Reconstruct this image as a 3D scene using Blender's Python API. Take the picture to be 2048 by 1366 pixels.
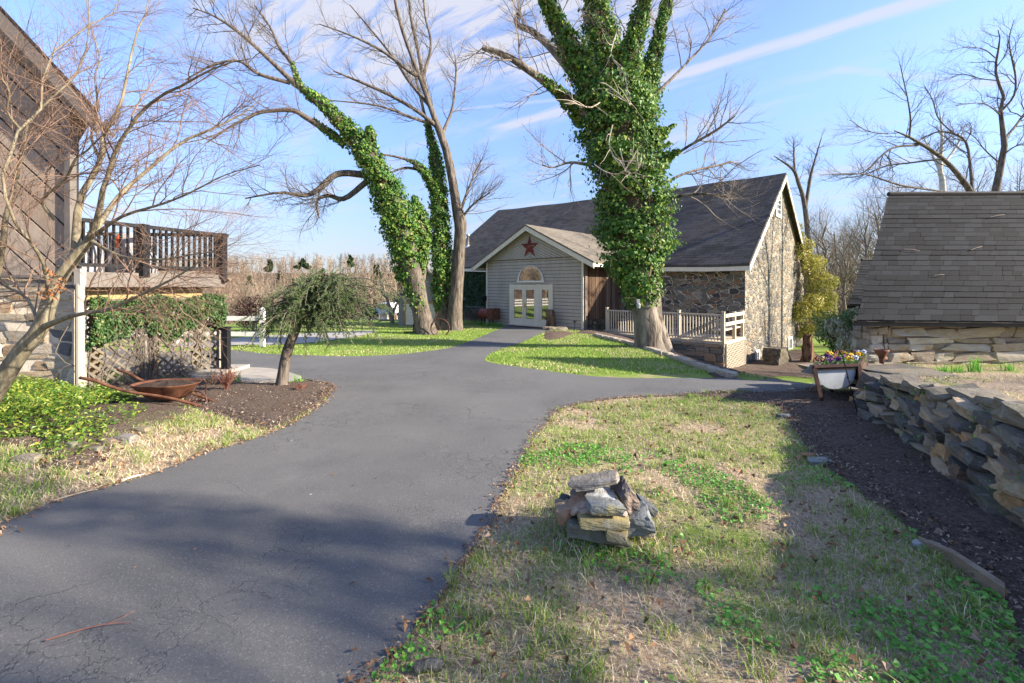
import bpy, bmesh, math, random
import numpy as np
from mathutils import Vector, Matrix
from mathutils.geometry import delaunay_2d_cdt

for o in list(bpy.data.objects):
    bpy.data.objects.remove(o)
SC = bpy.context.scene
COL = SC.collection
RNG = np.random.default_rng(11)
random.seed(11)
PI = math.pi
R = math.radians

# ------------------------------------------------------------------ camera, sky, sun, exposure
F, CX, HY, EYE = 890.0, 1024.0, 570.0, 1.6      # pinhole of the photograph (2048 wide): focal length, centre, horizon, eye height
cam_data = bpy.data.cameras.new('camera')
cam_data.sensor_width = 36.0
cam_data.lens = F / 2048.0 * 36.0
cam_data.shift_y = -(683.0 - HY) / 2048.0
cam_data.clip_start = 0.05
cam_data.clip_end = 3000.0
cam = bpy.data.objects.new('camera', cam_data)
COL.objects.link(cam)
cam.location = (0, 0, EYE)
cam.rotation_euler = (PI / 2, 0, 0)
SC.camera = cam

SUN_EL = R(25)
sx, sy = 0.978, -0.208
SUN_DIR = Vector((sx * math.cos(SUN_EL), sy * math.cos(SUN_EL), math.sin(SUN_EL)))
sun_data = bpy.data.lights.new('sun', 'SUN')
sun_data.energy = 4.4
sun_data.angle = R(0.6)
sun_data.color = (1.0, 0.90, 0.75)
sun = bpy.data.objects.new('sun', sun_data)
COL.objects.link(sun)
sun.rotation_euler = SUN_DIR.to_track_quat('Z', 'Y').to_euler()

SC.view_settings.view_transform = 'Standard'
SC.view_settings.look = 'None'
SC.view_settings.exposure = 1.65
SC.view_settings.gamma = 1.0

def lnk(nt, a, b): nt.links.new(a, b)

world = bpy.data.worlds.new('World')
SC.world = world
world.use_nodes = True
wn = world.node_tree
wn.nodes.clear()
def wnode(t, **kw):
    n = wn.nodes.new(t)
    for k, v in kw.items(): setattr(n, k, v)
    return n
w_out = wnode('ShaderNodeOutputWorld')
w_bg = wnode('ShaderNodeBackground')
w_bg.inputs['Strength'].default_value = 0.15
w_sky = wnode('ShaderNodeTexSky', sky_type='NISHITA')
w_sky.sun_disc = False
w_sky.sun_elevation = SUN_EL
w_sky.sun_rotation = math.atan2(sx, sy)
w_sky.altitude = 100
w_sky.air_density = 1.0
w_sky.dust_density = 0.6
w_sky.ozone_density = 2.0
def wmath(op, a, b=None, c=None, clamp=False):
    n = wnode('ShaderNodeMath', operation=op)
    n.use_clamp = clamp
    for i, v in enumerate((a, b, c)):
        if v is None: continue
        if isinstance(v, (int, float)): n.inputs[i].default_value = v
        else: lnk(wn, v, n.inputs[i])
    return n.outputs[0]
def wramp(x, a, b):
    n = wnode('ShaderNodeMapRange', interpolation_type='SMOOTHSTEP')
    lnk(wn, x, n.inputs['Value'])
    n.inputs['From Min'].default_value = a
    n.inputs['From Max'].default_value = b
    return n.outputs['Result']
w_tc = wnode('ShaderNodeTexCoord')
w_sep = wnode('ShaderNodeSeparateXYZ')
lnk(wn, w_tc.outputs['Generated'], w_sep.inputs[0])
zz = wmath('MAXIMUM', w_sep.outputs[2], 0.02)
zq = wmath('ADD', zz, 0.05)
PXc = wmath('DIVIDE', w_sep.outputs[0], zz)      # where the ray meets a flat cloud sheet
PYc = wmath('DIVIDE', w_sep.outputs[1], zz)
QX = wmath('DIVIDE', w_sep.outputs[0], zq)
QY = wmath('DIVIDE', w_sep.outputs[1], zq)
def wnoise(ca, sa, su, sv, scale, detail=7.0, off=0.0, dist=0.3, rough=0.6):
    a = wmath('ADD', wmath('MULTIPLY', QX, ca), wmath('MULTIPLY', QY, sa))
    b = wmath('ADD', wmath('MULTIPLY', QX, -sa), wmath('MULTIPLY', QY, ca))
    cb = wnode('ShaderNodeCombineXYZ')
    lnk(wn, wmath('MULTIPLY', a, su), cb.inputs[0])
    lnk(wn, wmath('MULTIPLY', b, sv), cb.inputs[1])
    cb.inputs[2].default_value = off
    n = wnode('ShaderNodeTexNoise')
    n.inputs['Scale'].default_value = scale
    n.inputs['Detail'].default_value = detail
    n.inputs['Roughness'].default_value = rough
    n.inputs['Distortion'].default_value = dist
    lnk(wn, cb.outputs[0], n.inputs['Vector'])
    return n.outputs['Fac']
ca, sa = math.cos(R(-40)), math.sin(R(-40))
wisps = wnoise(ca, sa, 0.55, 2.2, 1.7, off=3.7)
patch = wnoise(ca, sa, 0.5, 0.8, 0.9, detail=3, off=9.1)
bank = wmath('MULTIPLY', wramp(wisps, 0.44, 0.72), wramp(patch, 0.42, 0.62))
fine = wnoise(ca, sa, 1.2, 6.0, 2.2, detail=8, off=5.5, dist=0.6)
# a brighter bank of cirrus up behind the two ivied trees
dx = wmath('SUBTRACT', QX, -0.25); dy = wmath('SUBTRACT', QY, 1.55)
near = wmath('ADD', wmath('MULTIPLY', dx, wmath('MULTIPLY', dx, 1.1)), wmath('MULTIPLY', dy, wmath('MULTIPLY', dy, 4.5)))
bank2 = wmath('MULTIPLY', wramp(near, 1.5, 0.05), wmath('ADD', 0.2, wmath('MULTIPLY', wramp(fine, 0.34, 0.64), 1.25)))
def trail(x0, y0, x1, y1, w, amt, l0, l1, soft):
    # a straight vapour trail over the sheet, from plane point to plane point
    ux, uy = x1 - x0, y1 - y0
    L = math.hypot(ux, uy); ux /= L; uy /= L
    a = wmath('ADD', wmath('MULTIPLY', wmath('SUBTRACT', PXc, x0), ux), wmath('MULTIPLY', wmath('SUBTRACT', PYc, y0), uy))
    d = wmath('ADD', wmath('MULTIPLY', wmath('SUBTRACT', PXc, x0), -uy), wmath('MULTIPLY', wmath('SUBTRACT', PYc, y0), ux))
    d = wmath('ADD', d, wmath('MULTIPLY', wmath('SUBTRACT', fine, 0.5), soft))
    m = wramp(wmath('ABSOLUTE', d), w, w * 0.25)
    ends = wmath('MULTIPLY', wramp(a, l0 * L, (l0 + 0.1) * L), wramp(a, l1 * L, (l1 - 0.25) * L))
    return wmath('MULTIPLY', wmath('MULTIPLY', m, ends), amt)
t1 = trail(-0.143, 2.89, 1.60, 1.435, 0.085, 0.75, -0.02, 1.7, 0.14)
t2 = trail(-0.38, 2.55, 0.25, 2.40, 0.035, 0.35, -0.1, 1.3, 0.08)
t3 = trail(1.45, 2.05, 2.3, 2.2, 0.05, 0.3, 0.0, 1.3, 0.15)
low = wmath('MULTIPLY', wramp(w_sep.outputs[2], 0.26, 0.01), 0.34)
cl = wmath('ADD', wmath('MULTIPLY', bank, 0.75), wmath('MULTIPLY', bank2, 0.8))
cl = wmath('ADD', cl, wmath('ADD', t1, wmath('ADD', t2, t3)))
cl = wmath('MINIMUM', wmath('ADD', cl, low), 0.92)
tint = wnode('ShaderNodeMix', data_type='RGBA', blend_type='MULTIPLY')
tint.inputs[0].default_value = 1.0
tint.inputs[7].default_value = (0.66, 0.665, 0.80, 1)
lnk(wn, w_sky.outputs[0], tint.inputs[6])
hz = wnode('ShaderNodeMix', data_type='RGBA', blend_type='MULTIPLY')
hz.inputs[0].default_value = 1.0
lnk(wn, tint.outputs[2], hz.inputs[6])
hv = wnode('ShaderNodeMapRange', interpolation_type='SMOOTHSTEP')
lnk(wn, w_sep.outputs[2], hv.inputs['Value'])
hv.inputs['From Min'].default_value = -0.05; hv.inputs['From Max'].default_value = 0.42; hv.inputs['To Min'].default_value = 0.40; hv.inputs['To Max'].default_value = 1.0
lnk(wn, hv.outputs['Result'], hz.inputs[7])
mixc = wnode('ShaderNodeMix', data_type='RGBA')
lnk(wn, cl, mixc.inputs[0])
lnk(wn, hz.outputs[2], mixc.inputs[6])
mixc.inputs[7].default_value = (1.7, 1.73, 1.98, 1)
lnk(wn, mixc.outputs[2], w_bg.inputs['Color'])
lnk(wn, w_bg.outputs[0], w_out.inputs['Surface'])

# ------------------------------------------------------------------ materials
class Mat:
    def __init__(s, name, rough=0.8, spec=0.3):
        s.m = bpy.data.materials.new(name)
        s.m.use_nodes = True
        s.nt = s.m.node_tree
        s.b = s.nt.nodes['Principled BSDF']
        s.b.inputs['Roughness'].default_value = rough
        s.b.inputs['Specular IOR Level'].default_value = spec
        s.tc = s.n('ShaderNodeTexCoord')
    def n(s, t, **kw):
        nd = s.nt.nodes.new(t)
        for k, v in kw.items(): setattr(nd, k, v)
        return nd
    def l(s, a, b): s.nt.links.new(a, b)
    def put(s, inp, v):
        if isinstance(v, (int, float)): inp.default_value = v
        elif isinstance(v, tuple): inp.default_value = v if len(v) == 4 or inp.type == 'VECTOR' else (*v, 1)
        else: s.l(v, inp)
    def math(s, op, a, b=None, clamp=False):
        nd = s.n('ShaderNodeMath', operation=op)
        nd.use_clamp = clamp
        s.put(nd.inputs[0], a)
        if b is not None: s.put(nd.inputs[1], b)
        return nd.outputs[0]
    def mapping(s, scale=(1, 1, 1), rot=(0, 0, 0), vec=None, loc=(0, 0, 0)):
        nd = s.n('ShaderNodeMapping')
        nd.inputs['Scale'].default_value = scale
        nd.inputs['Rotation'].default_value = rot
        nd.inputs['Location'].default_value = loc
        s.l(vec or s.tc.outputs['Object'], nd.inputs['Vector'])
        return nd.outputs[0]
    def swz(s, a, b, vec=None):                      # take two of the object axes as a flat (u, v, 0)
        sp = s.n('ShaderNodeSeparateXYZ'); s.l(vec or s.tc.outputs['Object'], sp.inputs[0])
        cb = s.n('ShaderNodeCombineXYZ'); s.l(sp.outputs[a], cb.inputs[0]); s.l(sp.outputs[b], cb.inputs[1])
        return cb.outputs[0]
    def noise(s, scale, detail=4, rough=0.6, vec=None, dist=0.0, out='Fac'):
        nd = s.n('ShaderNodeTexNoise')
        nd.inputs['Scale'].default_value = scale
        nd.inputs['Detail'].default_value = detail
        nd.inputs['Roughness'].default_value = rough
        nd.inputs['Distortion'].default_value = dist
        s.l(vec or s.tc.outputs['Object'], nd.inputs['Vector'])
        return nd.outputs[out]
    def voro(s, scale, feature='F1', vec=None, out='Distance', rand=1.0):
        nd = s.n('ShaderNodeTexVoronoi', feature=feature)
        nd.inputs['Scale'].default_value = scale
        nd.inputs['Randomness'].default_value = rand
        s.l(vec or s.tc.outputs['Object'], nd.inputs['Vector'])
        return nd.outputs[out]
    def ramp(s, x, stops, interp='LINEAR'):
        nd = s.n('ShaderNodeValToRGB')
        r = nd.color_ramp
        r.interpolation = interp
        while len(r.elements) < len(stops): r.elements.new(0.5)
        for e, (p, c) in zip(r.elements, stops):
            e.position = p
            e.color = (*c, 1) if len(c) == 3 else c
        s.l(x, nd.inputs[0])
        return nd.outputs[0]
    def step(s, x, a, b, lo=0.0, hi=1.0):
        nd = s.n('ShaderNodeMapRange', interpolation_type='SMOOTHSTEP')
        s.put(nd.inputs['Value'], x)
        for k, v in (('From Min', a), ('From Max', b), ('To Min', lo), ('To Max', hi)): nd.inputs[k].default_value = v
        return nd.outputs['Result']
    def mix(s, f, a, b, blend='MIX'):
        nd = s.n('ShaderNodeMix', data_type='RGBA', blend_type=blend)
        s.put(nd.inputs[0], f); s.put(nd.inputs[6], a); s.put(nd.inputs[7], b)
        return nd.outputs[2]
    def island(s): return s.n('ShaderNodeNewGeometry').outputs['Random Per Island']
    def sep(s, i, vec=None):
        sp = s.n('ShaderNodeSeparateXYZ'); s.l(vec or s.tc.outputs['Object'], sp.inputs[0])
        return sp.outputs[i]
    def color(s, c): s.put(s.b.inputs['Base Color'], c); return s
    def rough(s, c): s.put(s.b.inputs['Roughness'], c); return s
    def bump(s, h, strength=0.5, dist=0.02):
        nd = s.n('ShaderNodeBump')
        nd.inputs['Strength'].default_value = strength
        nd.inputs['Distance'].default_value = dist
        s.l(h, nd.inputs['Height']); s.l(nd.outputs[0], s.b.inputs['Normal'])
        return s
    def thin(s, w):                                  # light through a leaf
        tr = s.n('ShaderNodeBsdfTranslucent')
        src = s.b.inputs['Base Color']
        if src.is_linked: s.l(src.links[0].from_socket, tr.inputs['Color'])
        else: tr.inputs['Color'].default_value = src.default_value
        mx = s.n('ShaderNodeMixShader'); mx.inputs[0].default_value = w
        out = s.nt.nodes['Material Output']
        s.l(s.b.outputs[0], mx.inputs[1]); s.l(tr.outputs[0], mx.inputs[2]); s.l(mx.outputs[0], out.inputs['Surface'])
        return s

def plain(name, c, rough=0.7, var=0.25, scale=6.0, bump=0.0, spec=0.3, metal=0.0):
    m = Mat(name, rough, spec)
    n = m.noise(scale, 5)
    lo = tuple(x * (1 - var) for x in c); hi = tuple(min(1, x * (1 + var)) for x in c)
    m.color(m.ramp(n, [(0.3, lo), (0.7, hi)]))
    m.b.inputs['Metallic'].default_value = metal
    if bump: m.bump(m.noise(scale * 6, 6), bump, 0.01)
    return m.m

def leafmat(name, stops, rough=0.4, spec=0.4, thin=0.25):
    m = Mat(name, rough, spec)
    c = m.ramp(m.island(), stops)
    big = m.noise(0.9, 2)
    c = m.mix(m.step(big, 0.35, 0.65, 0.0, 0.22), c, stops[0][1])
    m.color(c)
    m.thin(thin)
    return m.m

def barkmat(name, c1, c2, sc=9.0, bump=0.8):
    m = Mat(name, 0.9, 0.15)
    v = m.mapping((1, 1, 0.22))
    n = m.noise(sc, 7, 0.65, v, 0.4)
    big = m.noise(1.3, 3)
    c = m.ramp(n, [(0.36, c1), (0.62, c2)])
    c = m.mix(m.step(big, 0.45, 0.7, 0, 0.5), c, tuple(0.6 * a + 0.03 for a in c2))
    m.color(c)
    m.bump(n, bump, 0.09)
    return m.m

def stonemat(name, cols, sc=3.0, lichen=0.25, moss=0.0):
    m = Mat(name, 0.85, 0.25)
    k = len(cols)
    base = m.ramp(m.island(), [(i / k, c) for i, c in enumerate(cols)], 'CONSTANT')
    v = m.mapping((1, 1, 3.0))
    n = m.noise(sc * 2.2, 7, 0.68, v, 0.5)
    c = m.mix(m.step(n, 0.35, 0.75, 0, 0.65), base, (0.34, 0.27, 0.19), 'OVERLAY')
    c = m.mix(m.step(m.noise(sc * 5, 4), 0.58, 0.7, 0, lichen), c, (0.42, 0.4, 0.33))
    c = m.mix(m.step(m.noise(sc * 1.1, 3), 0.55, 0.72, 0, 0.45), c, (0.30, 0.17, 0.08))
    gr = m.noise(sc * 22, 5, 0.8)
    c = m.mix(m.step(gr, 0.40, 0.28, 0, 0.6), c, (0.035, 0.032, 0.028))
    c = m.mix(m.step(gr, 0.62, 0.76, 0, 0.45), c, (0.5, 0.46, 0.38))
    if moss: c = m.mix(m.math('MULTIPLY', m.step(m.noise(sc * 0.9, 5), 0.52, 0.66, 0, moss), m.step(m.noise(sc * 9, 4), 0.4, 0.6)), c, (0.10, 0.13, 0.035))
    m.color(c)
    m.bump(m.math('ADD', n, m.math('MULTIPLY', m.noise(sc * 14, 5), 0.35)), 0.7, 0.03)
    return m.m

# ------------------------------------------------------------------ mesh helpers
def ss(x, a, b):
    t = np.clip((np.asarray(x, float) - a) / (b - a), 0, 1)
    return t * t * (3 - 2 * t)

def build_mesh(name, V, faces, smooth=False, matidx=None, mats=()):
    me = bpy.data.meshes.new(name)
    V = np.ascontiguousarray(V, dtype=np.float32)
    me.vertices.add(len(V))
    me.vertices.foreach_set('co', V.ravel())
    faces = [np.asarray(f, dtype=np.int32) for f in faces if len(f)]
    nl = sum(f.size for f in faces); nf = sum(len(f) for f in faces)
    me.loops.add(nl)
    me.loops.foreach_set('vertex_index', np.concatenate([f.ravel() for f in faces]) if faces else np.zeros(0, np.int32))
    me.polygons.add(nf)
    tot = np.concatenate([np.full(len(f), f.shape[1], np.int32) for f in faces])
    st = np.concatenate(([0], np.cumsum(tot)[:-1])).astype(np.int32)
    me.polygons.foreach_set('loop_start', st)
    me.polygons.foreach_set('loop_total', tot)
    me.polygons.foreach_set('use_smooth', np.full(nf, bool(smooth)))
    if matidx is not None: me.polygons.foreach_set('material_index', np.asarray(matidx, np.int32))
    for m in mats: me.materials.append(m)
    me.update(calc_edges=True)
    return me

def mw(o):
    """world matrix of an object from its own and its parents' transforms (no depsgraph needed)"""
    m = o.matrix_basis.copy()
    while o.parent: o = o.parent; m = o.matrix_basis @ m
    return m

class MB:
    """collects shapes, then links them as ONE mesh object"""
    def __init__(s): s.v = []; s.f = []; s.n = 0
    def add(s, V, *faces):
        V = np.asarray(V, float).reshape(-1, 3)
        s.v.append(V)
        for f in faces:
            f = np.asarray(f, int)
            if f.size: s.f.append(f + s.n)
        s.n += len(V)
        return s
    def box(s, c, size, ax=None):
        h = np.asarray(size, float) / 2
        P = np.array([[x, y, z] for x in (-1, 1) for y in (-1, 1) for z in (-1, 1)], float) * h
        if ax is not None: P = P @ np.asarray(ax, float)          # rows of ax: the box's own axes
        return s.add(P + np.asarray(c, float), BOXF)
    def bar(s, a, b, w, h, up=(0, 0, 1)):
        """a squared bar from a to b, w wide and h high"""
        a = np.asarray(a, float); b = np.asarray(b, float)
        d = b - a; L = np.linalg.norm(d); d = d / L
        u = np.asarray(up, float); x = np.cross(d, u)
        if np.linalg.norm(x) < 1e-4: x = np.cross(d, (1, 0, 0))
        x /= np.linalg.norm(x); u = np.cross(x, d)
        return s.box((a + b) / 2, (L, w, h), (d, x, u))
    def quad(s, a, b, c, d): return s.add([a, b, c, d], [[0, 1, 2, 3]])
    def prism(s, poly, axis_o, ux, uy, depth):
        """flat outline poly in the plane (o, ux, uy), given a thickness along ux x uy"""
        o = np.asarray(axis_o, float); ux = np.asarray(ux, float); uy = np.asarray(uy, float); nz = np.cross(ux, uy)
        P = np.array([o + p[0] * ux + p[1] * uy for p in poly]); k = len(P)
        V = np.vstack((P, P + nz * depth))
        s.add(V, [[i, (i + 1) % k, k + (i + 1) % k, k + i] for i in range(k)])
        tri = tess(poly); b = s.n - 2 * k
        s.f.append(np.array(tri)[:, ::-1] + b); s.f.append(np.array(tri) + b + k)
        return s
    def tube(s, pts, rad, sides=8, cap=True):
        P = np.asarray(pts, float)
        Rr = np.full(len(P), float(rad)) if np.isscalar(rad) else np.asarray(rad, float)
        V, Fq = tubes(P[None], Rr[None], sides)
        s.add(V, Fq)
        if cap and sides > 2:
            b = s.n - len(V); K = len(P)
            s.f.append(np.array([[b + (sides - 1 - i) for i in range(sides)]])); s.f.append(np.array([[b + (K - 1) * sides + i for i in range(sides)]]))
        return s
    def lathe(s, prof, c=(0, 0, 0), seg=16, ax=None):
        pr = np.asarray(prof, float); a = np.arange(seg) * 2 * PI / seg
        V = np.stack([pr[:, None, 0] * np.cos(a), pr[:, None, 0] * np.sin(a), np.repeat(pr[:, 1:2], seg, 1)], -1).reshape(-1, 3)
        if ax is not None: V = V @ np.asarray(ax, float)
        K = len(pr)
        Fq = [[i * seg + j, i * seg + (j + 1) % seg, (i + 1) * seg + (j + 1) % seg, (i + 1) * seg + j] for i in range(K - 1) for j in range(seg)]
        return s.add(V + np.asarray(c, float), Fq)
    def mesh(s, name, mats=(), smooth=False, inv=None):
        V = np.vstack(s.v)
        if inv is not None:
            M = np.array(inv); V = V @ M[:3, :3].T + M[:3, 3]
        fs = {}
        for f in s.f: fs.setdefault(f.shape[1], []).append(f)
        return build_mesh(name, V, [np.vstack(x) for x in fs.values()], smooth, None, mats)
    def build(s, name, mat, parent=None, world=True, smooth=False, label=None, bevel=0):
        inv = mw(parent).inverted() if (parent is not None and world) else None
        o = bpy.data.objects.new(name, s.mesh(name, (mat,), smooth, inv))
        COL.objects.link(o)
        if parent is not None: o.parent = parent
        if label: o['label'] = label
        if bevel:
            b = o.modifiers.new('edge', 'BEVEL'); b.width = bevel; b.segments = 2; b.limit_method = 'ANGLE'
        return o

BOXF = np.array([[0, 1, 3, 2], [4, 6, 7, 5], [0, 4, 5, 1], [2, 3, 7, 6], [0, 2, 6, 4], [1, 5, 7, 3]])

def tess(poly):
    r = delaunay_2d_cdt([Vector((p[0], p[1])) for p in poly], [], [list(range(len(poly)))], 1, 1e-6)
    back = [g[0] for g in r[3]]
    return [[back[i] for i in f] for f in r[2]]

def tubes(P, Rr, sides=4):
    """P (M,K,3) centre lines, Rr (M,K) radii -> vertices and quads of M tubes"""
    M, K = P.shape[:2]
    T = np.empty_like(P)
    T[:, 1:-1] = P[:, 2:] - P[:, :-2]; T[:, 0] = P[:, 1] - P[:, 0]; T[:, -1] = P[:, -1] - P[:, -2]
    T /= np.linalg.norm(T, axis=-1, keepdims=True) + 1e-9
    D = P[:, -1] - P[:, 0]
    ref = np.where(np.abs(D[:, 2:3]) > 0.8 * np.linalg.norm(D, axis=1, keepdims=True), np.array([[0.9, 0.43, 0.0]]), np.array([[0.05, 0.1, 1.0]]))[:, None, :]
    A = np.cross(T, ref); A /= np.linalg.norm(A, axis=-1, keepdims=True) + 1e-9
    B = np.cross(T, A)
    an = np.arange(sides) * 2 * PI / sides
    V = P[:, :, None, :] + Rr[:, :, None, None] * (A[:, :, None, :] * np.cos(an)[:, None] + B[:, :, None, :] * np.sin(an)[:, None])
    base = (np.arange(M) * K * sides)[:, None, None]
    k = (np.arange(K - 1) * sides)[None, :, None]
    j = np.arange(sides)[None, None, :]; j2 = (j + 1) % sides
    Q = np.stack([base + k + j, base + k + sides + j, base + k + sides + j2, base + k + j2], -1).reshape(-1, 4)
    return V.reshape(-1, 3), Q[:, ::-1]

def spline(pts, n):
    """Catmull-Rom through rows of pts (any width), n samples"""
    p = np.asarray(pts, float)
    p = np.vstack((2 * p[0] - p[1], p, 2 * p[-1] - p[-2]))
    t = np.linspace(0, len(p) - 3, n); i = np.minimum(t.astype(int), len(p) - 4); f = (t - i)[:, None]
    a, b, c, d = p[i], p[i + 1], p[i + 2], p[i + 3]
    return 0.5 * (2 * b + (c - a) * f + (2 * a - 5 * b + 4 * c - d) * f ** 2 + (3 * b - a - 3 * c + d) * f ** 3)

def unit(v): return v / (np.linalg.norm(v, axis=-1, keepdims=True) + 1e-9)

def grow(P, Rr, n, length, ang=(0.5, 1.0), up=0.1, wob=0.16, K=6, rf=0.55, rmax=9, t0=0.15, t1=1.0, rend=0.3, fall=0.5, bias=(0, 0, 0)):
    """n shoots from each of the centre lines P; up > 0 bends them to the sky, bias pulls them one way"""
    M, Kp = P.shape[:2]
    t = t0 + (t1 - t0) * (np.arange(n)[None] + RNG.random((M, n))) / n
    x = np.clip(t * (Kp - 1), 0, Kp - 1.001); i = x.astype(int); f = (x - i)[..., None]
    m = np.arange(M)[:, None]
    pos = P[m, i] * (1 - f) + P[m, i + 1] * f
    rad = Rr[m, i] * (1 - f[..., 0]) + Rr[m, i + 1] * f[..., 0]
    tan = unit(P[m, i + 1] - P[m, i])
    rnd = RNG.normal(size=tan.shape)
    perp = unit(rnd - (rnd * tan).sum(-1, keepdims=True) * tan)
    a = RNG.uniform(*ang, (M, n, 1))
    d = tan * np.cos(a) + perp * np.sin(a)
    L = RNG.uniform(*length, (M, n)) * (1 - fall * t)
    pos = pos.reshape(-1, 3); d = d.reshape(-1, 3); L = L.reshape(-1); rad = rad.reshape(-1)
    st = (L / (K - 1))[:, None]
    out = [pos]
    bend = np.array(bias, float) + np.array((0, 0, up))
    for k in range(K - 1):
        d = unit(d + RNG.normal(size=d.shape) * wob + bend)
        out.append(out[-1] + d * st)
    r0 = np.minimum(np.minimum(rad * rf, rmax), L * 0.03 + 0.002)
    return np.stack(out, 1), r0[:, None] * np.linspace(1, rend, K)[None]

def leaves(pos, nrm, size, wid=0.8, droop=0.6, fold=0.15):
    """diamond leaves (n,4 vertices), tips hanging down along the surface"""
    n = len(pos)
    nrm = unit(nrm)
    dn = np.array((0, 0, -droop)) + RNG.normal(size=(n, 3)) * 0.55
    tip = unit(dn - (dn * nrm).sum(-1, keepdims=True) * nrm)
    side = np.cross(nrm, tip)
    s = np.broadcast_to(size, (n,))[:, None]
    V = np.stack([pos - tip * s * 0.45, pos + side * s * wid * 0.5 + nrm * s * fold - tip * s * 0.08, pos + tip * s * 0.55 - nrm * s * fold, pos - side * s * wid * 0.5 + nrm * s * fold - tip * s * 0.08], 1)
    return V.reshape(-1, 3), np.arange(n * 4).reshape(n, 4)

CUBE = {}
def rock_base(k):
    if k not in CUBE:
        bm = bmesh.new(); bmesh.ops.create_cube(bm, size=2)
        if k > 1: bmesh.ops.subdivide_edges(bm, edges=bm.edges[:], cuts=k - 1, use_grid_fill=True)
        bm.verts.ensure_lookup_table()
        CUBE[k] = (np.array([v.co[:] for v in bm.verts]), np.array([[v.index for v in f.verts] for f in bm.faces]))
        bm.free()
    return CUBE[k]

def rock(mb, c, size, ax=None, k=4, rnd=0.22, skew=0.22, rough=0.06):
    """an irregular quarried block"""
    V, Fq = rock_base(k)
    sph = unit(V)
    P = V * (1 - rnd) + sph * rnd * 1.25
    cor = RNG.normal(size=(2, 2, 2, 3)) * skew
    t = (V + 1) / 2
    w = lambda i, j, l: (t[:, 0] if i else 1 - t[:, 0]) * (t[:, 1] if j else 1 - t[:, 1]) * (t[:, 2] if l else 1 - t[:, 2])
    for i in (0, 1):
        for j in (0, 1):
            for l in (0, 1): P = P + w(i, j, l)[:, None] * cor[i, j, l] * np.array((1, 1, 0.8))
    ph = RNG.uniform(0, 6.28, 3); fr = RNG.uniform(-4, 4, (3, 3))
    P = P * (1 + rough * (np.sin(P @ fr.T + ph).sum(1) / 1.5)[:, None]) + RNG.normal(size=P.shape) * rough * 0.45
    P = P * (np.asarray(size, float) / 2)
    if ax is not None: P = P @ np.asarray(ax, float)
    mb.add(P + np.asarray(c, float), Fq)
    return mb

def courses(mb, o, ux, uz, w, h, rows=(0.1, 0.26), lens=(0.2, 0.6), depth=0.16, proud=0.03, gap=0.012, top=None, k=3, skew=0.1):
    """stones laid in rough courses on the face (o, ux, uz); top(s) limits the height along the face"""
    o = np.asarray(o, float); ux = unit(np.asarray(ux, float)); uz = np.asarray(uz, float); ny = np.cross(ux, uz)
    z = 0.0
    while z < h - 0.02:
        rh = min(RNG.uniform(*rows), h - z)
        if h - z - rh < rows[0] * 0.6: rh = h - z
        x = -RNG.uniform(0, 0.3)
        while x < w:
            L = RNG.uniform(*lens)
            parts = [(z, rh)] if rh < 0.2 or RNG.random() < 0.6 else [(z, rh * 0.5), (z + rh * 0.5, rh * 0.5)]
            for (zz0, hh) in parts:
                x0, x1 = max(0, x), min(w, x + L)
                if x1 - x0 > 0.05 and (top is None or zz0 + hh * 0.6 < top((x0 + x1) / 2)):
                    pr = RNG.uniform(0, proud)
                    c = o + ux * (x0 + x1) / 2 + uz * (zz0 + hh / 2 + RNG.uniform(-.01, .01)) + ny * (pr - depth / 2)
                    tl = RNG.normal() * 0.045; a_, b_ = ux * math.cos(tl) + uz * math.sin(tl), uz * math.cos(tl) - ux * math.sin(tl)
                    rock(mb, c, ((x1 - x0 - gap) * RNG.uniform(.92, 1.04), depth, (hh - gap) * RNG.uniform(.86, 1.1)), (a_, ny, b_), k, RNG.uniform(.08, .22), skew, 0.035)
            x += L
        z += rh
    return mb

# ------------------------------------------------------------------ things
def thing(name, label, cat, loc=(0, 0, 0), rotz=0.0, group=None):
    o = bpy.data.objects.new(name, None)
    COL.objects.link(o)
    o.empty_display_size = 0.2
    o.location = loc; o.rotation_euler = (0, 0, rotz)
    o['label'] = label; o['category'] = cat
    if group: o['group'] = group
    return o
def tag(o, label, cat, group=None, kind=None):
    o['label'] = label; o['category'] = cat
    if group: o['group'] = group
    if kind: o['kind'] = kind
    return o
def struct(o, kind='structure', label=None, cat=None):
    o['kind'] = kind
    if label: o['label'] = label
    if cat: o['category'] = cat
    return o
def copy_tree(o, parent=None):
    c = o.copy(); COL.objects.link(c); c.parent = parent
    for ch in o.children: copy_tree(ch, c)
    return c
def solo(mb, name, label, cat, mat, loc, group=None, smooth=False, rotz=0.0):
    """a thing that is one mesh, its origin at loc"""
    M = Matrix.Translation(loc) @ Matrix.Rotation(rotz, 4, 'Z')
    o = bpy.data.objects.new(name, mb.mesh(name, (mat,), smooth, M.inverted()))
    COL.objects.link(o); o.location = loc; o.rotation_euler = (0, 0, rotz)
    return tag(o, label, cat, group)

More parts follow.
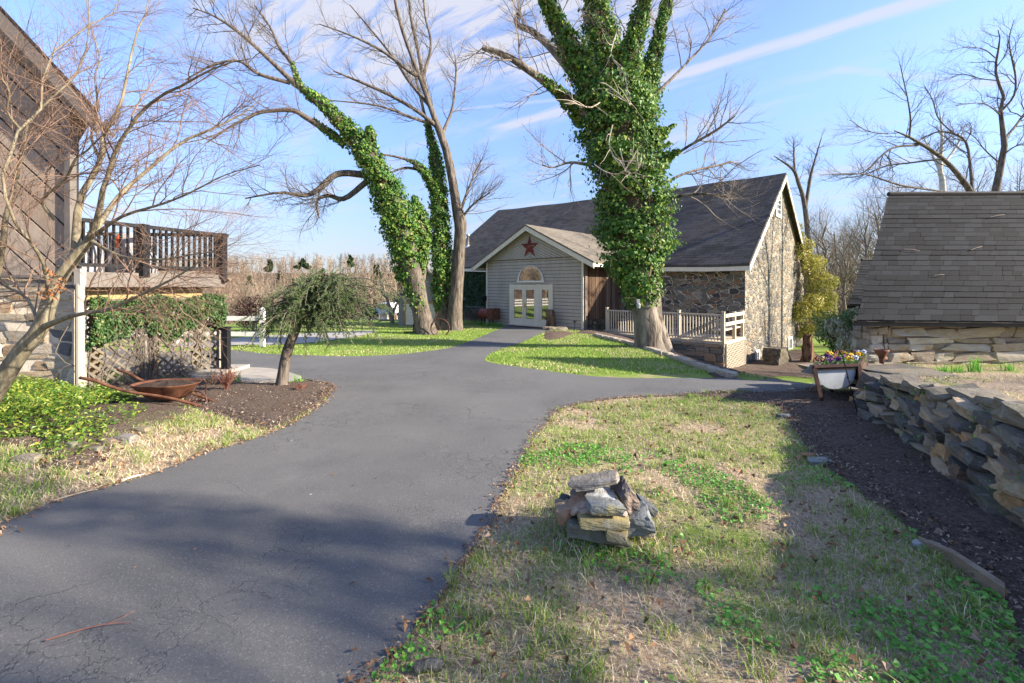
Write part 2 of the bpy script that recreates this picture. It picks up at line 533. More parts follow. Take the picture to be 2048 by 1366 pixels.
# ------------------------------------------------------------------ the lie of the land
def gz(X, Y):
    X = np.asarray(X, float); Y = np.asarray(Y, float)
    z = -0.035 * np.clip(Y - 3, 0, 40)
    z = z - 1.5 * ss(X, 3.5, 10) * ss(Y, 6, 13)
    z = z + 0.10 * ss(-X, 3.2, 5.5) * ss(-Y, -7.5, -4.5)                       # the bank by the house
    z = z - 7 * ss(Y, 34, 85) + 17.0 * ss(Y, 105, 260) + (7.0 * ss(-X, 44, 78) - 1.1 * ss(-X, 14, 36)) * ss(Y, 0, 12) * (1 - ss(Y, 45, 80))                          # valley and far hillside
    z = z + 0.03 * np.sin(X * 0.9 + 1) * np.sin(Y * 0.7) * ss(Y, 2, 6)
    return z
def ground_at(px, py):
    dx, dz = (px - CX) / F, (HY - py) / F
    f = lambda Y: EYE + dz * Y - float(gz(dx * Y, Y))
    a, b = 0.3, 0.3
    while f(b) > 0 and b < 400: a = b; b *= 1.03
    for _ in range(30):
        m = (a + b) / 2
        if f(m) > 0: a = m
        else: b = m
    return np.array((dx * b, b, float(gz(dx * b, b))))
def at(px, py, Y): return np.array(((px - CX) / F * Y, Y, EYE + (HY - py) / F * Y))
def G(x, y): return np.array((x, y, float(gz(x, y))))

def inside(poly, X, Y):
    X = np.asarray(X); Y = np.asarray(Y); r = np.zeros(X.shape, bool)
    k = len(poly)
    for i in range(k):
        x1, y1 = poly[i]; x2, y2 = poly[(i + 1) % k]
        c = ((y1 > Y) != (y2 > Y)) & (X < (x2 - x1) * (Y - y1) / (y2 - y1 + 1e-12) + x1)
        r ^= c
    return r
def edge_dist(poly, X, Y):
    d = np.full(np.shape(X), 1e9)
    k = len(poly)
    for i in range(k):
        a = np.array(poly[i]); b = np.array(poly[(i + 1) % k]); ab = b - a
        t = np.clip(((X - a[0]) * ab[0] + (Y - a[1]) * ab[1]) / (ab @ ab + 1e-9), 0, 1)
        d = np.minimum(d, np.hypot(X - a[0] - t * ab[0], Y - a[1] - t * ab[1]))
    return d
def outline(px, jit=0.03, step=0.12, closed=True):
    """picture outline -> smooth ground outline with a ragged edge; rows ('w', x, y) are ground metres"""
    w = []
    for p in px:
        if p[0] == 'w': w.append((p[1], p[2]))
        else: g = ground_at(*p); w.append((g[0], g[1]))
    w = np.array(w)
    k = len(w)
    P = spline(np.vstack((w[-2:], w, w[:2])), (k + 4) * 12)
    a, b = int((k + 4) * 12 * 2 / (k + 3)), int((k + 4) * 12 * (k + 2) / (k + 3))
    P = P[a:b]
    seg = np.linalg.norm(np.diff(P, axis=0), axis=1) / np.maximum(1, np.linalg.norm(P[1:], axis=1) / 6)
    cum = np.concatenate(([0], np.cumsum(seg)))
    m = max(12, int(cum[-1] / step))
    tt = np.linspace(0, cum[-1], m, endpoint=False)
    out = np.stack((np.interp(tt, cum, P[:, 0]), np.interp(tt, cum, P[:, 1])), 1)
    ph = RNG.uniform(0, 6.28, 6); s = np.arange(len(out))
    n = sum(np.sin(s * f + p) for f, p in zip((0.23, 0.51, 0.9, 1.7, 2.3, 3.0), ph)) / 3
    tn = unit(np.roll(out, -1, 0) - np.roll(out, 1, 0))
    out = out + np.stack((-tn[:, 1], tn[:, 0]), 1) * (n * jit)[:, None]
    return [tuple(p) for p in out]
def sheet(name, poly, mat, dz=0.006, grid=0.3, zfun=None, lump=0.0, smooth=True):
    zfun = zfun or gz
    P = np.array(poly); lo, hi = P.min(0), P.max(0)
    gx, gy = np.meshgrid(np.arange(lo[0], hi[0], grid), np.arange(lo[1], hi[1], grid))
    gx = gx.ravel(); gy = gy.ravel()
    ok = inside(poly, gx, gy); gx, gy = gx[ok], gy[ok]
    ok = edge_dist(poly, gx, gy) > grid * 0.35; gx, gy = gx[ok], gy[ok]
    vs = [Vector(p) for p in poly] + [Vector((a, b)) for a, b in zip(gx, gy)]
    r = delaunay_2d_cdt(vs, [], [list(range(len(poly)))], 1, 1e-5)
    V2 = np.array([v[:] for v in r[0]])
    z = zfun(V2[:, 0], V2[:, 1]) + dz
    if lump:
        e = np.clip(edge_dist(poly, V2[:, 0], V2[:, 1]) / 0.25, 0, 1)
        z = z + e * (0.03 + lump * RNG.random(len(z)))
    fs = np.array([f for f in r[2] if len(f) == 3])
    a, b, c = V2[fs[:, 0]], V2[fs[:, 1]], V2[fs[:, 2]]
    sg = (b[:, 0] - a[:, 0]) * (c[:, 1] - a[:, 1]) - (b[:, 1] - a[:, 1]) * (c[:, 0] - a[:, 0])
    fs[sg < 0] = fs[sg < 0][:, ::-1]
    me = build_mesh(name, np.column_stack((V2, z)), [fs], smooth, None, (mat,))
    o = bpy.data.objects.new(name, me); COL.objects.link(o)
    return o
def scatter(poly, dens, keep=None):
    """random ground points in an outline, dens per square metre (a number or a function of x, y and its maximum)"""
    P = np.array(poly); lo, hi = P.min(0), P.max(0)
    dmax = dens if np.isscalar(dens) else dens[1]
    n = int((hi[0] - lo[0]) * (hi[1] - lo[1]) * dmax)
    x = RNG.uniform(lo[0], hi[0], n); y = RNG.uniform(lo[1], hi[1], n)
    ok = inside(poly, x, y)
    if not np.isscalar(dens): ok &= RNG.random(n) * dmax < dens[0](x, y)
    x, y = x[ok], y[ok]
    return x, y

# ------------------------------------------------------------------ ground, driveway, beds
_perm = np.random.default_rng(3).random((256, 256))
def vnoise(x, y, sc):
    x = np.asarray(x) * sc + 100; y = np.asarray(y) * sc + 100
    i = np.floor(x).astype(int); j = np.floor(y).astype(int)
    u = x - i; v = y - j; u = u * u * (3 - 2 * u); v = v * v * (3 - 2 * v)
    g = lambda a, b: _perm[a % 256, b % 256]
    return (g(i, j) * (1 - u) + g(i + 1, j) * u) * (1 - v) + (g(i, j + 1) * (1 - u) + g(i + 1, j + 1) * u) * v
def fnoise(x, y, sc): return 0.55 * vnoise(x, y, sc) + 0.3 * vnoise(x, y, sc * 2.3) + 0.15 * vnoise(x, y, sc * 5.1)

DRIVE = outline([('w', -9, 1.0), (-300, 1130), (0, 1050), (110, 1005), (290, 955), (420, 906), (560, 860), (640, 812), (668, 778), (655, 768), (600, 757), (560, 742), (500, 737), (440, 739), (330, 745),
                 ('w', -12, 11), ('w', -13.5, 13.8), (330, 704), (460, 701), (530, 708), (620, 712), (730, 713), (850, 704), (920, 690), (985, 664), (1015, 651), (1026, 646), (1100, 652), (1108, 657), (1060, 678), (1000, 700), (970, 717),
                 (985, 727), (1060, 738), (1150, 750), (1250, 757), (1400, 757), (1470, 757), (1540, 759), (1640, 757), (1740, 752), ('w', 18, 16), ('w', 20, 13.5), (1760, 782), (1620, 780),
                 (1480, 783), (1350, 792), (1230, 798), (1130, 818), (1090, 850), (1050, 910), (1010, 990), (985, 1050), (930, 1120), (870, 1210), (800, 1300), (742, 1370), ('w', -0.9, 0.4), ('w', -1.4, -2), ('w', -9, -2)], 0.012)
BED_WALL = outline([(1350, 791), (1450, 798), (1550, 814), (1562, 835), (1600, 870), (1615, 910), (1660, 945), (1740, 1000), (1800, 1050), (1830, 1078), (1870, 1105), (2005, 1210), (2060, 1280), (2150, 1400),
                    ('w', 3.6, 1.0), ('w', 4.2, 1.5), ('w', 4.3, 3), (2020, 1000), (1930, 940), (1830, 870), (1760, 815), (1760, 786), (1700, 784), (1620, 783), (1480, 786)], 0.03)
BED_BARN = outline([(1095, 662), (1180, 669), (1250, 683), (1320, 706), (1400, 736), (1458, 754), (1540, 757), (1632, 755), (1690, 735), (1640, 712), (1600, 700), (1490, 715), (1440, 728), (1320, 680), (1240, 664), (1170, 657)], 0.05)
BED_TREE = outline([(668, 776), (640, 806), (590, 842), (540, 860), (480, 847), (420, 832), (385, 818), (350, 800), (300, 790), (200, 785), (160, 775), (300, 762), (430, 757), (480, 764), (560, 768), (620, 762)], 0.03)
BED_HOUSE = outline([('w', -8.5, 2.6), (0, 895), (60, 915), (130, 938), (200, 925), (250, 880), (340, 846), (395, 822), (360, 800), (200, 790), (100, 780), ('w', -9, 7.6)], 0.06)
WALK = outline([(425, 770), (480, 768), (560, 769), (604, 758), (560, 742), (500, 737), (440, 739), (400, 741), (380, 765)], 0.0)
LOOP = outline([(340, 690), (430, 682), (500, 674), (600, 668), (690, 664), (752, 662), (735, 669), (690, 677), (630, 685), (560, 690), (480, 691), (400, 697)], 0.02)

m = Mat('asphalt', 0.82, 0.35)
n1 = m.noise(0.55, 4); n2 = m.noise(95, 4, 0.8); n3 = m.noise(2.3, 6)
c = m.ramp(n1, [(0.3, (0.095, 0.092, 0.087)), (0.7, (0.138, 0.132, 0.124))])
c = m.mix(m.step(m.noise(0.9, 5, 0.7), 0.5, 0.68, 0, 0.35), c, (0.075, 0.074, 0.073))
c = m.mix(m.step(m.noise(0.16, 2), 0.45, 0.6, 0, 0.3), c, (0.165, 0.16, 0.15))
splot = m.voro(2.2, 'F1')
c = m.mix(m.math('MULTIPLY', m.step(m.math('ADD', splot, m.math('MULTIPLY', m.noise(30, 3), 0.05)), 0.058, 0.045), m.step(m.noise(0.7, 2), 0.5, 0.56)), c, (0.42, 0.41, 0.38))
c = m.mix(m.step(n2, 0.56, 0.66, 0, 0.6), c, (0.30, 0.285, 0.26))
c = m.mix(m.step(n2, 0.44, 0.34, 0, 0.6), c, (0.05, 0.05, 0.052))
c = m.mix(m.step(n3, 0.55, 0.75, 0, 0.28), c, (0.18, 0.17, 0.155))
wv = m.n('ShaderNodeVectorMath', operation='ADD'); m.l(m.tc.outputs['Object'], wv.inputs[0])
sc_ = m.n('ShaderNodeVectorMath', operation='SCALE'); m.l(m.noise(3.0, 5, out='Color'), sc_.inputs[0]); sc_.inputs['Scale'].default_value = 0.35; m.l(sc_.outputs[0], wv.inputs[1])
crk = m.voro(6.0, 'DISTANCE_TO_EDGE', wv.outputs[0])
crk2 = m.voro(0.7, 'DISTANCE_TO_EDGE', wv.outputs[0])
cm = m.math('MULTIPLY', m.step(crk, 0.022, 0.006), m.step(m.noise(0.45, 3), 0.46, 0.60))
cm = m.math('MAXIMUM', cm, m.math('MULTIPLY', m.math('MULTIPLY', m.step(crk2, 0.007, 0.002), m.step(m.noise(0.3, 2), 0.5, 0.6)), 0.6))
c = m.mix(m.math('MULTIPLY', cm, 0.6), c, (0.03, 0.03, 0.031))
m.color(c); m.bump(m.math('SUBTRACT', n2, m.math('MULTIPLY', cm, 2.0)), 0.45, 0.006)
ASPHALT = m.m

m = Mat('lawn_soil', 0.95, 0.1)
sp = m.sep(1)
a1 = m.noise(1.1, 5, 0.65); a2 = m.noise(30, 6, 0.75); a3 = m.noise(0.25, 3)
soil = m.ramp(a2, [(0.3, (0.15, 0.10, 0.068)), (0.5, (0.38, 0.285, 0.19)), (0.72, (0.6, 0.49, 0.34))])
grass_c = m.ramp(m.noise(22, 6, 0.8), [(0.28, (0.085, 0.14, 0.022)), (0.5, (0.20, 0.28, 0.05)), (0.75, (0.40, 0.40, 0.13))])
g_amt = m.math('ADD', m.math('MULTIPLY', m.step(sp, 6.0, 11.5), 0.36), a1)
c = m.mix(m.step(g_amt, 0.47, 0.68), soil, grass_c)
c = m.mix(m.math('MULTIPLY', m.step(a3, 0.5, 0.7), m.step(sp, 8, 12, 0, 0.45)), c, (0.27, 0.22, 0.09))
c = m.mix(m.math('MAXIMUM', m.step(sp, 38, 60), m.step(m.sep(0), -40, -46)), c, m.ramp(a1, [(0.35, (0.12, 0.085, 0.055)), (0.65, (0.24, 0.17, 0.11))]))
m.color(c); m.bump(a2, 0.8, 0.03)
LAWN = m.m

m = Mat('mulch', 0.95, 0.1)
b1 = m.noise(38, 6, 0.75); b2 = m.noise(1.4, 4)
c = m.ramp(b1, [(0.32, (0.045, 0.033, 0.026)), (0.55, (0.145, 0.108, 0.084)), (0.74, (0.32, 0.235, 0.175))])
c = m.mix(m.step(b2, 0.5, 0.7, 0, 0.5), c, (0.12, 0.08, 0.055))
m.color(c); m.bump(b1, 1.0, 0.03)
MULCH = m.m
m = Mat('concrete', 0.9, 0.2)
c = m.ramp(m.noise(3, 7, 0.7), [(0.3, (0.28, 0.25, 0.21)), (0.7, (0.42, 0.38, 0.32))])
m.color(c); m.bump(m.noise(60, 4), 0.3, 0.005)
CONCRETE = m.m

xs = np.concatenate((-np.geomspace(600, 14, 46), np.arange(-13.8, 13.9, 0.22), np.geomspace(14, 600, 46)))
ys = np.concatenate(([-40, -20, -10, -6, -4], np.arange(-3, 10, 0.2), np.arange(10, 32, 0.4), np.geomspace(32, 700, 60)))
TX, TY = np.meshgrid(xs, ys)
TZ = gz(TX, TY)
TZ = TZ + 0.012 * (fnoise(TX, TY, 1.7) - 0.5) * ss(TY, -5, 0) * (TY < 30)
for poly in (DRIVE, BED_WALL, BED_BARN, BED_TREE, WALK, LOOP):
    near = inside(poly, TX, TY)
    d = np.zeros(TX.shape); d[near] = edge_dist(poly, TX[near], TY[near])
    TZ = TZ - np.where(near & (d > 0.24 + 0.006 * TY), 0.06, 0.0)
ny_, nx_ = TX.shape
ii = (np.arange(ny_ - 1)[:, None] * nx_ + np.arange(nx_ - 1)[None]).ravel()
me = build_mesh('ground', np.stack((TX, TY, TZ), -1).reshape(-1, 3), [np.stack((ii, ii + 1, ii + nx_ + 1, ii + nx_), 1)], True, None, (LAWN,))
ground = bpy.data.objects.new('ground', me); COL.objects.link(ground)
struct(ground, label='lawn and bare soil spreading round the driveway to the far hillside', cat='ground')
struct(sheet('driveway', DRIVE, ASPHALT, 0.014, 0.3), label='grey cracked asphalt driveway that forks before the barn', cat='driveway')
struct(sheet('mulch_bed', BED_WALL, MULCH, 0.012, 0.12, lump=0.03), label='dark mulch bed along the dry stone retaining wall', cat='mulch bed')
struct(sheet('mulch_bed', BED_BARN, MULCH, 0.014, 0.3, lump=0.05), label='dark mulch bed sloping below the porch and stone barn', cat='mulch bed')
struct(sheet('mulch_bed', BED_TREE, MULCH, 0.012, 0.14, lump=0.03), label='dark mulch bed round the weeping conifer', cat='mulch bed')
struct(sheet('soil_bed', BED_HOUSE, MULCH, 0.02, 0.2, lump=0.03), label='soil bed of the bright green ground cover by the stone house', cat='soil bed')
struct(sheet('walkway', WALK, CONCRETE, 0.03, 0.3), label='pale concrete walkway at the end of the lattice', cat='walkway')
struct(sheet('garden_path', LOOP, plain('pale_gravel', (0.36, 0.335, 0.30), 0.95, 0.2, 9, 0.3), 0.02, 0.5), label='pale gravel path looping through the far lawn', cat='path')

NOGO = (DRIVE, BED_WALL, BED_BARN, BED_TREE, WALK, LOOP)
def lawn_pts(poly, dens):
    x, y = scatter(poly, dens)
    ok = np.ones(len(x), bool)
    for p in NOGO: ok &= ~inside(p, x, y)
    return x[ok], y[ok]
def blades(x, y, h, w, lean, flat=0.0):
    n = len(x); z = gz(x, y)
    az = RNG.uniform(0, 2 * PI, n); fa = RNG.uniform(0, 2 * PI, n)
    hh = h * RNG.uniform(0.5, 1.4, n); ln = lean * RNG.uniform(0.2, 1.2, n) * hh
    b = np.stack((x, y, z + flat), 1)
    s = np.stack((np.cos(fa), np.sin(fa), np.zeros(n)), 1) * (w / 2)[:, None] if np.ndim(w) else np.stack((np.cos(fa), np.sin(fa), np.zeros(n)), 1) * w / 2
    d = np.stack((np.cos(az), np.sin(az), np.zeros(n)), 1)
    up = np.array((0, 0, 1.0))
    mid = b + d * (ln * 0.35)[:, None] + up * (hh * 0.6)[:, None]
    tip = b + d * ln[:, None] + up * (hh * (1.0 - 0.25 * lean))[:, None]
    V = np.stack((b - s, b + s, mid + s * 0.7, mid - s * 0.7, tip), 1).reshape(-1, 3)
    i = np.arange(n) * 5
    return V, np.stack((i, i + 1, i + 2, i + 3), 1), np.stack((i + 3, i + 2, i + 4), 1)
def stuff(mb, name, mat, label, cat):
    o = mb.build(name, mat); o['kind'] = 'stuff'; o['label'] = label; o['category'] = cat
    return o

GREEN = leafmat('grass_green', [(0.0, (0.14, 0.25, 0.04)), (0.45, (0.22, 0.37, 0.06)), (0.75, (0.34, 0.45, 0.09)), (1.0, (0.52, 0.50, 0.2))], 0.55, 0.25, 0.35)
STRAW = leafmat('grass_straw', [(0.0, (0.38, 0.285, 0.18)), (0.5, (0.58, 0.46, 0.30)), (1.0, (0.76, 0.65, 0.45))], 0.8, 0.15, 0.15)
CLOVER = leafmat('clover', [(0.0, (0.08, 0.24, 0.03)), (0.6, (0.15, 0.40, 0.055)), (1.0, (0.27, 0.52, 0.09))], 0.45, 0.35, 0.3)
LITTER = leafmat('leaf_litter', [(0.0, (0.10, 0.055, 0.03)), (0.4, (0.22, 0.12, 0.06)), (0.8, (0.36, 0.22, 0.12)), (1.0, (0.46, 0.34, 0.24))], 0.8, 0.15, 0.1)

NEAR = [(-1.2, 1.1), (4.6, 1.1), (4.6, 3.4), (-1.2, 3.4)]
MID = [(-0.4, 3.4), (4.8, 3.4), (5.2, 7.6), (-0.4, 7.6)]
VERGE = [(-7.0, 2.4), (-2.0, 2.4), (-2.0, 7.2), (-7.0, 7.2)]
FRONT = [(-1.5, 9), (9, 9), (9, 23), (-1.5, 23)]
BACK = [(-14, 11), (0, 11), (0, 28), (-14, 28)]
green = lambda x, y: np.clip((fnoise(x, y, 1.3) - 0.42) * 6 + 0.9 * ss(x - y * 0.55, 0.3, 1.6) * ss(-y, -3.2, -1.8) + 0.4 * ss(y, 4.2, 6.5), 0.06, 1)
gb = MB(); sb = MB(); cb = MB(); lb = MB()
for poly, dn, h, w in ((NEAR, 3600, 0.042, 0.0045), (MID, 1900, 0.045, 0.006), (VERGE, 1500, 0.07, 0.006)):
    x, y = lawn_pts(poly, (lambda x, y: dn * green(x, y), dn)); gb.add(*blades(x, y, h, w, 0.7))
    x, y = lawn_pts(poly, dn * (0.55 if poly is not VERGE else 0.8)); sb.add(*blades(x, y, h * 0.8, w * 0.9, 2.2, 0.004))
for poly, dn in ((FRONT, 330), (BACK, 170)):
    x, y = lawn_pts(poly, dn); gb.add(*blades(x, y, 0.05, 0.016, 0.6))
    x, y = lawn_pts(poly, (lambda x, y: dn * 0.5 * (fnoise(x, y, 0.6) > 0.55), dn * 0.5)); sb.add(*blades(x, y, 0.05, 0.016, 1.2))
cl_f = lambda x, y: 2300 * np.clip((fnoise(x + 31, y, 1.9) - 0.50 + 0.20 * ss(x - y * 0.5, 0.2, 1.4)) * 7, 0, 1)
for poly in (NEAR, [(-0.4, 3.4), (4.0, 3.4), (4.0, 4.6), (-0.4, 4.6)]):
    x, y = lawn_pts(poly, (cl_f, 2300))
    z = gz(x, y) + RNG.uniform(0.012, 0.04, len(x))
    nn = np.stack((RNG.normal(size=len(x)) * 0.4, RNG.normal(size=len(x)) * 0.4, np.ones(len(x))), 1)
    V, q = leaves(np.stack((x, y, z), 1), nn, RNG.uniform(0.014, 0.034, len(x)), 0.95, 0.1, 0.1); cb.add(V, q)
for poly, dn, s in ((NEAR, 55, 0.035), (MID, 26, 0.045), (VERGE, 40, 0.045), (BED_WALL, 22, 0.05), (BED_HOUSE, 30, 0.05), (BED_TREE, 12, 0.05)):
    x, y = scatter(poly, dn)
    ok = ~inside(DRIVE, x, y); x, y = x[ok], y[ok]
    nn = np.stack((RNG.normal(size=len(x)) * 0.5, RNG.normal(size=len(x)) * 0.5, np.ones(len(x))), 1)
    V, q = leaves(np.stack((x, y, gz(x, y) + 0.035), 1), nn, s * RNG.uniform(0.5, 1.5, len(x)), 0.7, 0.0, 0.22); lb.add(V, q)
# bits of bark and dry leaves washed along both edges of the asphalt
P = np.array(DRIVE); e = P[(P[:, 1] < 8) & (P[:, 1] > 1.2) & (np.abs(P[:, 0]) < 5.5)]
k = RNG.integers(0, len(e), 2600); q0 = e[k] + RNG.normal(size=(2600, 2)) * 0.045
V, q = leaves(np.column_stack((q0, gz(q0[:, 0], q0[:, 1]) + 0.028)), np.column_stack((RNG.normal(size=(2600, 2)) * 0.4, np.ones(2600))), RNG.uniform(0.012, 0.05, 2600), 0.4, 0.0, 0.15); lb.add(V, q)
x, y = scatter([(-4.5, 1.3), (0.5, 1.3), (0.3, 7), (-3, 7)], 2.2)
ok = inside(DRIVE, x, y); x, y = x[ok], y[ok]
V, q = leaves(np.column_stack((x, y, gz(x, y) + 0.024)), np.column_stack((RNG.normal(size=(len(x), 2)) * 0.2, np.ones(len(x)))), RNG.uniform(0.01, 0.035, len(x)), 0.5, 0.0, 0.1); lb.add(V, q)
# longer tussocks, and grass standing close round the stone pile
tx, ty = lawn_pts(NEAR, 9); t2 = lawn_pts(MID, 6); t3_ = lawn_pts(VERGE, 10)
tx = np.concatenate((tx, t2[0], t3_[0])); ty = np.concatenate((ty, t2[1], t3_[1])); kk = 34
ax_ = np.repeat(tx, kk) + RNG.normal(size=len(tx) * kk) * 0.035; ay_ = np.repeat(ty, kk) + RNG.normal(size=len(tx) * kk) * 0.035
gb.add(*blades(ax_, ay_, 0.085, 0.005, 0.8)); sel = RNG.random(len(ax_)) < 0.3; sb.add(*blades(ax_[sel], ay_[sel], 0.09, 0.005, 1.3))
th_ = RNG.uniform(0, 2 * PI, 900); rr_ = RNG.uniform(0.8, 1.25, 900); px_ = 0.56 + 0.34 * np.cos(th_) * rr_; py_ = 2.86 + 0.22 * np.sin(th_) * rr_
gb.add(*blades(px_[::2], py_[::2], 0.07, 0.0045, 0.7)); sb.add(*blades(px_[1::2], py_[1::2], 0.075, 0.0045, 1.1))
stuff(gb, 'grass', GREEN, 'green grass blades growing in patches over the lawns', 'grass')
stuff(sb, 'dry_grass', STRAW, 'dry straw coloured grass lying among the green lawn', 'dry grass')
stuff(cb, 'clover', CLOVER, 'low bright green clover in the near corner of the lawn', 'clover')
stuff(lb, 'fallen_leaves', LITTER, 'brown fallen leaves and bark bits on lawn, beds and driveway edge', 'fallen leaves')
chips = MB()
for poly, dn, s in ((BED_WALL, 1300, 0.022), (BED_TREE, 900, 0.026), (BED_BARN, 110, 0.05)):
    x, y = scatter(poly, (lambda x, y: dn * np.clip(4.5 / (y + 0.5), 0.3, 1.3), dn * 1.3))
    nn = np.stack((RNG.normal(size=len(x)) * 0.8, RNG.normal(size=len(x)) * 0.8, np.ones(len(x))), 1)
    V, q = leaves(np.stack((x, y, gz(x, y) + 0.045 + RNG.uniform(0, 0.015, len(x))), 1), nn, s * RNG.uniform(0.5, 1.8, len(x)), 0.4, 0.0, 0.1); chips.add(V, q)
CHIP = leafmat('bark_chips', [(0.0, (0.04, 0.031, 0.026)), (0.5, (0.15, 0.11, 0.088)), (0.86, (0.33, 0.25, 0.19)), (0.97, (0.45, 0.38, 0.31))], 0.85, 0.15, 0.0)
stuff(chips, 'bark_mulch', CHIP, 'shredded bark chips covering the dark planting beds', 'bark mulch')
# evergreen ground cover in front of the stone house
def cover(poly, dens, h, size):
    x, y = scatter(poly, (lambda x, y: dens * np.clip((fnoise(x, y, 1.0) - 0.34) * 6, 0.15, 1), dens))
    d = edge_dist(poly, x, y)
    n = len(x); t = RNG.random(n) ** 0.6
    z = gz(x, y) + 0.03 + h * t * np.clip(d / 0.35, 0.25, 1) * (0.6 + 0.8 * fnoise(x, y, 2.2))
    nn = np.stack((RNG.normal(size=n) * 0.55, RNG.normal(size=n) * 0.55 - 0.25, np.ones(n)), 1)
    return leaves(np.stack((x, y, z), 1), nn, size * RNG.uniform(0.6, 1.4, n), 0.5, 0.3, 0.08)
COVER_A = outline([('w', -8.5, 3.4), (0, 885), (60, 905), (120, 932), (160, 920), (200, 900), (226, 862), (280, 838), (292, 815), (262, 800), (200, 792), (100, 782), ('w', -9, 7.4)], 0.08)
pk = MB(); V, q = cover(COVER_A, 2900, 0.25, 0.044); pk.add(V, q)
PACHY = leafmat('ground_cover_leaf', [(0.0, (0.04, 0.10, 0.012)), (0.45, (0.12, 0.23, 0.025)), (0.8, (0.28, 0.34, 0.045)), (1.0, (0.46, 0.45, 0.09))], 0.4, 0.4, 0.3)
stuff(pk, 'ground_cover', PACHY, 'bright yellow green leafy ground cover below the stone house', 'ground cover')

# ------------------------------------------------------------------ building materials
TAUPE = Mat('taupe_siding', 0.7, 0.3); n = TAUPE.noise(1.2, 6, 0.7, TAUPE.mapping((2.2, 2.2, 0.5))); TAUPE.color(TAUPE.mix(TAUPE.step(TAUPE.noise(9, 5, 0.75), 0.5, 0.75, 0, 0.25), TAUPE.ramp(n, [(0.3, (0.37, 0.32, 0.27)), (0.65, (0.47, 0.415, 0.355))]), (0.24, 0.215, 0.185))); TAUPE.bump(TAUPE.noise(30, 4), 0.15, 0.005); TAUPE = TAUPE.m
BEIGE = plain('beige_paint', (0.52, 0.45, 0.34), 0.6, 0.1, 4, 0.05)
CREAM = plain('cream_trim', (0.74, 0.66, 0.52), 0.55, 0.08, 4, 0.05)
PALEGREY = plain('pale_grey_trim', (0.155, 0.134, 0.115), 0.6, 0.1, 4, 0.05)
WHITE = plain('white_paint', (0.78, 0.76, 0.72), 0.5, 0.06, 5, 0.05)
DARK = plain('dark_gap', (0.03, 0.027, 0.025), 0.9, 0.2)
BLACKMETAL = plain('black_metal', (0.013, 0.013, 0.015), 0.65, 0.3, 8, 0.05, 0.2)
GREYWOOD = plain('weathered_grey_wood', (0.28, 0.25, 0.20), 0.85, 0.3, 7, 0.3)
TIMBER = plain('treated_timber', (0.36, 0.25, 0.11), 0.8, 0.2, 6, 0.2)
MORTAR = plain('mortar', (0.58, 0.50, 0.39), 0.95, 0.25, 9, 0.6)
REDMORTAR = plain('earth_mortar', (0.34, 0.25, 0.18), 0.95, 0.3, 9, 0.6)
DARKFILL = plain('dark_rubble', (0.05, 0.04, 0.032), 0.95, 0.4, 9, 0.8)
m = Mat('window_glass', 0.03, 1.0); m.color((0.035, 0.033, 0.03)); m.b.inputs['IOR'].default_value = 2.3
GLASS = m.m
m = Mat('barn_boards', 0.9, 0.15)
v = m.mapping((6, 6, 0.5)); n = m.noise(3, 7, 0.7, v)
c = m.ramp(m.island(), [(0, (0.055, 0.032, 0.020)), (0.4, (0.11, 0.070, 0.045)), (0.7, (0.15, 0.105, 0.075)), (1, (0.19, 0.15, 0.12))])
c = m.mix(m.step(n, 0.4, 0.7, 0, 0.6), c, (0.05, 0.03, 0.02)); m.color(c); m.bump(n, 0.6, 0.02)
BARNBOARD = m.m

def fieldstone(name, swz, sx_, sz_, cols, mort, mw_, mix_m=0.0):
    m = Mat(name, 0.9, 0.2)
    v = m.swz(*swz)
    add = m.n('ShaderNodeVectorMath', operation='ADD'); m.l(v, add.inputs[0])
    s_ = m.n('ShaderNodeVectorMath', operation='SCALE'); m.l(m.noise(2.6, 4, vec=v, out='Color'), s_.inputs[0]); s_.inputs['Scale'].default_value = 0.22; m.l(s_.outputs[0], add.inputs[1])
    v2 = m.mapping((sx_, sz_, 1), vec=add.outputs[0])
    edge = m.voro(1.0, 'DISTANCE_TO_EDGE', v2)
    rc = m.voro(1.0, 'F1', v2, 'Color')
    k = len(cols)
    c = m.ramp(m.sep(0, rc), [(i / k, q) for i, q in enumerate(cols)], 'CONSTANT')
    fn = m.noise(11, 7, 0.7, v)
    c = m.mix(m.step(fn, 0.35, 0.7, 0, 0.6), c, tuple(0.5 * x for x in cols[1]))
    c = m.mix(m.step(m.noise(5.0, 4, vec=v), 0.56, 0.7, 0, 0.45), c, (0.20, 0.16, 0.11))
    c = m.mix(m.step(m.noise(26, 3, vec=v), 0.55, 0.72, 0, 0.35), c, (0.36, 0.33, 0.27))
    ww = m.math('ADD', edge, m.math('MULTIPLY', m.math('SUBTRACT', m.noise(14, 3, vec=v), 0.5), mw_ * 1.2))
    mask = m.step(ww, mw_, mw_ * 0.45)
    if mix_m: mask = m.math('MAXIMUM', mask, m.step(m.noise(1.3, 6, 0.7, v), 0.62 - mix_m, 0.72 - mix_m, 0, 0.75))
    c = m.mix(mask, c, m.mix(fn, mort, tuple(x * 0.6 for x in mort)))
    m.color(c)
    h = m.math('ADD', m.step(edge, 0.0, mw_ * 2.2), m.math('MULTIPLY', fn, 0.5))
    m.bump(h, 0.9, 0.08)
    return m.m
BARNSTONE = fieldstone('barn_fieldstone', (0, 2), 2.5, 5.4, [(0.05, 0.05, 0.056), (0.17, 0.155, 0.13), (0.28, 0.255, 0.21), (0.085, 0.082, 0.083), (0.22, 0.19, 0.14), (0.29, 0.16, 0.085), (0.14, 0.145, 0.135), (0.35, 0.31, 0.245), (0.15, 0.11, 0.085)], (0.70, 0.62, 0.50), 0.055)
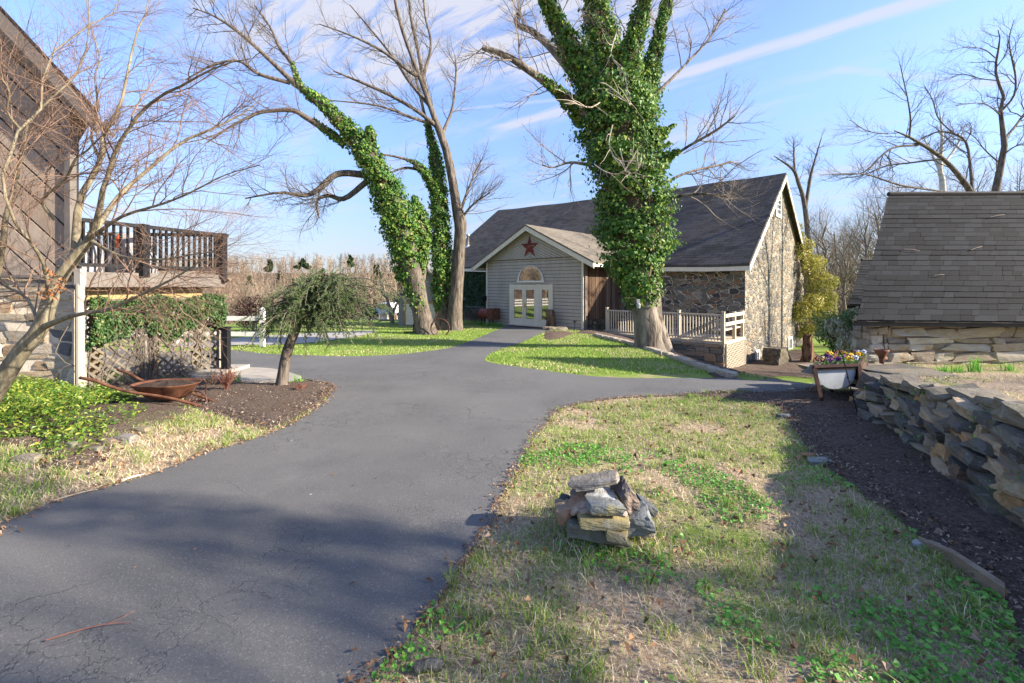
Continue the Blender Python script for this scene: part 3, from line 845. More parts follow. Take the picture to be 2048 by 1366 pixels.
GABLESTONE = fieldstone('gable_rubble', (1, 2), 2.5, 4.6, [(0.22, 0.19, 0.145), (0.11, 0.103, 0.095), (0.34, 0.295, 0.215), (0.30, 0.21, 0.125), (0.20, 0.185, 0.165), (0.38, 0.335, 0.26), (0.11, 0.105, 0.10)], (0.38, 0.335, 0.26), 0.075, 0.05)

def shingles(name, ua, va, w, h, c1, c2):
    m = Mat(name, 0.9, 0.2)
    br = m.n('ShaderNodeTexBrick')
    v = m.swz(ua, va)
    m.l(v, br.inputs['Vector'])
    for k_, x_ in (('Scale', 1.0), ('Brick Width', w), ('Row Height', h), ('Mortar Size', h * 0.05), ('Mortar Smooth', 0.3), ('Bias', 0.0)): br.inputs[k_].default_value = x_
    br.inputs['Color1'].default_value = (*c1, 1); br.inputs['Color2'].default_value = (*c2, 1); br.inputs['Mortar'].default_value = (*[x * 0.35 for x in c1], 1)
    n = m.noise(1.1, 5, 0.7)
    c = m.mix(m.step(n, 0.4, 0.7, 0, 0.35), br.outputs['Color'], (0.13, 0.12, 0.11))
    c = m.mix(m.step(m.noise(45, 3), 0.5, 0.7, 0, 0.3), c, (0.16, 0.15, 0.14))
    m.color(c)
    saw = m.math('FRACT', m.math('DIVIDE', m.sep(1, v), h))
    m.bump(m.math('ADD', m.math('SUBTRACT', 1.0, saw), m.math('MULTIPLY', m.noise(60, 3), 0.3)), 0.55, 0.012)
    return m.m

def clip_half(poly, n, c, keep_less):
    out = []
    k = len(poly)
    for i in range(k):
        a, b = poly[i], poly[(i + 1) % k]
        da, db = a[0] * n[0] + a[1] * n[1] - c, b[0] * n[0] + b[1] * n[1] - c
        if not keep_less: da, db = -da, -db
        if da <= 0: out.append(a)
        if (da < 0 < db) or (db < 0 < da):
            t = da / (da - db); out.append((a[0] + (b[0] - a[0]) * t, a[1] + (b[1] - a[1]) * t))
    return out
def strips(mb, poly, o, ux, uy, ang, w, gap, depth, jit=0.0, off=0.0):
    """boards running at angle ang in a convex outline, each a thin slab standing off the plane"""
    n = (-math.sin(ang), math.cos(ang))
    pr = [p[0] * n[0] + p[1] * n[1] for p in poly]
    c = min(pr) - off * w
    while c < max(pr):
        p = clip_half(poly, n, c + w - gap, True)
        if len(p) > 2: p = clip_half(p, n, c, False)
        if len(p) > 2:
            q = [p[0]]
            for t in p[1:]:
                if math.hypot(t[0] - q[-1][0], t[1] - q[-1][1]) > 1e-4: q.append(t)
            if math.hypot(q[0][0] - q[-1][0], q[0][1] - q[-1][1]) < 1e-4: q.pop()
            if len(q) > 2:
                k = len(q); d = depth + RNG.uniform(-jit, jit)
                P = np.array([np.asarray(o, float) + a * np.asarray(ux, float) + b * np.asarray(uy, float) for a, b in q])
                nz = np.cross(ux, uy)
                mb.add(np.vstack((P, P + nz * d)), [[i, (i + 1) % k, k + (i + 1) % k, k + i] for i in range(k)], np.array([[k, k + i, k + i + 1] for i in range(1, k - 1)]))
        c += w
    return mb

# ------------------------------------------------------------------ the stone barn
U = np.array((-0.73474, 0.67834)); Vv = np.array((0.67834, 0.73474)); P2 = np.array((10.86, 20.741))
barn = thing('barn', 'long stone barn with dark shingle roof and a taupe gabled entrance', 'barn', (P2[0], P2[1], 0), math.atan2(-U[1], -U[0]))
def bw(x, y, z=0.0):
    p = P2 - U * x + Vv * y
    return np.array((p[0], p[1], z))
EZ, RZ, HG = 2.81, 7.92, 6.92
SL = (RZ - EZ) / HG
LX = -22.75
b = MB(); b.box(((LX - 6.57) / 2 + 0.0, 0.3, 0.2), (-6.57 - LX + 13.1 - 0.0 - 6.53, 0.6, 5.9)); 
b = MB(); b.box((LX / 2 - .002, 0.294, 0.1), (-LX - .004, 0.6, 5.5)); b.build('stone_wall', BARNSTONE, barn, False, label='dark fieldstone wall with pale mortar')
b = MB(); b.prism([(0.6, -3.2), (2 * HG, -3.2), (2 * HG, EZ - .02), (HG, RZ - 0.05), (0.6, EZ + 0.6 * SL - .05)], (-0.6, 0, 0), (0, 1, 0), (0, 0, 1), 0.605)
b.box((-0.2975, 0.299, -0.2), (0.605, 0.604, 5.8)); b.build('gable_wall', GABLESTONE, barn, False, label='sunlit pale rubble gable wall')
b = MB(); b.box((LX / 2 - .4, 2 * HG - 0.3, 0.0), (-LX - 1, 0.5, 5.5)); b.box((LX + .25, HG, 0.0), (0.5, 2 * HG - .9, 5.5)); b.prism([(0.1, 2.6), (2 * HG - .1, 2.6), (HG, RZ)], (LX, 0, 0), (0, 1, 0), (0, 0, 1), 0.4)
b.build('outer_wall', GABLESTONE, barn, False)
ROOF = shingles('barn_shingles', 0, 1, 0.5, 0.19, (0.046, 0.039, 0.033), (0.090, 0.078, 0.067))
nx, ns = 36, 10
xg = np.linspace(LX - 0.15, 0.32, nx)
def roof_z(x, y):
    lift = 0.021 * np.maximum(0, -x)
    sag = 0.10 * np.sin(np.clip(-x / 22.7, 0, 1) * PI)
    return np.where(y < HG, EZ + SL * y, RZ - SL * (y - HG)) + lift - sag + 0.02 * np.sin(x * 1.3)
V = []; Fq = []
yg = np.concatenate((np.linspace(-0.48, HG, ns), np.linspace(HG, 2 * HG + 0.4, ns)[1:]))
Xg, Yg = np.meshgrid(xg, yg); Zt = roof_z(Xg, Yg) + 0.14
top = np.stack((Xg, Yg, Zt), -1).reshape(-1, 3); bot = np.stack((Xg, Yg, Zt - 0.13), -1).reshape(-1, 3)
nyg = len(yg); N0 = len(top)
I = (np.arange(nyg - 1)[:, None] * nx + np.arange(nx - 1)).ravel()
q1 = np.stack((I, I + 1, I + nx + 1, I + nx), 1); q2 = q1[:, ::-1] + N0
e1 = [[i, i + N0, i + 1 + N0, i + 1] for i in range(nx - 1)]; r = np.arange(nyg - 1) * nx
e2 = [[a, a + nx, a + nx + N0, a + N0] for a in r]; e3 = [[a + nx - 1, a + nx - 1 + N0, a + 2 * nx - 1 + N0, a + 2 * nx - 1] for a in r]
b = MB(); b.add(np.vstack((top, bot)), q1, q2, e1, e2, e3); roof = b.build('roof', ROOF, barn, False)
b = MB(); K = 12
for i in range(K):
    xa, xb = LX + (0.3 - LX) * i / K, LX + (0.3 - LX) * (i + 1) / K
    b.bar((xa, -0.45, float(roof_z(xa, -0.45)) - 0.11), (xb, -0.45, float(roof_z(xb, -0.45)) - 0.11), 0.04, 0.22)
b.build('fascia', CREAM, barn, False)
b = MB()
b.bar((0.30, -0.47, EZ - 0.44), (0.30, HG, RZ - 0.06), 0.05, 0.24, (1, 0, 0.001)) if False else None
for y0, z0, y1, z1 in ((-0.47, EZ - 0.47 * SL - 0.06, HG, RZ - 0.06), (HG, RZ - 0.06, 2 * HG + 0.38, EZ - 0.38 * SL - 0.06)):
    b.prism([(y0, z0 + 0.06), (y0, z0 - 0.24), (y1, z1 - 0.24), (y1, z1 + 0.06)][::1], (0.29, 0, 0), (0, 1, 0), (0, 0, 1), 0.045)
b.build('rake_board', CREAM, barn, False)
b = MB(); b.lathe([(0.10, 0), (0.10, 0.9), (0.17, 0.92), (0.17, 1.02), (0.02, 1.12)], (-21.6, 2.0, 4.75), 12); b.lathe([(0.3, -0.12), (0.16, 0.15)], (-21.6, 2.0, 4.75), 12)
b.build('vent_pipe', plain('galvanised', (0.5, 0.5, 0.5), 0.4, 0.15, 6, 0, 0.4, 0.6), barn, False, True)

def window(parent, x, y, z, w, h, ax, n, mat=WHITE, bars=(1, 1), t=0.07):
    """a framed window on a wall: ax along the wall, n out of it"""
    ax = np.array(ax, float); n = np.array(n, float); o = np.array((x, y, z), float); zz_ = np.array((0, 0, 1.0))
    f = MB()
    for sgn in (-1, 1):
        f.box(o + ax * sgn * (w / 2 - t / 2) + n * 0.03, (t, 0.10, h), (ax, n, zz_)); f.box(o + zz_ * sgn * (h / 2 - t / 2) + n * 0.028, (w - 2 * t, 0.095, t), (ax, n, zz_))
    for i in range(bars[0]): f.box(o + ax * ((i + 1) / (bars[0] + 1) - .5) * (w - 2 * t) + n * 0.035, (0.03, 0.04, h - 2 * t), (ax, n, zz_))
    for i in range(bars[1]): f.box(o + zz_ * ((i + 1) / (bars[1] + 1) - .5) * (h - 2 * t) + n * 0.033, (w - 2 * t, 0.045, 0.04), (ax, n, zz_))
    fo = f.build('window', mat, parent, False)
    g = MB(); g.box(o + n * 0.012, (w - 2 * t + .01, 0.02, h - 2 * t + .01), (ax, n, zz_)); g.build('pane', GLASS, fo, False)
    return fo
window(barn, 0, 6.35, 6.2, 1.3, 1.5, (0, 1, 0), (1, 0, 0), WHITE, (1, 3), 0.2)
window(barn, 0, 1.95, -1.95, 0.62, 0.62, (0, 1, 0), (1, 0, 0), WHITE, (1, 0), 0.1)
window(barn, 0, 9.35, -2.05, 1.1, 0.85, (0, 1, 0), (1, 0, 0), WHITE, (1, 0), 0.12)

# the gabled entrance
EX0, EX1, EY = -13.6, -6.57, -3.54
XC = -10.05
b = MB(); b.box(((EX0 + EX1) / 2, EY / 2 - 0.01, 1.05), (EX1 - EX0 - 0.04, -EY - 0.06, 3.9)); b.build('entrance_core', DARK, barn, False)  # dark core behind the board gaps stands in for the clapboards' shadow lines
b = MB(); b = strips(b, [(EX0, -0.95), (EX1, -0.95), (EX1, 3.05), (EX0, 3.05)], (0, EY + 0.0, 0), (1, 0, 0), (0, 0, 1), 0.0, 0.185, 0.020, 0.03, 0.002)
b.build('entrance_wall', TAUPE, barn, False)
b = MB(); strips(b, [(EY + .02, -0.9), (-0.02, -0.9), (-0.02, 3.0), (EY + .02, 3.0)], (EX0 - .0, 0, 0), (0, 1, 0), (0, 0, 1), 0.0, 0.185, 0.012, -0.03); b.build('entrance_side_wall', TAUPE, barn, False)
for x_ in (EX0, EX1): b = MB(); b.box((x_ - math.copysign(0.03, x_ + 10), EY - 0.035, 1.0), (0.11, 0.05, 3.95)); b.build('corner_board', CREAM, barn, False)
T = math.tan(R(26.6)); AZ = 4.86
b = MB()
wl = [(EX0 - 0.35, 3.07), (EX1 + 0.35, 3.07), (XC, 3.07 + (EX1 + 0.35 - XC) * T * 0.92)]
for half in (0, 1):
    pl = [(XC, wl[0][1]), wl[1], wl[2]] if half else [wl[0], (XC, wl[0][1]), wl[2]]
    strips(b, pl, (0, EY - 0.10, 0), (1, 0, 0), (0, 0, 1), (-1 if half else 1) * math.atan(T * 0.92), 0.135, 0.018, 0.025, 0.0)
b.build('gable_siding', TAUPE, barn, False)
b = MB(); b.prism([(EX0 - 0.35, 3.05), (EX1 + 0.35, 3.05), (XC, 3.05 + 3.8 * T * 0.92)], (0, EY - 0.095, 0), (1, 0, 0), (0, 0, 1), -0.12); b.build('gable_backing', DARK, barn, False)
HW = 4.42
EROOF = shingles('entrance_shingles', 1, 2, 0.33, 0.075, (0.145, 0.122, 0.09), (0.22, 0.186, 0.138))
b = MB()
for sg in (-1, 1):
    a = np.array((XC, AZ + 0.1)); e = np.array((XC + sg * HW, AZ + 0.1 - HW * T))
    yb = [EY - 0.52, 2.8, 3.0]
    n_ = 10
    for k in range(n_):
        p, q = a + (e - a) * k / n_, a + (e - a) * (k + 1) / n_
        P = [(p[0], EY - .52, p[1]), (q[0], EY - .52, q[1]), (q[0], 2.9, q[1]), (p[0], 2.9, p[1])]
        P2_ = [(x, y, z - 0.09) for x, y, z in P]
        b.add(P + P2_, [[0, 1, 2, 3], [7, 6, 5, 4], [0, 4, 5, 1], [1, 5, 6, 2]] if sg < 0 else [[3, 2, 1, 0], [4, 5, 6, 7], [1, 5, 4, 0], [2, 6, 5, 1]])
b.build('entrance_roof', EROOF, barn, False)
b = MB()
for sg in (-1, 1):
    b.prism([(XC, AZ + 0.03), (XC, AZ - 0.25), (XC + sg * (HW - .02), AZ - 0.25 - (HW - .02) * T), (XC + sg * (HW - .02), AZ + 0.03 - (HW - .02) * T)][::sg], (0, EY - 0.50, 0), (1, 0, 0), (0, 0, 1), -0.04)
    b.box((XC + sg * (HW - 0.03), (EY - 0.45) / 2 - .2, AZ - HW * T - 0.06), (0.04, -EY + 0.3, 0.17))
b.build('entrance_rake', CREAM, barn, False)
b = MB(); b.quad((EX0 - .5, EY - 0.5, 2.78), (EX1 + .5, EY - 0.5, 2.78), (EX1 + .5, EY - 0.1, 3.06), (EX0 - .5, EY - 0.1, 3.06)) if False else None
# doors
zb, zt = -0.62, 1.60
fy = EY - 0.03
def leaf(x0, x1, label):
    f = MB(); w = x1 - x0; st = 0.13
    f.box((x0 + st / 2, fy - 0.03, (zb + zt - .1) / 2), (st, 0.05, zt - zb - .1)); f.box((x1 - st / 2, fy - 0.03, (zb + zt - .1) / 2), (st, 0.05, zt - zb - .1))
    f.box(((x0 + x1) / 2, fy - 0.029, zb + 0.16), (w - 2 * st, 0.048, 0.32)); f.box(((x0 + x1) / 2, fy - 0.029, zt - .18), (w - 2 * st, 0.048, 0.16))
    o = f.build('door', CREAM, barn, False)
    g = MB(); g.box(((x0 + x1) / 2, fy - 0.012, (zb + .32 + zt - .26) / 2), (w - 2 * st + .01, 0.02, zt - zb - .56)); g.build('pane', GLASS, o, False)
    return o
d1 = leaf(-11.42, -10.52, ''); d2 = leaf(-10.50, -9.64, ''); d3 = leaf(-9.36, -8.64, '')
hb = MB(); hb.box((-10.44, fy - 0.075, 0.45), (0.05, 0.04, 0.25)); hb.build('handle', plain('brass', (0.5, 0.36, 0.14), 0.35, 0.1, 5, 0, 0.5, 0.9), d2, False)
b = MB()
for x_, w_ in ((-11.53, 0.2), (-9.5, 0.26), (-8.55, 0.16)): b.box((x_, fy - 0.035, (zb + zt) / 2 + .02), (w_, 0.065, zt - zb + .04))
b.box((-10.04, fy - 0.036, zt - .04), (3.1, 0.068, 0.13)); b.box((-10.04, fy - 0.08, zb - .04), (3.1, 0.2, 0.07))
b.build('door_frame', CREAM, barn, False)
# arched window over the doors
b = MB(); rr, zb2 = 0.95, 1.76
an = np.linspace(0, PI, 25)
o_ = [(XC + rr * math.cos(t), zb2 + rr * math.sin(t)) for t in an]; i_ = [(XC + (rr - .1) * math.cos(t), zb2 + .1 + (rr - .12) * math.sin(t)) for t in an]
for k in range(24): b.prism([o_[k], o_[k + 1], i_[k + 1], i_[k]], (0, fy - 0.02, 0), (1, 0, 0), (0, 0, 1), 0.055)
b.box((XC, fy - 0.048, zb2 + .03), (2 * rr + .08, 0.07, 0.09))
aw = b.build('arched_window', WHITE, barn, False)
b = MB(); b.prism([(XC + (rr - .06) * math.cos(t), zb2 + .06 + (rr - .1) * math.sin(t)) for t in an], (0, fy - .005, 0), (1, 0, 0), (0, 0, 1), 0.025); b.build('pane', GLASS, aw, False)
# old board wall at the side of the entrance, over a low stone base
b = MB(); strips(b, [(EY + .06, -0.2), (-.02, -0.2), (-.02, 3.0), (EY + .06, 3.0)], (EX1 + .005, 0, 0), (0, 1, 0), (0, 0, 1), PI / 2, 0.19, 0.014, 0.03, 0.012)
b.box((EX1 + .05, EY + .12, 1.05), (0.1, 0.22, 3.9)); b.build('board_wall', BARNBOARD, barn, False, label='weathered brown vertical board wall')
b = MB(); courses(b, (EX1 + .02, EY + .3, -0.85), (0, 1, 0), (0, 0, 1), 3.2, 0.62, depth=0.12, k=2); b.build('stone_base', stonemat('mossy_base', [(0.05, 0.05, 0.04), (0.09, 0.08, 0.05), (0.06, 0.07, 0.045)]), barn, False)
# wall lantern
b = MB(); b.box((EX0 - 0.02, EY - 0.1, 0.78), (0.1, 0.12, 0.3)); b.lathe([(0.03, -0.2), (0.1, -0.12), (0.13, 0.1), (0.16, 0.12), (0.02, 0.26)], (EX0 - 0.16, EY - 0.12, 0.72), 8)
solo(b, 'wall_lantern', 'dark lantern on the corner board beside the ivy covered barn wall', 'lantern', BLACKMETAL, (0, 0, 0)); L = bpy.data.objects['wall_lantern']; L.parent = None
L.location = barn.location; L.rotation_euler = barn.rotation_euler
# rusty five pointed star
m = Mat('rusty_red_tin', 0.6, 0.4); n = m.noise(5, 6, 0.7)
m.color(m.ramp(n, [(0.3, (0.10, 0.018, 0.014)), (0.55, (0.22, 0.04, 0.03)), (0.66, (0.36, 0.22, 0.2))])); m.b.inputs['Metallic'].default_value = 0.2
b = MB(); V = [(0, 0, 0.0)] ; V[0] = (0, -0.13, 0)
for k in range(10):
    r_ = 0.66 if k % 2 == 0 else 0.25
    V.append((r_ * math.sin(k * PI / 5), 0, r_ * math.cos(k * PI / 5)))
V.append((0, 0.01, 0))
b.add(V, [[0, 1 + (k + 1) % 10, 1 + k] for k in range(10)], [[11, 1 + k, 1 + (k + 1) % 10] for k in range(10)])
o = bpy.data.objects.new('barn_star', b.mesh('barn_star', (m.m,))); COL.objects.link(o)
tag(o, 'rusty red five pointed tin star on the entrance gable', 'star')
p = bw(XC, EY - 0.15, 3.72); o.location = p; o.rotation_euler = barn.rotation_euler

# porch deck along the barn
porch = thing('porch', 'cream painted porch deck with slatted railing on a stone base', 'porch', tuple(bw(0, -2.92, 0)), barn.rotation_euler[2])
D0 = -2.92
def pl(x, y, z): return (x, y - D0, z)
b = MB(); strips(b, [(-6.4, 0), (0, 0), (0, -D0 - .02), (-6.4, -D0 - .02)], (0, 0, -0.83), (1, 0, 0), (0, 1, 0), 0, 0.14, 0.008, 0.04); b.box((-3.2, 1.46, -0.9), (6.4, 2.9, 0.12)); b.build('floor', BEIGE, porch, False)
b = MB(); b.box((-2.9, 0.2, -1.7), (5.6, 0.35, 1.45)); courses(b, (-5.7, 0.0, -2.3), (1, 0, 0), (0, 0, 1), 5.7, 1.42, (0.15, 0.35), (0.3, 0.9), 0.2, 0.06, 0.02, k=3)
b.build('stone_base', stonemat('porch_stone', [(0.16, 0.155, 0.145), (0.26, 0.235, 0.19), (0.2, 0.19, 0.165), (0.32, 0.24, 0.165)], 3, 0.3), porch, False)
for x_ in (-5.61, -1.95, -0.06):
    q = MB(); q.box((x_, 0.05, -0.2), (0.11, 0.11, 1.3)); q.box((x_, 0.05, 0.465), (0.14, 0.14, 0.03)); q.build('post', BEIGE, porch, False)
for y_ in (1.5, 2.72):
    q = MB(); q.box((-0.06, y_, -0.2), (0.13, 0.13, 1.25)); q.build('post', BEIGE, porch, False)
b = MB(); b.bar((-5.56, 0.05, 0.33), (-2.0, 0.05, 0.33), 0.08, 0.06); b.bar((-1.9, 0.05, 0.33), (-.11, 0.05, 0.33), 0.08, 0.06); b.bar((-5.56, 0.05, -0.68), (-2.0, 0.05, -0.68), 0.06, 0.07); b.bar((-1.9, 0.05, -0.68), (-.11, 0.05, -0.68), 0.06, 0.07); b.build('rail', BEIGE, porch, False)
q = MB(); q.box((0, 0.012, -0.23), (0.042, 0.036, 1.06)); me = q.mesh('baluster', (BEIGE,))
for k in range(42):
    x_ = -5.47 + k * 0.13
    if abs(x_ + 1.95) < 0.07: continue
    o = bpy.data.objects.new('baluster', me); COL.objects.link(o); o.parent = porch; o.location = (x_, -0.012, 0)
b = MB(); b.bar((-0.0, 0.1, 0.30), (-0.0, 2.8, 0.30), 0.04, 0.15); b.bar((-0.0, 0.1, -0.06), (-0.0, 2.8, -0.06), 0.04, 0.15); b.bar((-0.32, 0.1, -0.33), (-0.32, 2.8, -0.33), 0.45, 0.06); b.build('bench', BEIGE, porch, False)
b = MB()
pl_ = [(0.12, -2.15), (2.8, -2.15), (2.8, -0.9), (0.12, -0.9)]
strips(b, pl_, (0.02, 0, 0), (0, 1, 0), (0, 0, 1), PI / 4, 0.13, 0.085, 0.012); strips(b, pl_, (0.033, 0, 0), (0, 1, 0), (0, 0, 1), -PI / 4, 0.13, 0.085, 0.012)
for a_, c_ in (((0.12, -2.15), (0.12, -0.9)), ((2.8, -2.15), (2.8, -0.9)), ((0.1, -0.88), (2.82, -0.88)), ((0.1, -2.15), (2.82, -2.15))): b.bar((0.03, *a_), (0.03, *c_), 0.05, 0.07, (1, 0, 0))
b.build('lattice', BEIGE, porch, False)

# ------------------------------------------------------------------ the house by the deck
C0 = np.array((-7.06, 7.2)); H = np.array((-0.995, -0.100)); HN = np.array((0.100, -0.995)); GD = np.array((0.344, 0.939)); SD = np.array((-0.76, 0.65))
house = thing('house', 'house gable of pale ledge stone under weathered diagonal siding', 'house', (C0[0], C0[1], -0.3))
def hp(s, n=0.0, z=0.0): p = C0 + H * s + HN * n; return np.array((p[0], p[1], z))     # along the gable, out towards the viewer
ux = np.array((-H[0], -H[1], 0)); uz = np.array((0, 0, 1.0))
b = MB(); b.prism([(-7, -1.2), (0, -1.2), (0, 1.74), (-7, 1.74)], hp(0.02, 0.004), ux, uz, -0.08); b.build('mortar_wall', MORTAR, house)
LEDGE = stonemat('ledge_stone', [(0.44, 0.38, 0.29), (0.30, 0.265, 0.215), (0.50, 0.43, 0.32), (0.14, 0.145, 0.155), (0.38, 0.31, 0.22), (0.46, 0.41, 0.34), (0.33, 0.24, 0.16)], 3.2, 0.2)
b = MB(); courses(b, hp(3.2, 0.0, -0.7), ux, uz, 3.16, 2.42, (0.07, 0.2), (0.18, 0.75), 0.14, 0.05, 0.02, k=4, skew=0.16); b.build('stone_wall', LEDGE, house)
TT = math.tan(R(48.5)); ew = 4.66
wall = [(0, 1.78), (0, ew), (-3.6, ew + 3.6 * TT), (-7.2, ew), (-7.2, 1.78)][::-1]
b = MB(); b.prism(wall, hp(0, 0.02), ux, uz, -0.08); b.build('dark_backing', DARK, house)
DSIDE = Mat('weathered_siding', 0.85, 0.2); v = DSIDE.mapping((7, 7, 1.2), (0, R(45), 0)); n = DSIDE.noise(2.2, 7, 0.7, v); DSIDE.color(DSIDE.mix(DSIDE.step(n, 0.35, 0.7, 0, 0.55), DSIDE.ramp(DSIDE.island(), [(0, (0.27, 0.205, 0.155)), (0.5, (0.34, 0.265, 0.205)), (1, (0.40, 0.325, 0.26))]), (0.20, 0.15, 0.115))); DSIDE.bump(n, 0.4, 0.01); DSIDE = DSIDE.m
b = MB(); strips(b, [(0, 1.76), (-3.6, 1.76), (-3.6, ew + 3.6 * TT), (0, ew)][::-1], hp(0, 0.03), ux, uz, -math.atan(TT) * 0.92, 0.275, 0.03, 0.03, 0.003)
b.build('diagonal_siding', DSIDE, house, label='weathered taupe siding laid on the slant')
b = MB(); b.bar(hp(0.02, 0.07, 1.8), hp(0.02, 0.07, ew + .02), 0.09, 0.11, (0, 1, 0)); b.bar(hp(0.0, 0.1, 1.74), hp(3.4, 0.1, 1.74), 0.03, 0.04); b.build('corner_board', PALEGREY, house)
eo = 0.63
a0 = hp(-eo, 0.42, ew - eo * TT + 0.28); a1 = hp(3.6, 0.42, ew + 3.6 * TT + 0.28)
b = MB()
dn = np.array((0, 0, 1.0)); back = np.array((SD[0], SD[1], 0)) * 7
sl = unit(a1 - a0); nrm = np.cross(sl, np.array((GD[0], GD[1], 0)));  nrm = nrm * (1 if nrm[2] > 0 else -1)
# soffit and rake trim, with a dark roof edge above
b.add([a0, a1, a1 - dn * 0.26, a0 - dn * 0.26, a0 + np.append(GD, 0) * .03, a1 + np.append(GD, 0) * .03, a1 - dn * 0.34 + np.append(GD, 0) * .03, a0 - dn * 0.34 + np.append(GD, 0) * .03], [[0, 1, 2, 3], [7, 6, 5, 4], [0, 3, 7, 4], [3, 2, 6, 7]])
i0, i1 = hp(-eo, 0.0, ew - eo * TT - 0.06 + .1), hp(3.6, 0.0, ew + 3.6 * TT + .04)
b.add([a0 - dn * 0.25, a1 - dn * 0.25, i1, i0], [[0, 1, 2, 3]])
b.build('rake_trim', PALEGREY, house)
b = MB(); r0, r1 = a0 + dn * 0.02, a1 + dn * 0.02
t_ = nrm * 0.05
o0 = r0 - np.append(GD, 0) * -0.0
P = [r0, r1, r1 + back, r0 + back]; b.add(P + [p + t_ for p in P], [[0, 1, 2, 3], [7, 6, 5, 4], [0, 4, 5, 1], [3, 7, 4, 0], [2, 6, 7, 3]])
rr1 = hp(7.6, 0.34, ew - .1); P = [r1, rr1, rr1 + back, r1 + back]; b.add(P + [p + dn * 0.1 for p in P], [[0, 1, 2, 3], [7, 6, 5, 4], [0, 4, 5, 1], [3, 7, 4, 0], [2, 6, 7, 3]])
b.build('roof', plain('house_shingle', (0.10, 0.075, 0.06), 0.9, 0.4, 14, 0.5), house)
b = MB(); sc0 = hp(0.0, 0.0, 0); P = [sc0, sc0 + back]; b.add([P[0] + uz * -1, P[1] + uz * -1, P[1] + uz * ew, P[0] + uz * ew], [[0, 1, 2, 3]]); b.build('side_wall', DSIDE, house)
b = MB(); b.tube([hp(-0.16, 0.12, -0.4), hp(-0.16, 0.12, 1.62)], 0.058, 12); b.bar(hp(-0.16, 0.12, 1.6), hp(-0.16, 0.12, 1.86), 0.10, 0.10, (0, 1, 0)); b.build('downspout', plain('grey_pipe', (0.40, 0.36, 0.30), 0.5, 0.08, 4), house)

# raised deck behind the house corner
deck = thing('deck', 'raised deck with black baluster railing and grey fascia above the lattice', 'deck', (C0[0] + .2, C0[1] + .1, -0.3))
g3 = np.append(GD, 0); h3 = np.append(H, 0)
S0 = np.array((C0[0] + .03, C0[1] - .06, 0.0))
def dp(s, z, n=0.0): return S0 + g3 * s - h3 * n + uz * z           # n: out from the deck's face
DL = 2.5
b = MB(); b.bar(dp(0, 1.69), dp(DL + .05, 1.69), 0.04, 0.25); b.bar(dp(DL + .03, 1.69), dp(DL + .03, 1.69, -3.2), 0.04, 0.25); b.build('fascia', PALEGREY, deck)
b = MB(); b.add([dp(0, 1.80, -.02), dp(DL, 1.80, -.02), dp(DL, 1.80, -3.2), dp(0, 1.80, -3.2)], [[0, 1, 2, 3], [3, 2, 1, 0]]); b.build('floor', GREYWOOD, deck)
b = MB()
for s_ in np.arange(0.2, DL, 0.42): b.bar(dp(s_, 1.64, -.06), dp(s_, 1.64, -3.0), 0.045, 0.2)
b.bar(dp(0.1, 1.45, -.35), dp(DL - .1, 1.45, -.35), 0.08, 0.2); b.build('joists', TIMBER, deck)
for s_ in (0.6, 1.5, 2.35):
    q = MB(); q.bar(dp(s_, -0.6, -.35), dp(s_, 1.4, -.35), 0.12, 0.12, (0, 1, 0)); q.build('support_post', TIMBER, deck)
b = MB(); b.bar(dp(0, 2.66), dp(DL + .1, 2.66), 0.10, 0.06); b.bar(dp(0, 1.93), dp(DL, 1.93), 0.05, 0.06); b.bar(dp(DL, 2.66, .03), dp(DL, 2.66, -3), 0.1, 0.06); b.bar(dp(DL, 1.93), dp(DL, 1.93, -3), 0.05, 0.06)
b.bar(dp(.2, 2.66, -3), dp(DL, 2.66, -3), 0.1, 0.06); b.build('rail', BLACKMETAL, deck)
for s_, n_ in ((0.98, 0), (DL - .02, 0), (DL - .02, -1.6), (DL - .02, -3)):
    q = MB(); q.bar(dp(s_, 1.75, n_), dp(s_, 2.70, n_), 0.15, 0.15, (0, 1, 0)); q.build('post', BLACKMETAL, deck)
q = MB(); q.box((0, 0, 0), (0.032, 0.032, 0.72)); me = q.mesh('baluster', (BLACKMETAL,))
bal = [(s_, 0) for s_ in np.arange(0.12, DL - .1, 0.105) if abs(s_ - .98) > .1] + [(DL, -n_) for n_ in np.arange(0.12, 2.95, 0.11)]
for s_, n_ in bal:
    o = bpy.data.objects.new('baluster', me); COL.objects.link(o); o.parent = deck; w_ = dp(s_, 2.29, n_); o.location = (w_[0] - deck.location.x, w_[1] - deck.location.y, w_[2] - deck.location.z)
b = MB(); w_ = dp(DL - .02, 1.7, 0.03); b.lathe([(0.0, 0), (0.05, 0.0), (0.06, 0.05), (0.03, 0.1)], w_, 10, ((0, 1, 0), (0, 0, 1), (1, 0, 0))); b.build('fascia_lamp', BLACKMETAL, deck)
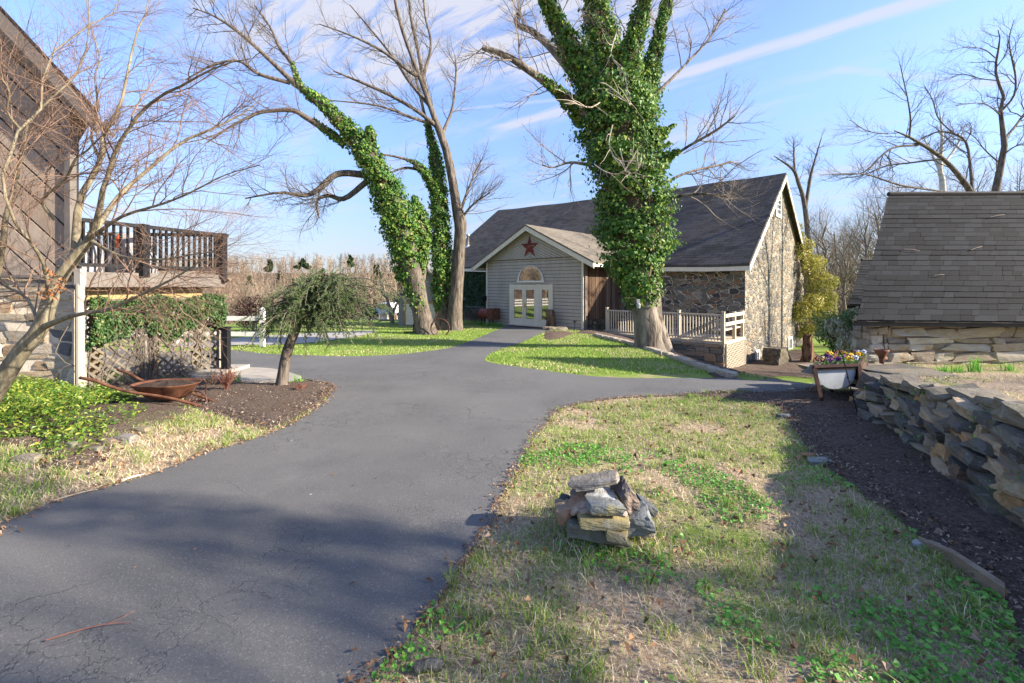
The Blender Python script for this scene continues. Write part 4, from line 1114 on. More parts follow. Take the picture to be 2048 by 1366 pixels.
# what stands on the deck
FAB = plain('grey_cover', (0.30, 0.30, 0.31), 0.9, 0.15, 3, 0.3); 
b = MB(); c_ = dp(0.75, 1.81, -0.9); b.lathe([(0.42, 0.0), (0.44, 0.3), (0.36, 0.6), (0.18, 0.72), (0.0, 0.74)], c_, 14)
solo(b, 'covered_grill', 'grey cloth cover over a grill, partly hidden by a railing post', 'grill cover', FAB, tuple(c_), smooth=True)
b = MB(); c_ = dp(1.55, 1.81, -0.8); b.lathe([(0.40, 0.0), (0.43, 0.3), (0.30, 0.5), (0.26, 0.75), (0.0, 0.8)], c_, 14)
solo(b, 'covered_chair', 'grey covered chair beside the orange folded umbrella', 'chair', FAB, tuple(c_), smooth=True)
um = thing('folded_umbrella', 'orange folded umbrella standing on the raised deck', 'umbrella', tuple(dp(1.28, 1.81, -0.7)))
b = MB(); b.lathe([(0.03, 0.35), (0.07, 0.45), (0.06, 0.66), (0.02, 0.74)], (0, 0, 0), 9); b.build('canopy', plain('orange_cloth', (0.6, 0.09, 0.03), 0.8, 0.15), um, False)
b = MB(); b.tube([(0, 0, 0), (0, 0, 0.4)], 0.018, 8); b.build('pole', BLACKMETAL, um, False)

# lattice screen under the deck
lat = thing('lattice_screen', 'weathered wooden lattice screen closing the space under the deck', 'lattice', tuple(dp(0, -0.35)))
nrm_l = -h3
lp = [(0.08, -0.42), (2.36, -0.42), (2.36, 1.35), (0.08, 1.35)]
b = MB(); strips(b, lp, dp(0, 0, 0.02), g3, uz, R(43), 0.115, 0.075, 0.012); strips(b, lp, dp(0, 0, 0.034), g3, uz, R(-43), 0.115, 0.075, 0.012, 0.0); b.build('slats', plain('old_lattice', (0.16, 0.135, 0.10), 0.9, 0.35, 5, 0.3), lat)
b = MB()
for s_ in (0.08, 0.98, 2.36): b.bar(dp(s_, -0.45, .05), dp(s_, 1.35, .05), 0.05, 0.06, (0, 1, 0))
b.bar(dp(0.08, -0.4, .05), dp(2.36, -0.4, .05), 0.04, 0.06); b.build('frame', GREYWOOD, lat)

# ------------------------------------------------------------------ spring house and the roof behind it
def shingled(name, label, cat, EL, RL, ER, RR, rows, wallx, base, group=None):
    EL, RL, ER, RR = map(lambda p: np.asarray(p, float), (EL, RL, ER, RR))
    t = thing(name, label, cat, (EL[0], EL[1], base))
    b = MB()
    for i in range(rows):
        f0, f1 = i / rows, (i + 1.18) / rows
        A, B = EL + (RL - EL) * f0, ER + (RR - ER) * f0; Cc, D = EL + (RL - EL) * f1, ER + (RR - ER) * f1
        n = unit(np.cross(B - A, Cc - A)); L = np.linalg.norm(B - A); x = -RNG.uniform(0, .2)
        while x < L:
            w = RNG.uniform(0.14, 0.42); a_, c_ = max(0, x) / L, min(L, x + w - 0.004) / L
            if c_ > a_ + 0.004:
                dz_ = RNG.uniform(-.006, .006) * unit(Cc - A)
                lo0, lo1 = A + (B - A) * a_ + dz_, A + (B - A) * c_ + dz_; hi0, hi1 = Cc + (D - Cc) * a_, Cc + (D - Cc) * c_
                sag = -0.035 * math.sin(i * 0.8) * np.array((0, 0, 0.25))
                h_ = n * RNG.uniform(0.010, 0.016)
                P = [lo0 + h_ + sag, lo1 + h_ + sag, hi1 + n * .004 + sag, hi0 + n * .004 + sag, lo0 + sag, lo1 + sag]
                b.add(P, [[0, 1, 2, 3], [4, 5, 1, 0]], )
            x += w
    m = Mat(name + '_shingle', 0.92, 0.2); n_ = m.noise(28, 5, 0.7)
    c = m.ramp(m.island(), [(0, (0.0055, 0.0064, 0.0080)), (0.5, (0.0105, 0.0120, 0.0146)), (1, (0.020, 0.0225, 0.0265))])
    c = m.mix(m.step(n_, 0.5, 0.72, 0, 0.3), c, (0.034, 0.036, 0.040)); c = m.mix(m.step(m.noise(1.4, 4), 0.5, 0.7, 0, 0.4), c, (0.011, 0.0125, 0.016)); m.color(c); m.bump(n_, 0.5, 0.006)
    b.build('roof', m.m, t)
    bk = np.array((RL[0] - EL[0], RL[1] - EL[1], 0.0)); BL = EL + 2 * bk; BR = ER + 2 * bk
    b = MB(); dz_ = np.array((0, 0, -0.03)); b.add([RL + dz_, RR + dz_, BR, BL, EL + dz_, ER + dz_], [[0, 3, 2, 1], [4, 0, 1, 5], [5, 1, 0, 4]]); 
    b.bar(EL + (0, 0.06, -0.06), ER + (0, 0.06, -0.06), 0.03, 0.09); b.tube([RL + (0, 0, .01), RR + (0, 0, .01)], 0.05, 8)
    b.build('roof_deck', plain(name + '_deck', (0.05, 0.045, 0.04), 0.9), t)
    return t, bk
EL, RL = at(1713, 640, 7.8), at(1777, 389, 9.7)
ER, RR = at(2420, 647, 7.75), at(2420, 386, 9.7)
spring, bk = shingled('spring_house', 'low stone spring house with a steep dark shingle roof behind the retaining wall', 'outbuilding', EL, RL, ER, RR, 26, 0, 0.0)
wx0 = (1741 - CX) / F * 8.02
b = MB(); b.box((wx0 + 3.03, 8.265, 0.4), (6.0, 0.34, 1.24)); bu = unit(bk)
b.bar((wx0 + .34, 8.36, 0.4), np.array((wx0 + .34, 8.36, 0.4)) + bu * 4.6, 0.3, 1.1); b.build('mortar_wall', REDMORTAR, spring)
SPR = stonemat('spring_house_stone', [(0.38, 0.32, 0.24), (0.44, 0.39, 0.31), (0.30, 0.25, 0.19), (0.40, 0.33, 0.24), (0.48, 0.43, 0.35), (0.26, 0.22, 0.18)], 3.0, 0.25)
b = MB(); courses(b, (wx0 + .33, 8.06, -0.2), (1, 0, 0), uz, 5.6, 1.18, (0.09, 0.27), (0.2, 0.85), 0.2, 0.06, 0.006, k=5, skew=0.20)
courses(b, (wx0, 8.06, -0.2), (1, 0, 0), uz, 0.33, 1.18, (0.1, 0.2), (0.14, 0.3), 0.2, 0.05, 0.015, k=4); courses(b, (wx0, 8.42, -0.2), (0, -1, 0), uz, 0.34, 1.18, (0.1, 0.2), (0.14, 0.3), 0.2, 0.05, 0.015, k=4); b.build('stone_wall', SPR, spring)
e2, r2 = at(1698, 609, 11.5), at(1723, 521, 13.2)
shed2, bk2 = shingled('garden_shed', 'small dark shingled roof peeking out behind the spring house', 'shed', e2, r2, e2 + (5, 0, 0), r2 + (5, 0, 0), 17, 0, -0.6)
b = MB(); b.box(e2 + (3.6, .36, -0.95), (5.0, 0.12, 1.75)); b.build('wall', TAUPE, shed2)

# ------------------------------------------------------------------ dry stone retaining wall with its terrace
wb = np.array([ground_at(*p)[:2] for p in ((1722, 832), (1790, 868), (1872, 930), (1955, 1000), (2048, 1066))] + [(3.15, 2.0), (3.2, 0.9)])
WP = spline(wb, 60)
cum = np.concatenate(([0], np.cumsum(np.linalg.norm(np.diff(WP, axis=0), axis=1))))
def wpt(s): return np.array((np.interp(s, cum, WP[:, 0]), np.interp(s, cum, WP[:, 1])))
def terrace(x, y): return np.interp(y, [0, 2.0, 3.2, 4.4, 5.6, 7.0, 9], [0.84, 0.80, 0.66, 0.50, 0.38, 0.22, 0.12]) + 0.03 * (fnoise(x, y, 2.0) - .5)
wall_t = thing('retaining_wall', 'dry stacked retaining wall of dark and tan stones above the mulch bed', 'stone wall', (wb[0][0], wb[0][1], 0))
WST = stonemat('wall_stone', [(0.115, 0.105, 0.092), (0.18, 0.165, 0.135), (0.27, 0.23, 0.165), (0.07, 0.068, 0.067), (0.40, 0.31, 0.205), (0.21, 0.185, 0.14), (0.13, 0.124, 0.11), (0.44, 0.28, 0.145), (0.29, 0.245, 0.18)], 3.5, 0.3, 0.45)
fl = MB(); TW = cum[-1]; seg = 24
b = MB(); nb = 0
def wframe(s):
    p = wpt(s); t = unit(wpt(min(s + .05, TW)) - wpt(max(s - .05, 0))); n = np.array((t[1], -t[0]))      # n: out of the wall face
    if n[0] > 0: n = -n
    return p, t, n
for k in range(seg):
    s0, s1 = TW * k / seg, TW * (k + 1) / seg
    (p0, t0_, n0), (p1, t1_, n1) = wframe(s0), wframe(s1)
    h0, h1 = float(terrace(*p0)) - .03, float(terrace(*p1)) - .03
    A0, A1 = p0 - n0 * .14, p1 - n1 * .14; B0, B1 = p0 - n0 * .34, p1 - n1 * .34; C_0, C_1 = p0 - n0 * .8, p1 - n1 * .8
    fl.add([(*A0, -0.3), (*A1, -0.3), (*B1, h1), (*B0, h0), (*C_0, h0 - .02), (*C_1, h1 - .02)], [[0, 1, 2, 3], [3, 2, 5, 4]])
fl.build('rubble_fill', DARKFILL, wall_t)
s = 0.0
rowz = 0.0
row = 0
while rowz < 0.86:
    rh = RNG.uniform(0.06, 0.14)
    s = -RNG.uniform(0, 0.2)
    while s < TW:
        L = RNG.uniform(0.13, 0.38)
        sc2 = min(max(s + L / 2, 0), TW)
        p, t, n = wframe(sc2); g0 = float(gz(*p)); ht = float(terrace(*p)) - g0
        if rowz < ht - 0.06:
            z = g0 + rowz + rh / 2 + RNG.uniform(-.02, .02) - 0.02
            back_ = RNG.uniform(-.03, .05) + 0.02 + 0.24 * (rowz + rh / 2) / 0.8
            c_ = np.append(p - n * (back_ + 0.06 - RNG.uniform(0, .05)), z)
            tl = RNG.normal() * 0.08; t3 = np.array((t[0] * math.cos(tl), t[1] * math.cos(tl), math.sin(tl))); n3 = np.append(-n, RNG.normal() * .12); n3 = unit(n3 - (n3 @ t3) * t3); z3 = np.cross(t3, n3)
            rock(b, c_, (L * .99, RNG.uniform(0.24, 0.36), rh * RNG.uniform(0.85, 1.12)), (t3, n3, z3), 7, 0.13, 0.15, 0.05)
        s += L
    rowz += rh; row += 1
b.build('face_stones', WST, wall_t)
mo = MB()
for k in range(26):
    s_ = RNG.uniform(0, TW); p, t, n = wframe(s_); g0 = float(gz(*p)); f = RNG.uniform(.2, 1.0); h_ = float(terrace(*p)) - g0; c_ = np.append(p - n * (.02 + .24 * f * h_ / .8 - .03), g0 + f * h_); q = 34
    mo.add(*leaves(c_ + RNG.normal(size=(q, 3)) * (.05, .05, .03), np.append(n, .8) + RNG.normal(size=(q, 3)) * .5, RNG.uniform(.012, .03, q), .8, .3))
mo.build('moss', CLOVER, wall_t)
s = 0.12
while s < TW - .1:
    L = RNG.uniform(0.2, 0.46); p, t, n = wframe(min(max(s + L / 2, 0), TW)); h = float(terrace(*p))
    q = MB(); tl = RNG.normal() * 0.10; t3 = np.array((t[0] * math.cos(tl), t[1] * math.cos(tl), math.sin(tl))); n3 = np.append(-n, RNG.normal() * .15); n3 = unit(n3 - (n3 @ t3) * t3); z3 = np.cross(t3, n3)
    big = 1.5 if 1.2 < s < 2.6 else 1.0
    rock(q, np.append(p - n * RNG.uniform(.22, .34), h + 0.02 * big), (L * 1.1, RNG.uniform(0.22, 0.4), RNG.uniform(0.06, 0.11) * big), (t3, n3, z3), 6, 0.16, 0.18, 0.06)
    q.build('capstone', WST, wall_t); s += L * 0.92
TERR = [tuple(wpt(s_) - wframe(s_)[2] * 0.28) for s_ in np.linspace(0, TW, 24)] + [(14, 0.9), (14, 8.1), (6.0, 8.1), (5.6, 7.6), (5.3, 7.0), (5.0, 6.3)]
ts = sheet('terrace', TERR, LAWN, 0.0, 0.22, terrace); struct(ts, label='raised terrace of dry grass and soil before the spring house', cat='terrace')
# the far end of the terrace steps down in rough stones to the spring house corner
q = MB()
for k in range(34):
    f = RNG.random(); x_ = 4.72 + 1.9 * f + RNG.normal() * .10; y_ = 5.6 + 2.3 * f + RNG.normal() * .1; zt_ = float(terrace(x_, y_)); z_ = RNG.uniform(float(gz(x_, y_)) - .05, zt_)
    az = RNG.uniform(-.4, .4); ax = np.array(((math.cos(az), math.sin(az), RNG.normal() * .1), (-math.sin(az), math.cos(az), 0), (0, 0, 1)))
    ax[0] = unit(ax[0]); ax[2] = np.cross(ax[0], ax[1])
    rock(q, (x_, y_, z_), (RNG.uniform(.3, .6), RNG.uniform(.25, .4), RNG.uniform(.09, .18)), ax, 4, 0.1, 0.2, 0.05)
q.build('end_stones', WST, wall_t)
q = MB()
for k in range(9):
    x_, y_ = RNG.uniform(5.0, 6.6), RNG.uniform(6.4, 7.6)
    az = RNG.uniform(-.3, .3); ax = np.array(((math.cos(az), math.sin(az), 0), (-math.sin(az), math.cos(az), 0), (0, 0, 1)))
    rock(q, (x_, y_, float(terrace(x_, y_)) + .01), (RNG.uniform(.5, .9), RNG.uniform(.3, .5), RNG.uniform(.07, .12)), ax, 4, 0.08, 0.18, 0.04)
q.build('flat_stones', WST, wall_t)
gt = MB(); x, y = scatter([(p[0] + .1, p[1]) for p in TERR], (lambda x, y: 420 * np.clip((fnoise(x, y, 1.2) - .35) * 3, .15, 1), 420))
V, q1_, q2_ = blades(x, y, 0.05, 0.007, 1.6); V[:, 2] += np.repeat(terrace(x, y) - gz(x, y), 5); gt.add(V, q1_, q2_); o = stuff(gt, 'terrace_grass', STRAW, 'dry matted grass on the raised terrace', 'dry grass')
gt = MB(); x, y = scatter([(p[0] + .25, p[1]) for p in TERR], (lambda x, y: 900 * np.clip((fnoise(x + 7, y, 1.1) - .54) * 7, .0, 1), 900))
nn = np.stack((RNG.normal(size=len(x)) * 0.5, RNG.normal(size=len(x)) * 0.5, np.ones(len(x))), 1)
V, q_ = leaves(np.stack((x, y, terrace(x, y) + RNG.uniform(.01, .05, len(x))), 1), nn, RNG.uniform(.015, .035, len(x)), 0.7, 0.1, 0.1); gt.add(V, q_); stuff(gt, 'sedum', PACHY, 'yellow green sedum creeping over the terrace', 'sedum')

# ------------------------------------------------------------------ trees
BARK = barkmat('grey_brown_bark', (0.055, 0.043, 0.034), (0.20, 0.165, 0.13), 9)
BARKD = barkmat('massive_bark', (0.05, 0.038, 0.03), (0.32, 0.27, 0.215), 5, 1.0)
BARKM = barkmat('maple_bark', (0.12, 0.095, 0.062), (0.29, 0.25, 0.165), 14, 0.35)
BARKR = barkmat('tan_bark', (0.10, 0.085, 0.065), (0.26, 0.22, 0.17), 9)
TWIG = plain('twig_bark', (0.13, 0.105, 0.085), 0.9, 0.3, 1.5)
TWIGM = plain('maple_twig', (0.20, 0.125, 0.085), 0.75, 0.35, 2.5)
TWIGT = plain('tan_twig', (0.25, 0.20, 0.155), 0.9, 0.3, 0.8)
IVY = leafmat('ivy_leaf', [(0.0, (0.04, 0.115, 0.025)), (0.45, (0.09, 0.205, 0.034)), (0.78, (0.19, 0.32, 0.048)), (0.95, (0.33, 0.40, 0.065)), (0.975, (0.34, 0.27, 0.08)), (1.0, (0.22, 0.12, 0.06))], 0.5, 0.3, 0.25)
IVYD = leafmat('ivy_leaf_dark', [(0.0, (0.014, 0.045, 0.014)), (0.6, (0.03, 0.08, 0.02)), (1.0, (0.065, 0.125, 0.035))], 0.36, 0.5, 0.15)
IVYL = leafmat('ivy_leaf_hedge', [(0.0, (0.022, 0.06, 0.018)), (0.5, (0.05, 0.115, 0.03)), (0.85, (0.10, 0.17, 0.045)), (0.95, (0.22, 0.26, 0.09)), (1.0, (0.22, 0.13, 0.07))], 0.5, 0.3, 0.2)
STEMS = plain('ivy_stems', (0.085, 0.068, 0.045), 0.9, 0.4, 6, 0.5)

def limbs3(rows_list, K=16):
    P = []; Rr = []
    for rows in rows_list:
        s = spline(rows, K); Y = s[:, 2]
        P.append(np.stack(((s[:, 0] - CX) / F * Y, Y, EYE + (HY - s[:, 1]) / F * Y), 1)); Rr.append(np.maximum(0.004, s[:, 3] / 2 * Y / F / np.sqrt(1 + ((s[:, 0] - CX) / F) ** 2)))
    return np.array(P), np.array(Rr)
def skin(mb, P, Rr, sides, lump=0.0):
    if lump:
        V, q = tubes(P, Rr, sides)
        mb.add(V + RNG.normal(size=V.shape) * lump, q)
    else: mb.add(*tubes(P, Rr, sides))
def add_ivy(parent, paths, dens, size, mat=IVY, lumps=0.30, K=40, core=0.62, depth_f=1.0):
    TWV = []
    P, Rr = limbs3(paths, K); Rr = Rr * 2                      # rows give half widths
    mb = MB(); cm = MB()
    for p, r in zip(P, Rr):
        sg = np.linalg.norm(np.diff(p, axis=0), axis=1); area = sg * (r[1:] + r[:-1]) * PI
        n = int(area.sum() * dens); cu = np.concatenate(([0], np.cumsum(area))) / area.sum()
        u = np.interp(RNG.random(n), cu, np.linspace(0, K - 1, K)); i = np.minimum(u.astype(int), K - 2); f = (u - i)[:, None]
        c = p[i] * (1 - f) + p[i + 1] * f; rad = r[i] * (1 - f[:, 0]) + r[i + 1] * f[:, 0]; t = unit(p[i + 1] - p[i])
        a = unit(np.cross(t, np.array((0.1, 0.98, 0.2)))); b_ = np.cross(t, a); th = RNG.uniform(0, 2 * PI, n)
        L = np.interp(u, np.arange(K), np.concatenate(([0], np.cumsum(sg))))
        q = RNG.uniform(0, 6.28, 8)
        lump = (np.sin(L * 2.1 + 2 * th + q[0]) + np.sin(L * 4.3 - 3 * th + q[1]) + np.sin(L * 1.1 + th + q[2]) + np.sin(L * 7.9 + 5 * th + q[3]) + 0.8 * np.sin(L * 13 - 7 * th + q[4])) / 4
        rr = rad * (0.86 + lumps * lump + RNG.normal(size=n) * 0.14 - 0.15 * RNG.random(n) ** 3)
        out = a * np.cos(th)[:, None] + b_ * np.sin(th)[:, None]
        nn = out + RNG.normal(size=out.shape) * 0.5 + np.array((0, 0, 0.35))
        patch = np.sin(L * 3.1 + 2 * th + q[5]) + np.sin(L * 5.7 - th + q[6]) + np.sin(L * 9.3 + 4 * th + q[7])
        keep = RNG.random(n) < np.where(patch < -1.35, 0.22, 1.0)
        sz = size * np.exp(np.clip(RNG.normal(size=n), -1.8, 1.7) * 0.33) * (1 + 0.18 * patch / 3)
        V, fq = leaves((c + out * rr[:, None])[keep], nn[keep], sz[keep], 0.9, 0.7, 0.12); mb.add(V, fq)
        m_ = int(area.sum() * 2.2) + 4; i2 = RNG.integers(0, n, m_); d_ = unit(out[i2] + RNG.normal(size=(m_, 3)) * .45 + (0, 0, .25)); st_ = (c + out * rr[:, None] * .9)[i2]; ln_ = RNG.uniform(.15, .7, (m_, 1))
        TWV.append(np.stack((st_, st_ + d_ * ln_ * .5 + RNG.normal(size=(m_, 3)) * .03, st_ + d_ * ln_ + RNG.normal(size=(m_, 3)) * .08 + (0, 0, .05)), 1))
        cm.add(*tubes(p[None], (r * core)[None], 10))
    o = mb.build('ivy', mat, parent); TW_ = np.concatenate(TWV); skin(cm, TW_, np.full((len(TW_), 3), .007), 3); cm.build('ivy_stems', STEMS, o)
    return o
def tree(name, label, limbs, bark, twig, levels, group=None, trunk_sides=14, cat='tree', lump=0.0, extra=None):
    P, Rr = limbs3(limbs)
    base = P[0][0]
    t = thing(name, label, cat, tuple(base), 0, group)
    mb = MB(); skin(mb, P[:1], Rr[:1], 24, lump); 
    if len(P) > 1: skin(mb, P[1:], Rr[1:], 9)
    if extra: extra(mb)
    mb.build('trunk', bark, t, smooth=True)
    cr = MB(); src = (P, Rr)
    for k, lv in enumerate(levels):
        lv = dict(lv); pick = lv.pop('pick', None); sides = lv.pop('sides', 4 if k == 0 else 3)
        A, B = src if pick is None else (src[0][pick], src[1][pick])
        A, B = grow(A, B, **lv); skin(cr, A, B, sides); src = (A, B)
    cr.build('crown', twig, t)
    return t

# --- the great ivied tree before the porch
d = ground_at(1305, 700)[1]
r_ = lambda rows, dd=0.0: [(x, y, d + dd + o, w) for x, y, o, w in rows]
trunkD = r_([(1304, 714, 0, 92), (1300, 690, 0, 66), (1296, 655, 0, 56), (1288, 610, 0, 52), (1274, 500, 0.1, 62), (1262, 400, 0.1, 58), (1250, 300, 0, 54), (1234, 215, 0, 46)])
D2 = r_([(1332, 714, -0.2, 42), (1324, 685, -0.1, 36), (1311, 640, 0.0, 32), (1300, 600, 0.2, 46), (1290, 480, 0.5, 40), (1284, 330, 0.6, 34), (1280, 215, 0.7, 28)])
limbD = [trunkD, D2,
  r_([(1200, 262, 0, 26), (1141, 204, -0.4, 19), (1092, 165, -0.8, 16), (1042, 130, -1.1, 14), (1012, 111, -1.3, 13), (965, 95, -1.5, 11)]),
  r_([(1180, 190, 0, 24), (1112, 106, .4, 17), (1066, 64, .7, 13), (1034, 48, .9, 11), (1038, 18, 1.0, 5)]),
  r_([(1205, 215, 0, 32), (1165, 130, -.2, 24), (1112, 45, -.5, 20), (1075, -40, -.8, 16), (1060, -110, -1, 12)]),
  r_([(1232, 215, 0, 36), (1215, 120, .3, 28), (1195, 40, .6, 24), (1180, -60, .8, 20), (1172, -150, 1, 14)]),
  r_([(1245, 220, 0, 32), (1258, 120, -.6, 24), (1282, 40, -1, 20), (1302, -50, -1.3, 15), (1310, -130, -1.5, 10)]),
  r_([(1276, 230, .5, 28), (1300, 140, .8, 18), (1318, 70, 1.1, 15), (1334, 5, 1.4, 12), (1345, -70, 1.6, 8)]),
  r_([(1300, 350, .2, 9), (1365, 300, -.4, 6), (1430, 262, -.9, 6), (1470, 232, -1.2, 3)]),
  r_([(1310, 375, .2, 8), (1375, 345, .3, 5), (1440, 330, .5, 5), (1462, 322, .6, 3)]),
  r_([(1290, 210, .2, 8), (1370, 130, .6, 5), (1420, 75, .9, 4), (1450, 20, 1, 4)]),
  r_([(1320, 400, -.4, 9), (1390, 388, -.9, 6), (1440, 392, -1.3, 4), (1470, 398, -1.6, 2)]),
  r_([(1180, 330, -.2, 8), (1140, 325, -.6, 5), (1105, 335, -.9, 3), (1085, 330, -1, 2)])]
tD = tree('ivied_tree', 'massive leaning old tree clad in thick bright ivy before the porch railing', limbD, BARKD, TWIGT,
  [dict(n=13, length=(0.9, 2.6), ang=(0.5, 1.2), up=0.07, wob=0.15, K=6, rmax=0.022, t0=0.25, pick=slice(2, None)), dict(n=6, length=(0.5, 1.2), ang=(0.4, 0.9), up=0.08, wob=0.18, K=5, rmax=0.010, rend=0.5), dict(n=3, length=(0.25, 0.6), ang=(0.4, 0.8), up=0.06, wob=0.2, K=4, rmax=0.006, rend=0.7)], lump=0.02)
sp_ = MB()
A, B = limbs3([[(x, y, d + o, 4) for x, y, o in q] for q in [[(1240, 300, -1.6), (1255, 345, -2.1), (1280, 335, -2.3), (1262, 300, -2.4)], [(1225, 250, -1.6), (1218, 290, -2.0), (1235, 320, -2.2), (1268, 322, -2.3)], [(1200, 205, -1.6), (1180, 215, -2.0), (1150, 205, -2.2), (1135, 180, -2.3)], [(1250, 180, -1.6), (1262, 210, -2.1), (1240, 190, -2.2), (1215, 170, -2.2)], [(1190, 330, -1.7), (1215, 345, -2.1), (1245, 345, -2.3), (1275, 300, -2.4)], [(1235, 60, -1), (1222, 110, -1.8), (1250, 150, -2), (1255, 190, -2.1)]]], 8)
skin(sp_, A, B * 0.6, 4); A2, B2 = grow(A, B, 9, (0.5, 1.2), (0.4, 0.9), -0.02, 0.2, 5, rmax=0.009, rend=0.5); skin(sp_, A2, B2, 3)
sp_.build('bare_sprays', plain('pale_twig', (0.42, 0.35, 0.27), 0.85, 0.15), tD)
add_ivy(tD, [[(x, y, d + o, w) for x, y, o, w in q] for q in [
  [(1290, 622, 0, 20), (1284, 600, 0, 33), (1280, 560, 0, 46), (1272, 505, 0, 71), (1273, 450, 0, 78), (1260, 400, 0, 72), (1250, 350, 0, 78), (1244, 300, 0, 78), (1237, 250, 0, 78), (1226, 205, 0, 76), (1224, 165, 0, 60)],
  [(1210, 230, 0, 42), (1165, 130, -.2, 33), (1120, 55, -.5, 20), (1085, -20, -.8, 18)],
  [(1232, 230, 0, 50), (1217, 120, .3, 36), (1195, 40, .6, 30), (1182, -50, .8, 26)],
  [(1245, 230, 0, 50), (1258, 120, -.6, 28), (1280, 40, -1, 19), (1296, -20, -1.3, 14)],
  [(1276, 230, .5, 42), (1300, 140, .8, 22), (1318, 70, 1.1, 14), (1336, 0, 1.4, 12)],
  [(1170, 235, 0, 28), (1141, 206, -.4, 16), (1092, 165, -.8, 9), (1060, 142, -1, 5)],
  [(1300, 345, .1, 30), (1335, 315, -.2, 12), (1360, 300, -.4, 6)], [(1300, 275, .1, 34), (1330, 262, .1, 10), (1350, 250, .1, 4)]]], 520, 0.092)
b = MB(); p_ = at(1277, 617, d - 0.78); b.lathe([(0.0, 0), (0.05, 0.01), (0.07, 0.12), (0.04, 0.16)], p_, 10); b.box(p_ + np.array((0, .05, .22)), (0.09, 0.12, 0.12))
solo(b, 'flood_lamp', 'small grey flood lamp fixed on the massive ivied trunk', 'lamp', plain('lamp_grey', (0.35, 0.36, 0.36), 0.4, 0.1), tuple(p_))

# --- the leaning ivied tree and its two neighbours by the far lawn
dA = ground_at(848, 668)[1]
q_ = lambda rows, dd: [(x, y, dd + o, w) for x, y, o, w in rows]
limbA = [q_([(852, 674, 0, 56), (849, 655, 0, 41), (840, 610, 0, 33), (826, 550, 0, 40), (806, 460, -.2, 38), (775, 380, -.4, 32), (745, 325, -.6, 28), (704, 275, -.8, 24), (660, 225, -1, 20), (616, 185, -1.2, 16), (586, 165, -1.3, 13)], dA),
  q_([(592, 170, -1.3, 12), (525, 106, -1.6, 9), (477, 64, -1.9, 7), (428, 32, -2.2, 5), (386, 16, -2.4, 3)], dA),
  q_([(598, 172, -1.3, 11), (586, 130, -1, 9), (560, 97, -.8, 7), (541, 55, -.6, 5), (509, 10, -.4, 3)], dA),
  q_([(580, 166, -1.3, 9), (518, 148, -1.7, 8), (477, 122, -2, 6), (428, 129, -2.4, 5), (370, 160, -2.7, 3)], dA),
  q_([(665, 268, -.8, 15), (612, 235, -1.2, 12), (586, 221, -1.4, 10), (541, 222, -1.6, 8), (509, 229, -1.8, 7), (460, 254, -2, 5), (415, 285, -2.2, 3)], dA),
  q_([(730, 350, -.4, 15), (689, 346, -.8, 14), (663, 354, -1, 13), (631, 383, -1.3, 11), (605, 391, -1.5, 9), (560, 385, -1.8, 6), (490, 397, -2.2, 3)], dA),
  q_([(735, 362, -.3, 13), (689, 397, -.5, 11), (657, 391, -.7, 9), (634, 402, -.8, 6), (638, 435, -.9, 3)], dA),
  q_([(840, 560, .2, 22), (850, 490, .3, 18), (838, 440, .3, 14), (830, 400, .3, 8)], dA)]
tA = tree('ivied_tree', 'leaning tree wrapped in ivy with bare arching top, before the shed doors', limbA, BARK, TWIG,
  [dict(n=15, length=(0.9, 2.8), ang=(0.45, 1.1), up=0.09, wob=0.14, K=6, rmax=0.022, t0=0.2, pick=slice(1, 7)), dict(n=8, length=(0.5, 1.5), ang=(0.4, 0.9), up=0.08, wob=0.17, K=5, rmax=0.011, rend=0.5), dict(n=4, length=(0.3, 0.7), ang=(0.4, 0.8), up=0.04, wob=0.2, K=4, rmax=0.007, rend=0.7)], lump=0.02)
add_ivy(tA, [q_(q, dA) for q in [
  [(843, 626, 0, 14), (838, 608, 0, 17), (829, 570, 0, 20), (814, 530, 0, 28), (803, 470, -.2, 38), (790, 420, -.3, 37), (768, 370, -.4, 31), (747, 330, -.6, 28), (724, 292, -.7, 24), (690, 255, -.9, 19), (655, 217, -1, 15), (618, 186, -1.2, 11), (590, 166, -1.3, 6)],
  [(836, 550, .1, 12), (845, 500, .2, 17), (840, 445, .3, 18), (832, 405, .3, 10), (828, 392, .3, 5)], [(728, 305, -.7, 12), (741, 275, -.8, 13), (738, 252, -.8, 6)], [(690, 290, -.7, 8), (655, 262, -.9, 9), (625, 240, -1.1, 5)], [(598, 168, -1.3, 6), (588, 140, -1.1, 5), (585, 125, -1, 3)]]], 420, 0.105)
dC = ground_at(905, 660)[1]
limbB = [q_([(890, 668, 0, 44), (886, 640, 0, 30), (883, 590, 0, 24), (882, 500, .1, 22), (879, 390, .1, 18), (870, 310, .1, 13), (860, 265, .1, 9), (848, 225, .1, 6)], dC + .25),
  q_([(872, 385, 0, 12), (850, 347, -.3, 9), (828, 326, -.5, 7), (795, 314, -.8, 5), (745, 306, -1.2, 3)], dC + .25), q_([(842, 340, -.3, 7), (808, 336, -.6, 5), (770, 350, -.9, 3)], dC + .25), q_([(848, 225, .1, 6), (835, 170, .3, 5), (822, 120, .5, 3)], dC + .25)]
tB = tree('ivied_tree', 'slim upright ivied trunk standing against the bare forked trunk', limbB, BARK, TWIG, [dict(n=7, length=(0.6, 1.8), ang=(0.5, 1.1), up=0.08, wob=0.15, K=6, rmax=0.016, pick=slice(1, 4)), dict(n=6, length=(0.4, 1.0), ang=(0.4, 0.9), up=0.06, wob=0.18, K=5, rmax=0.008, rend=0.6)])
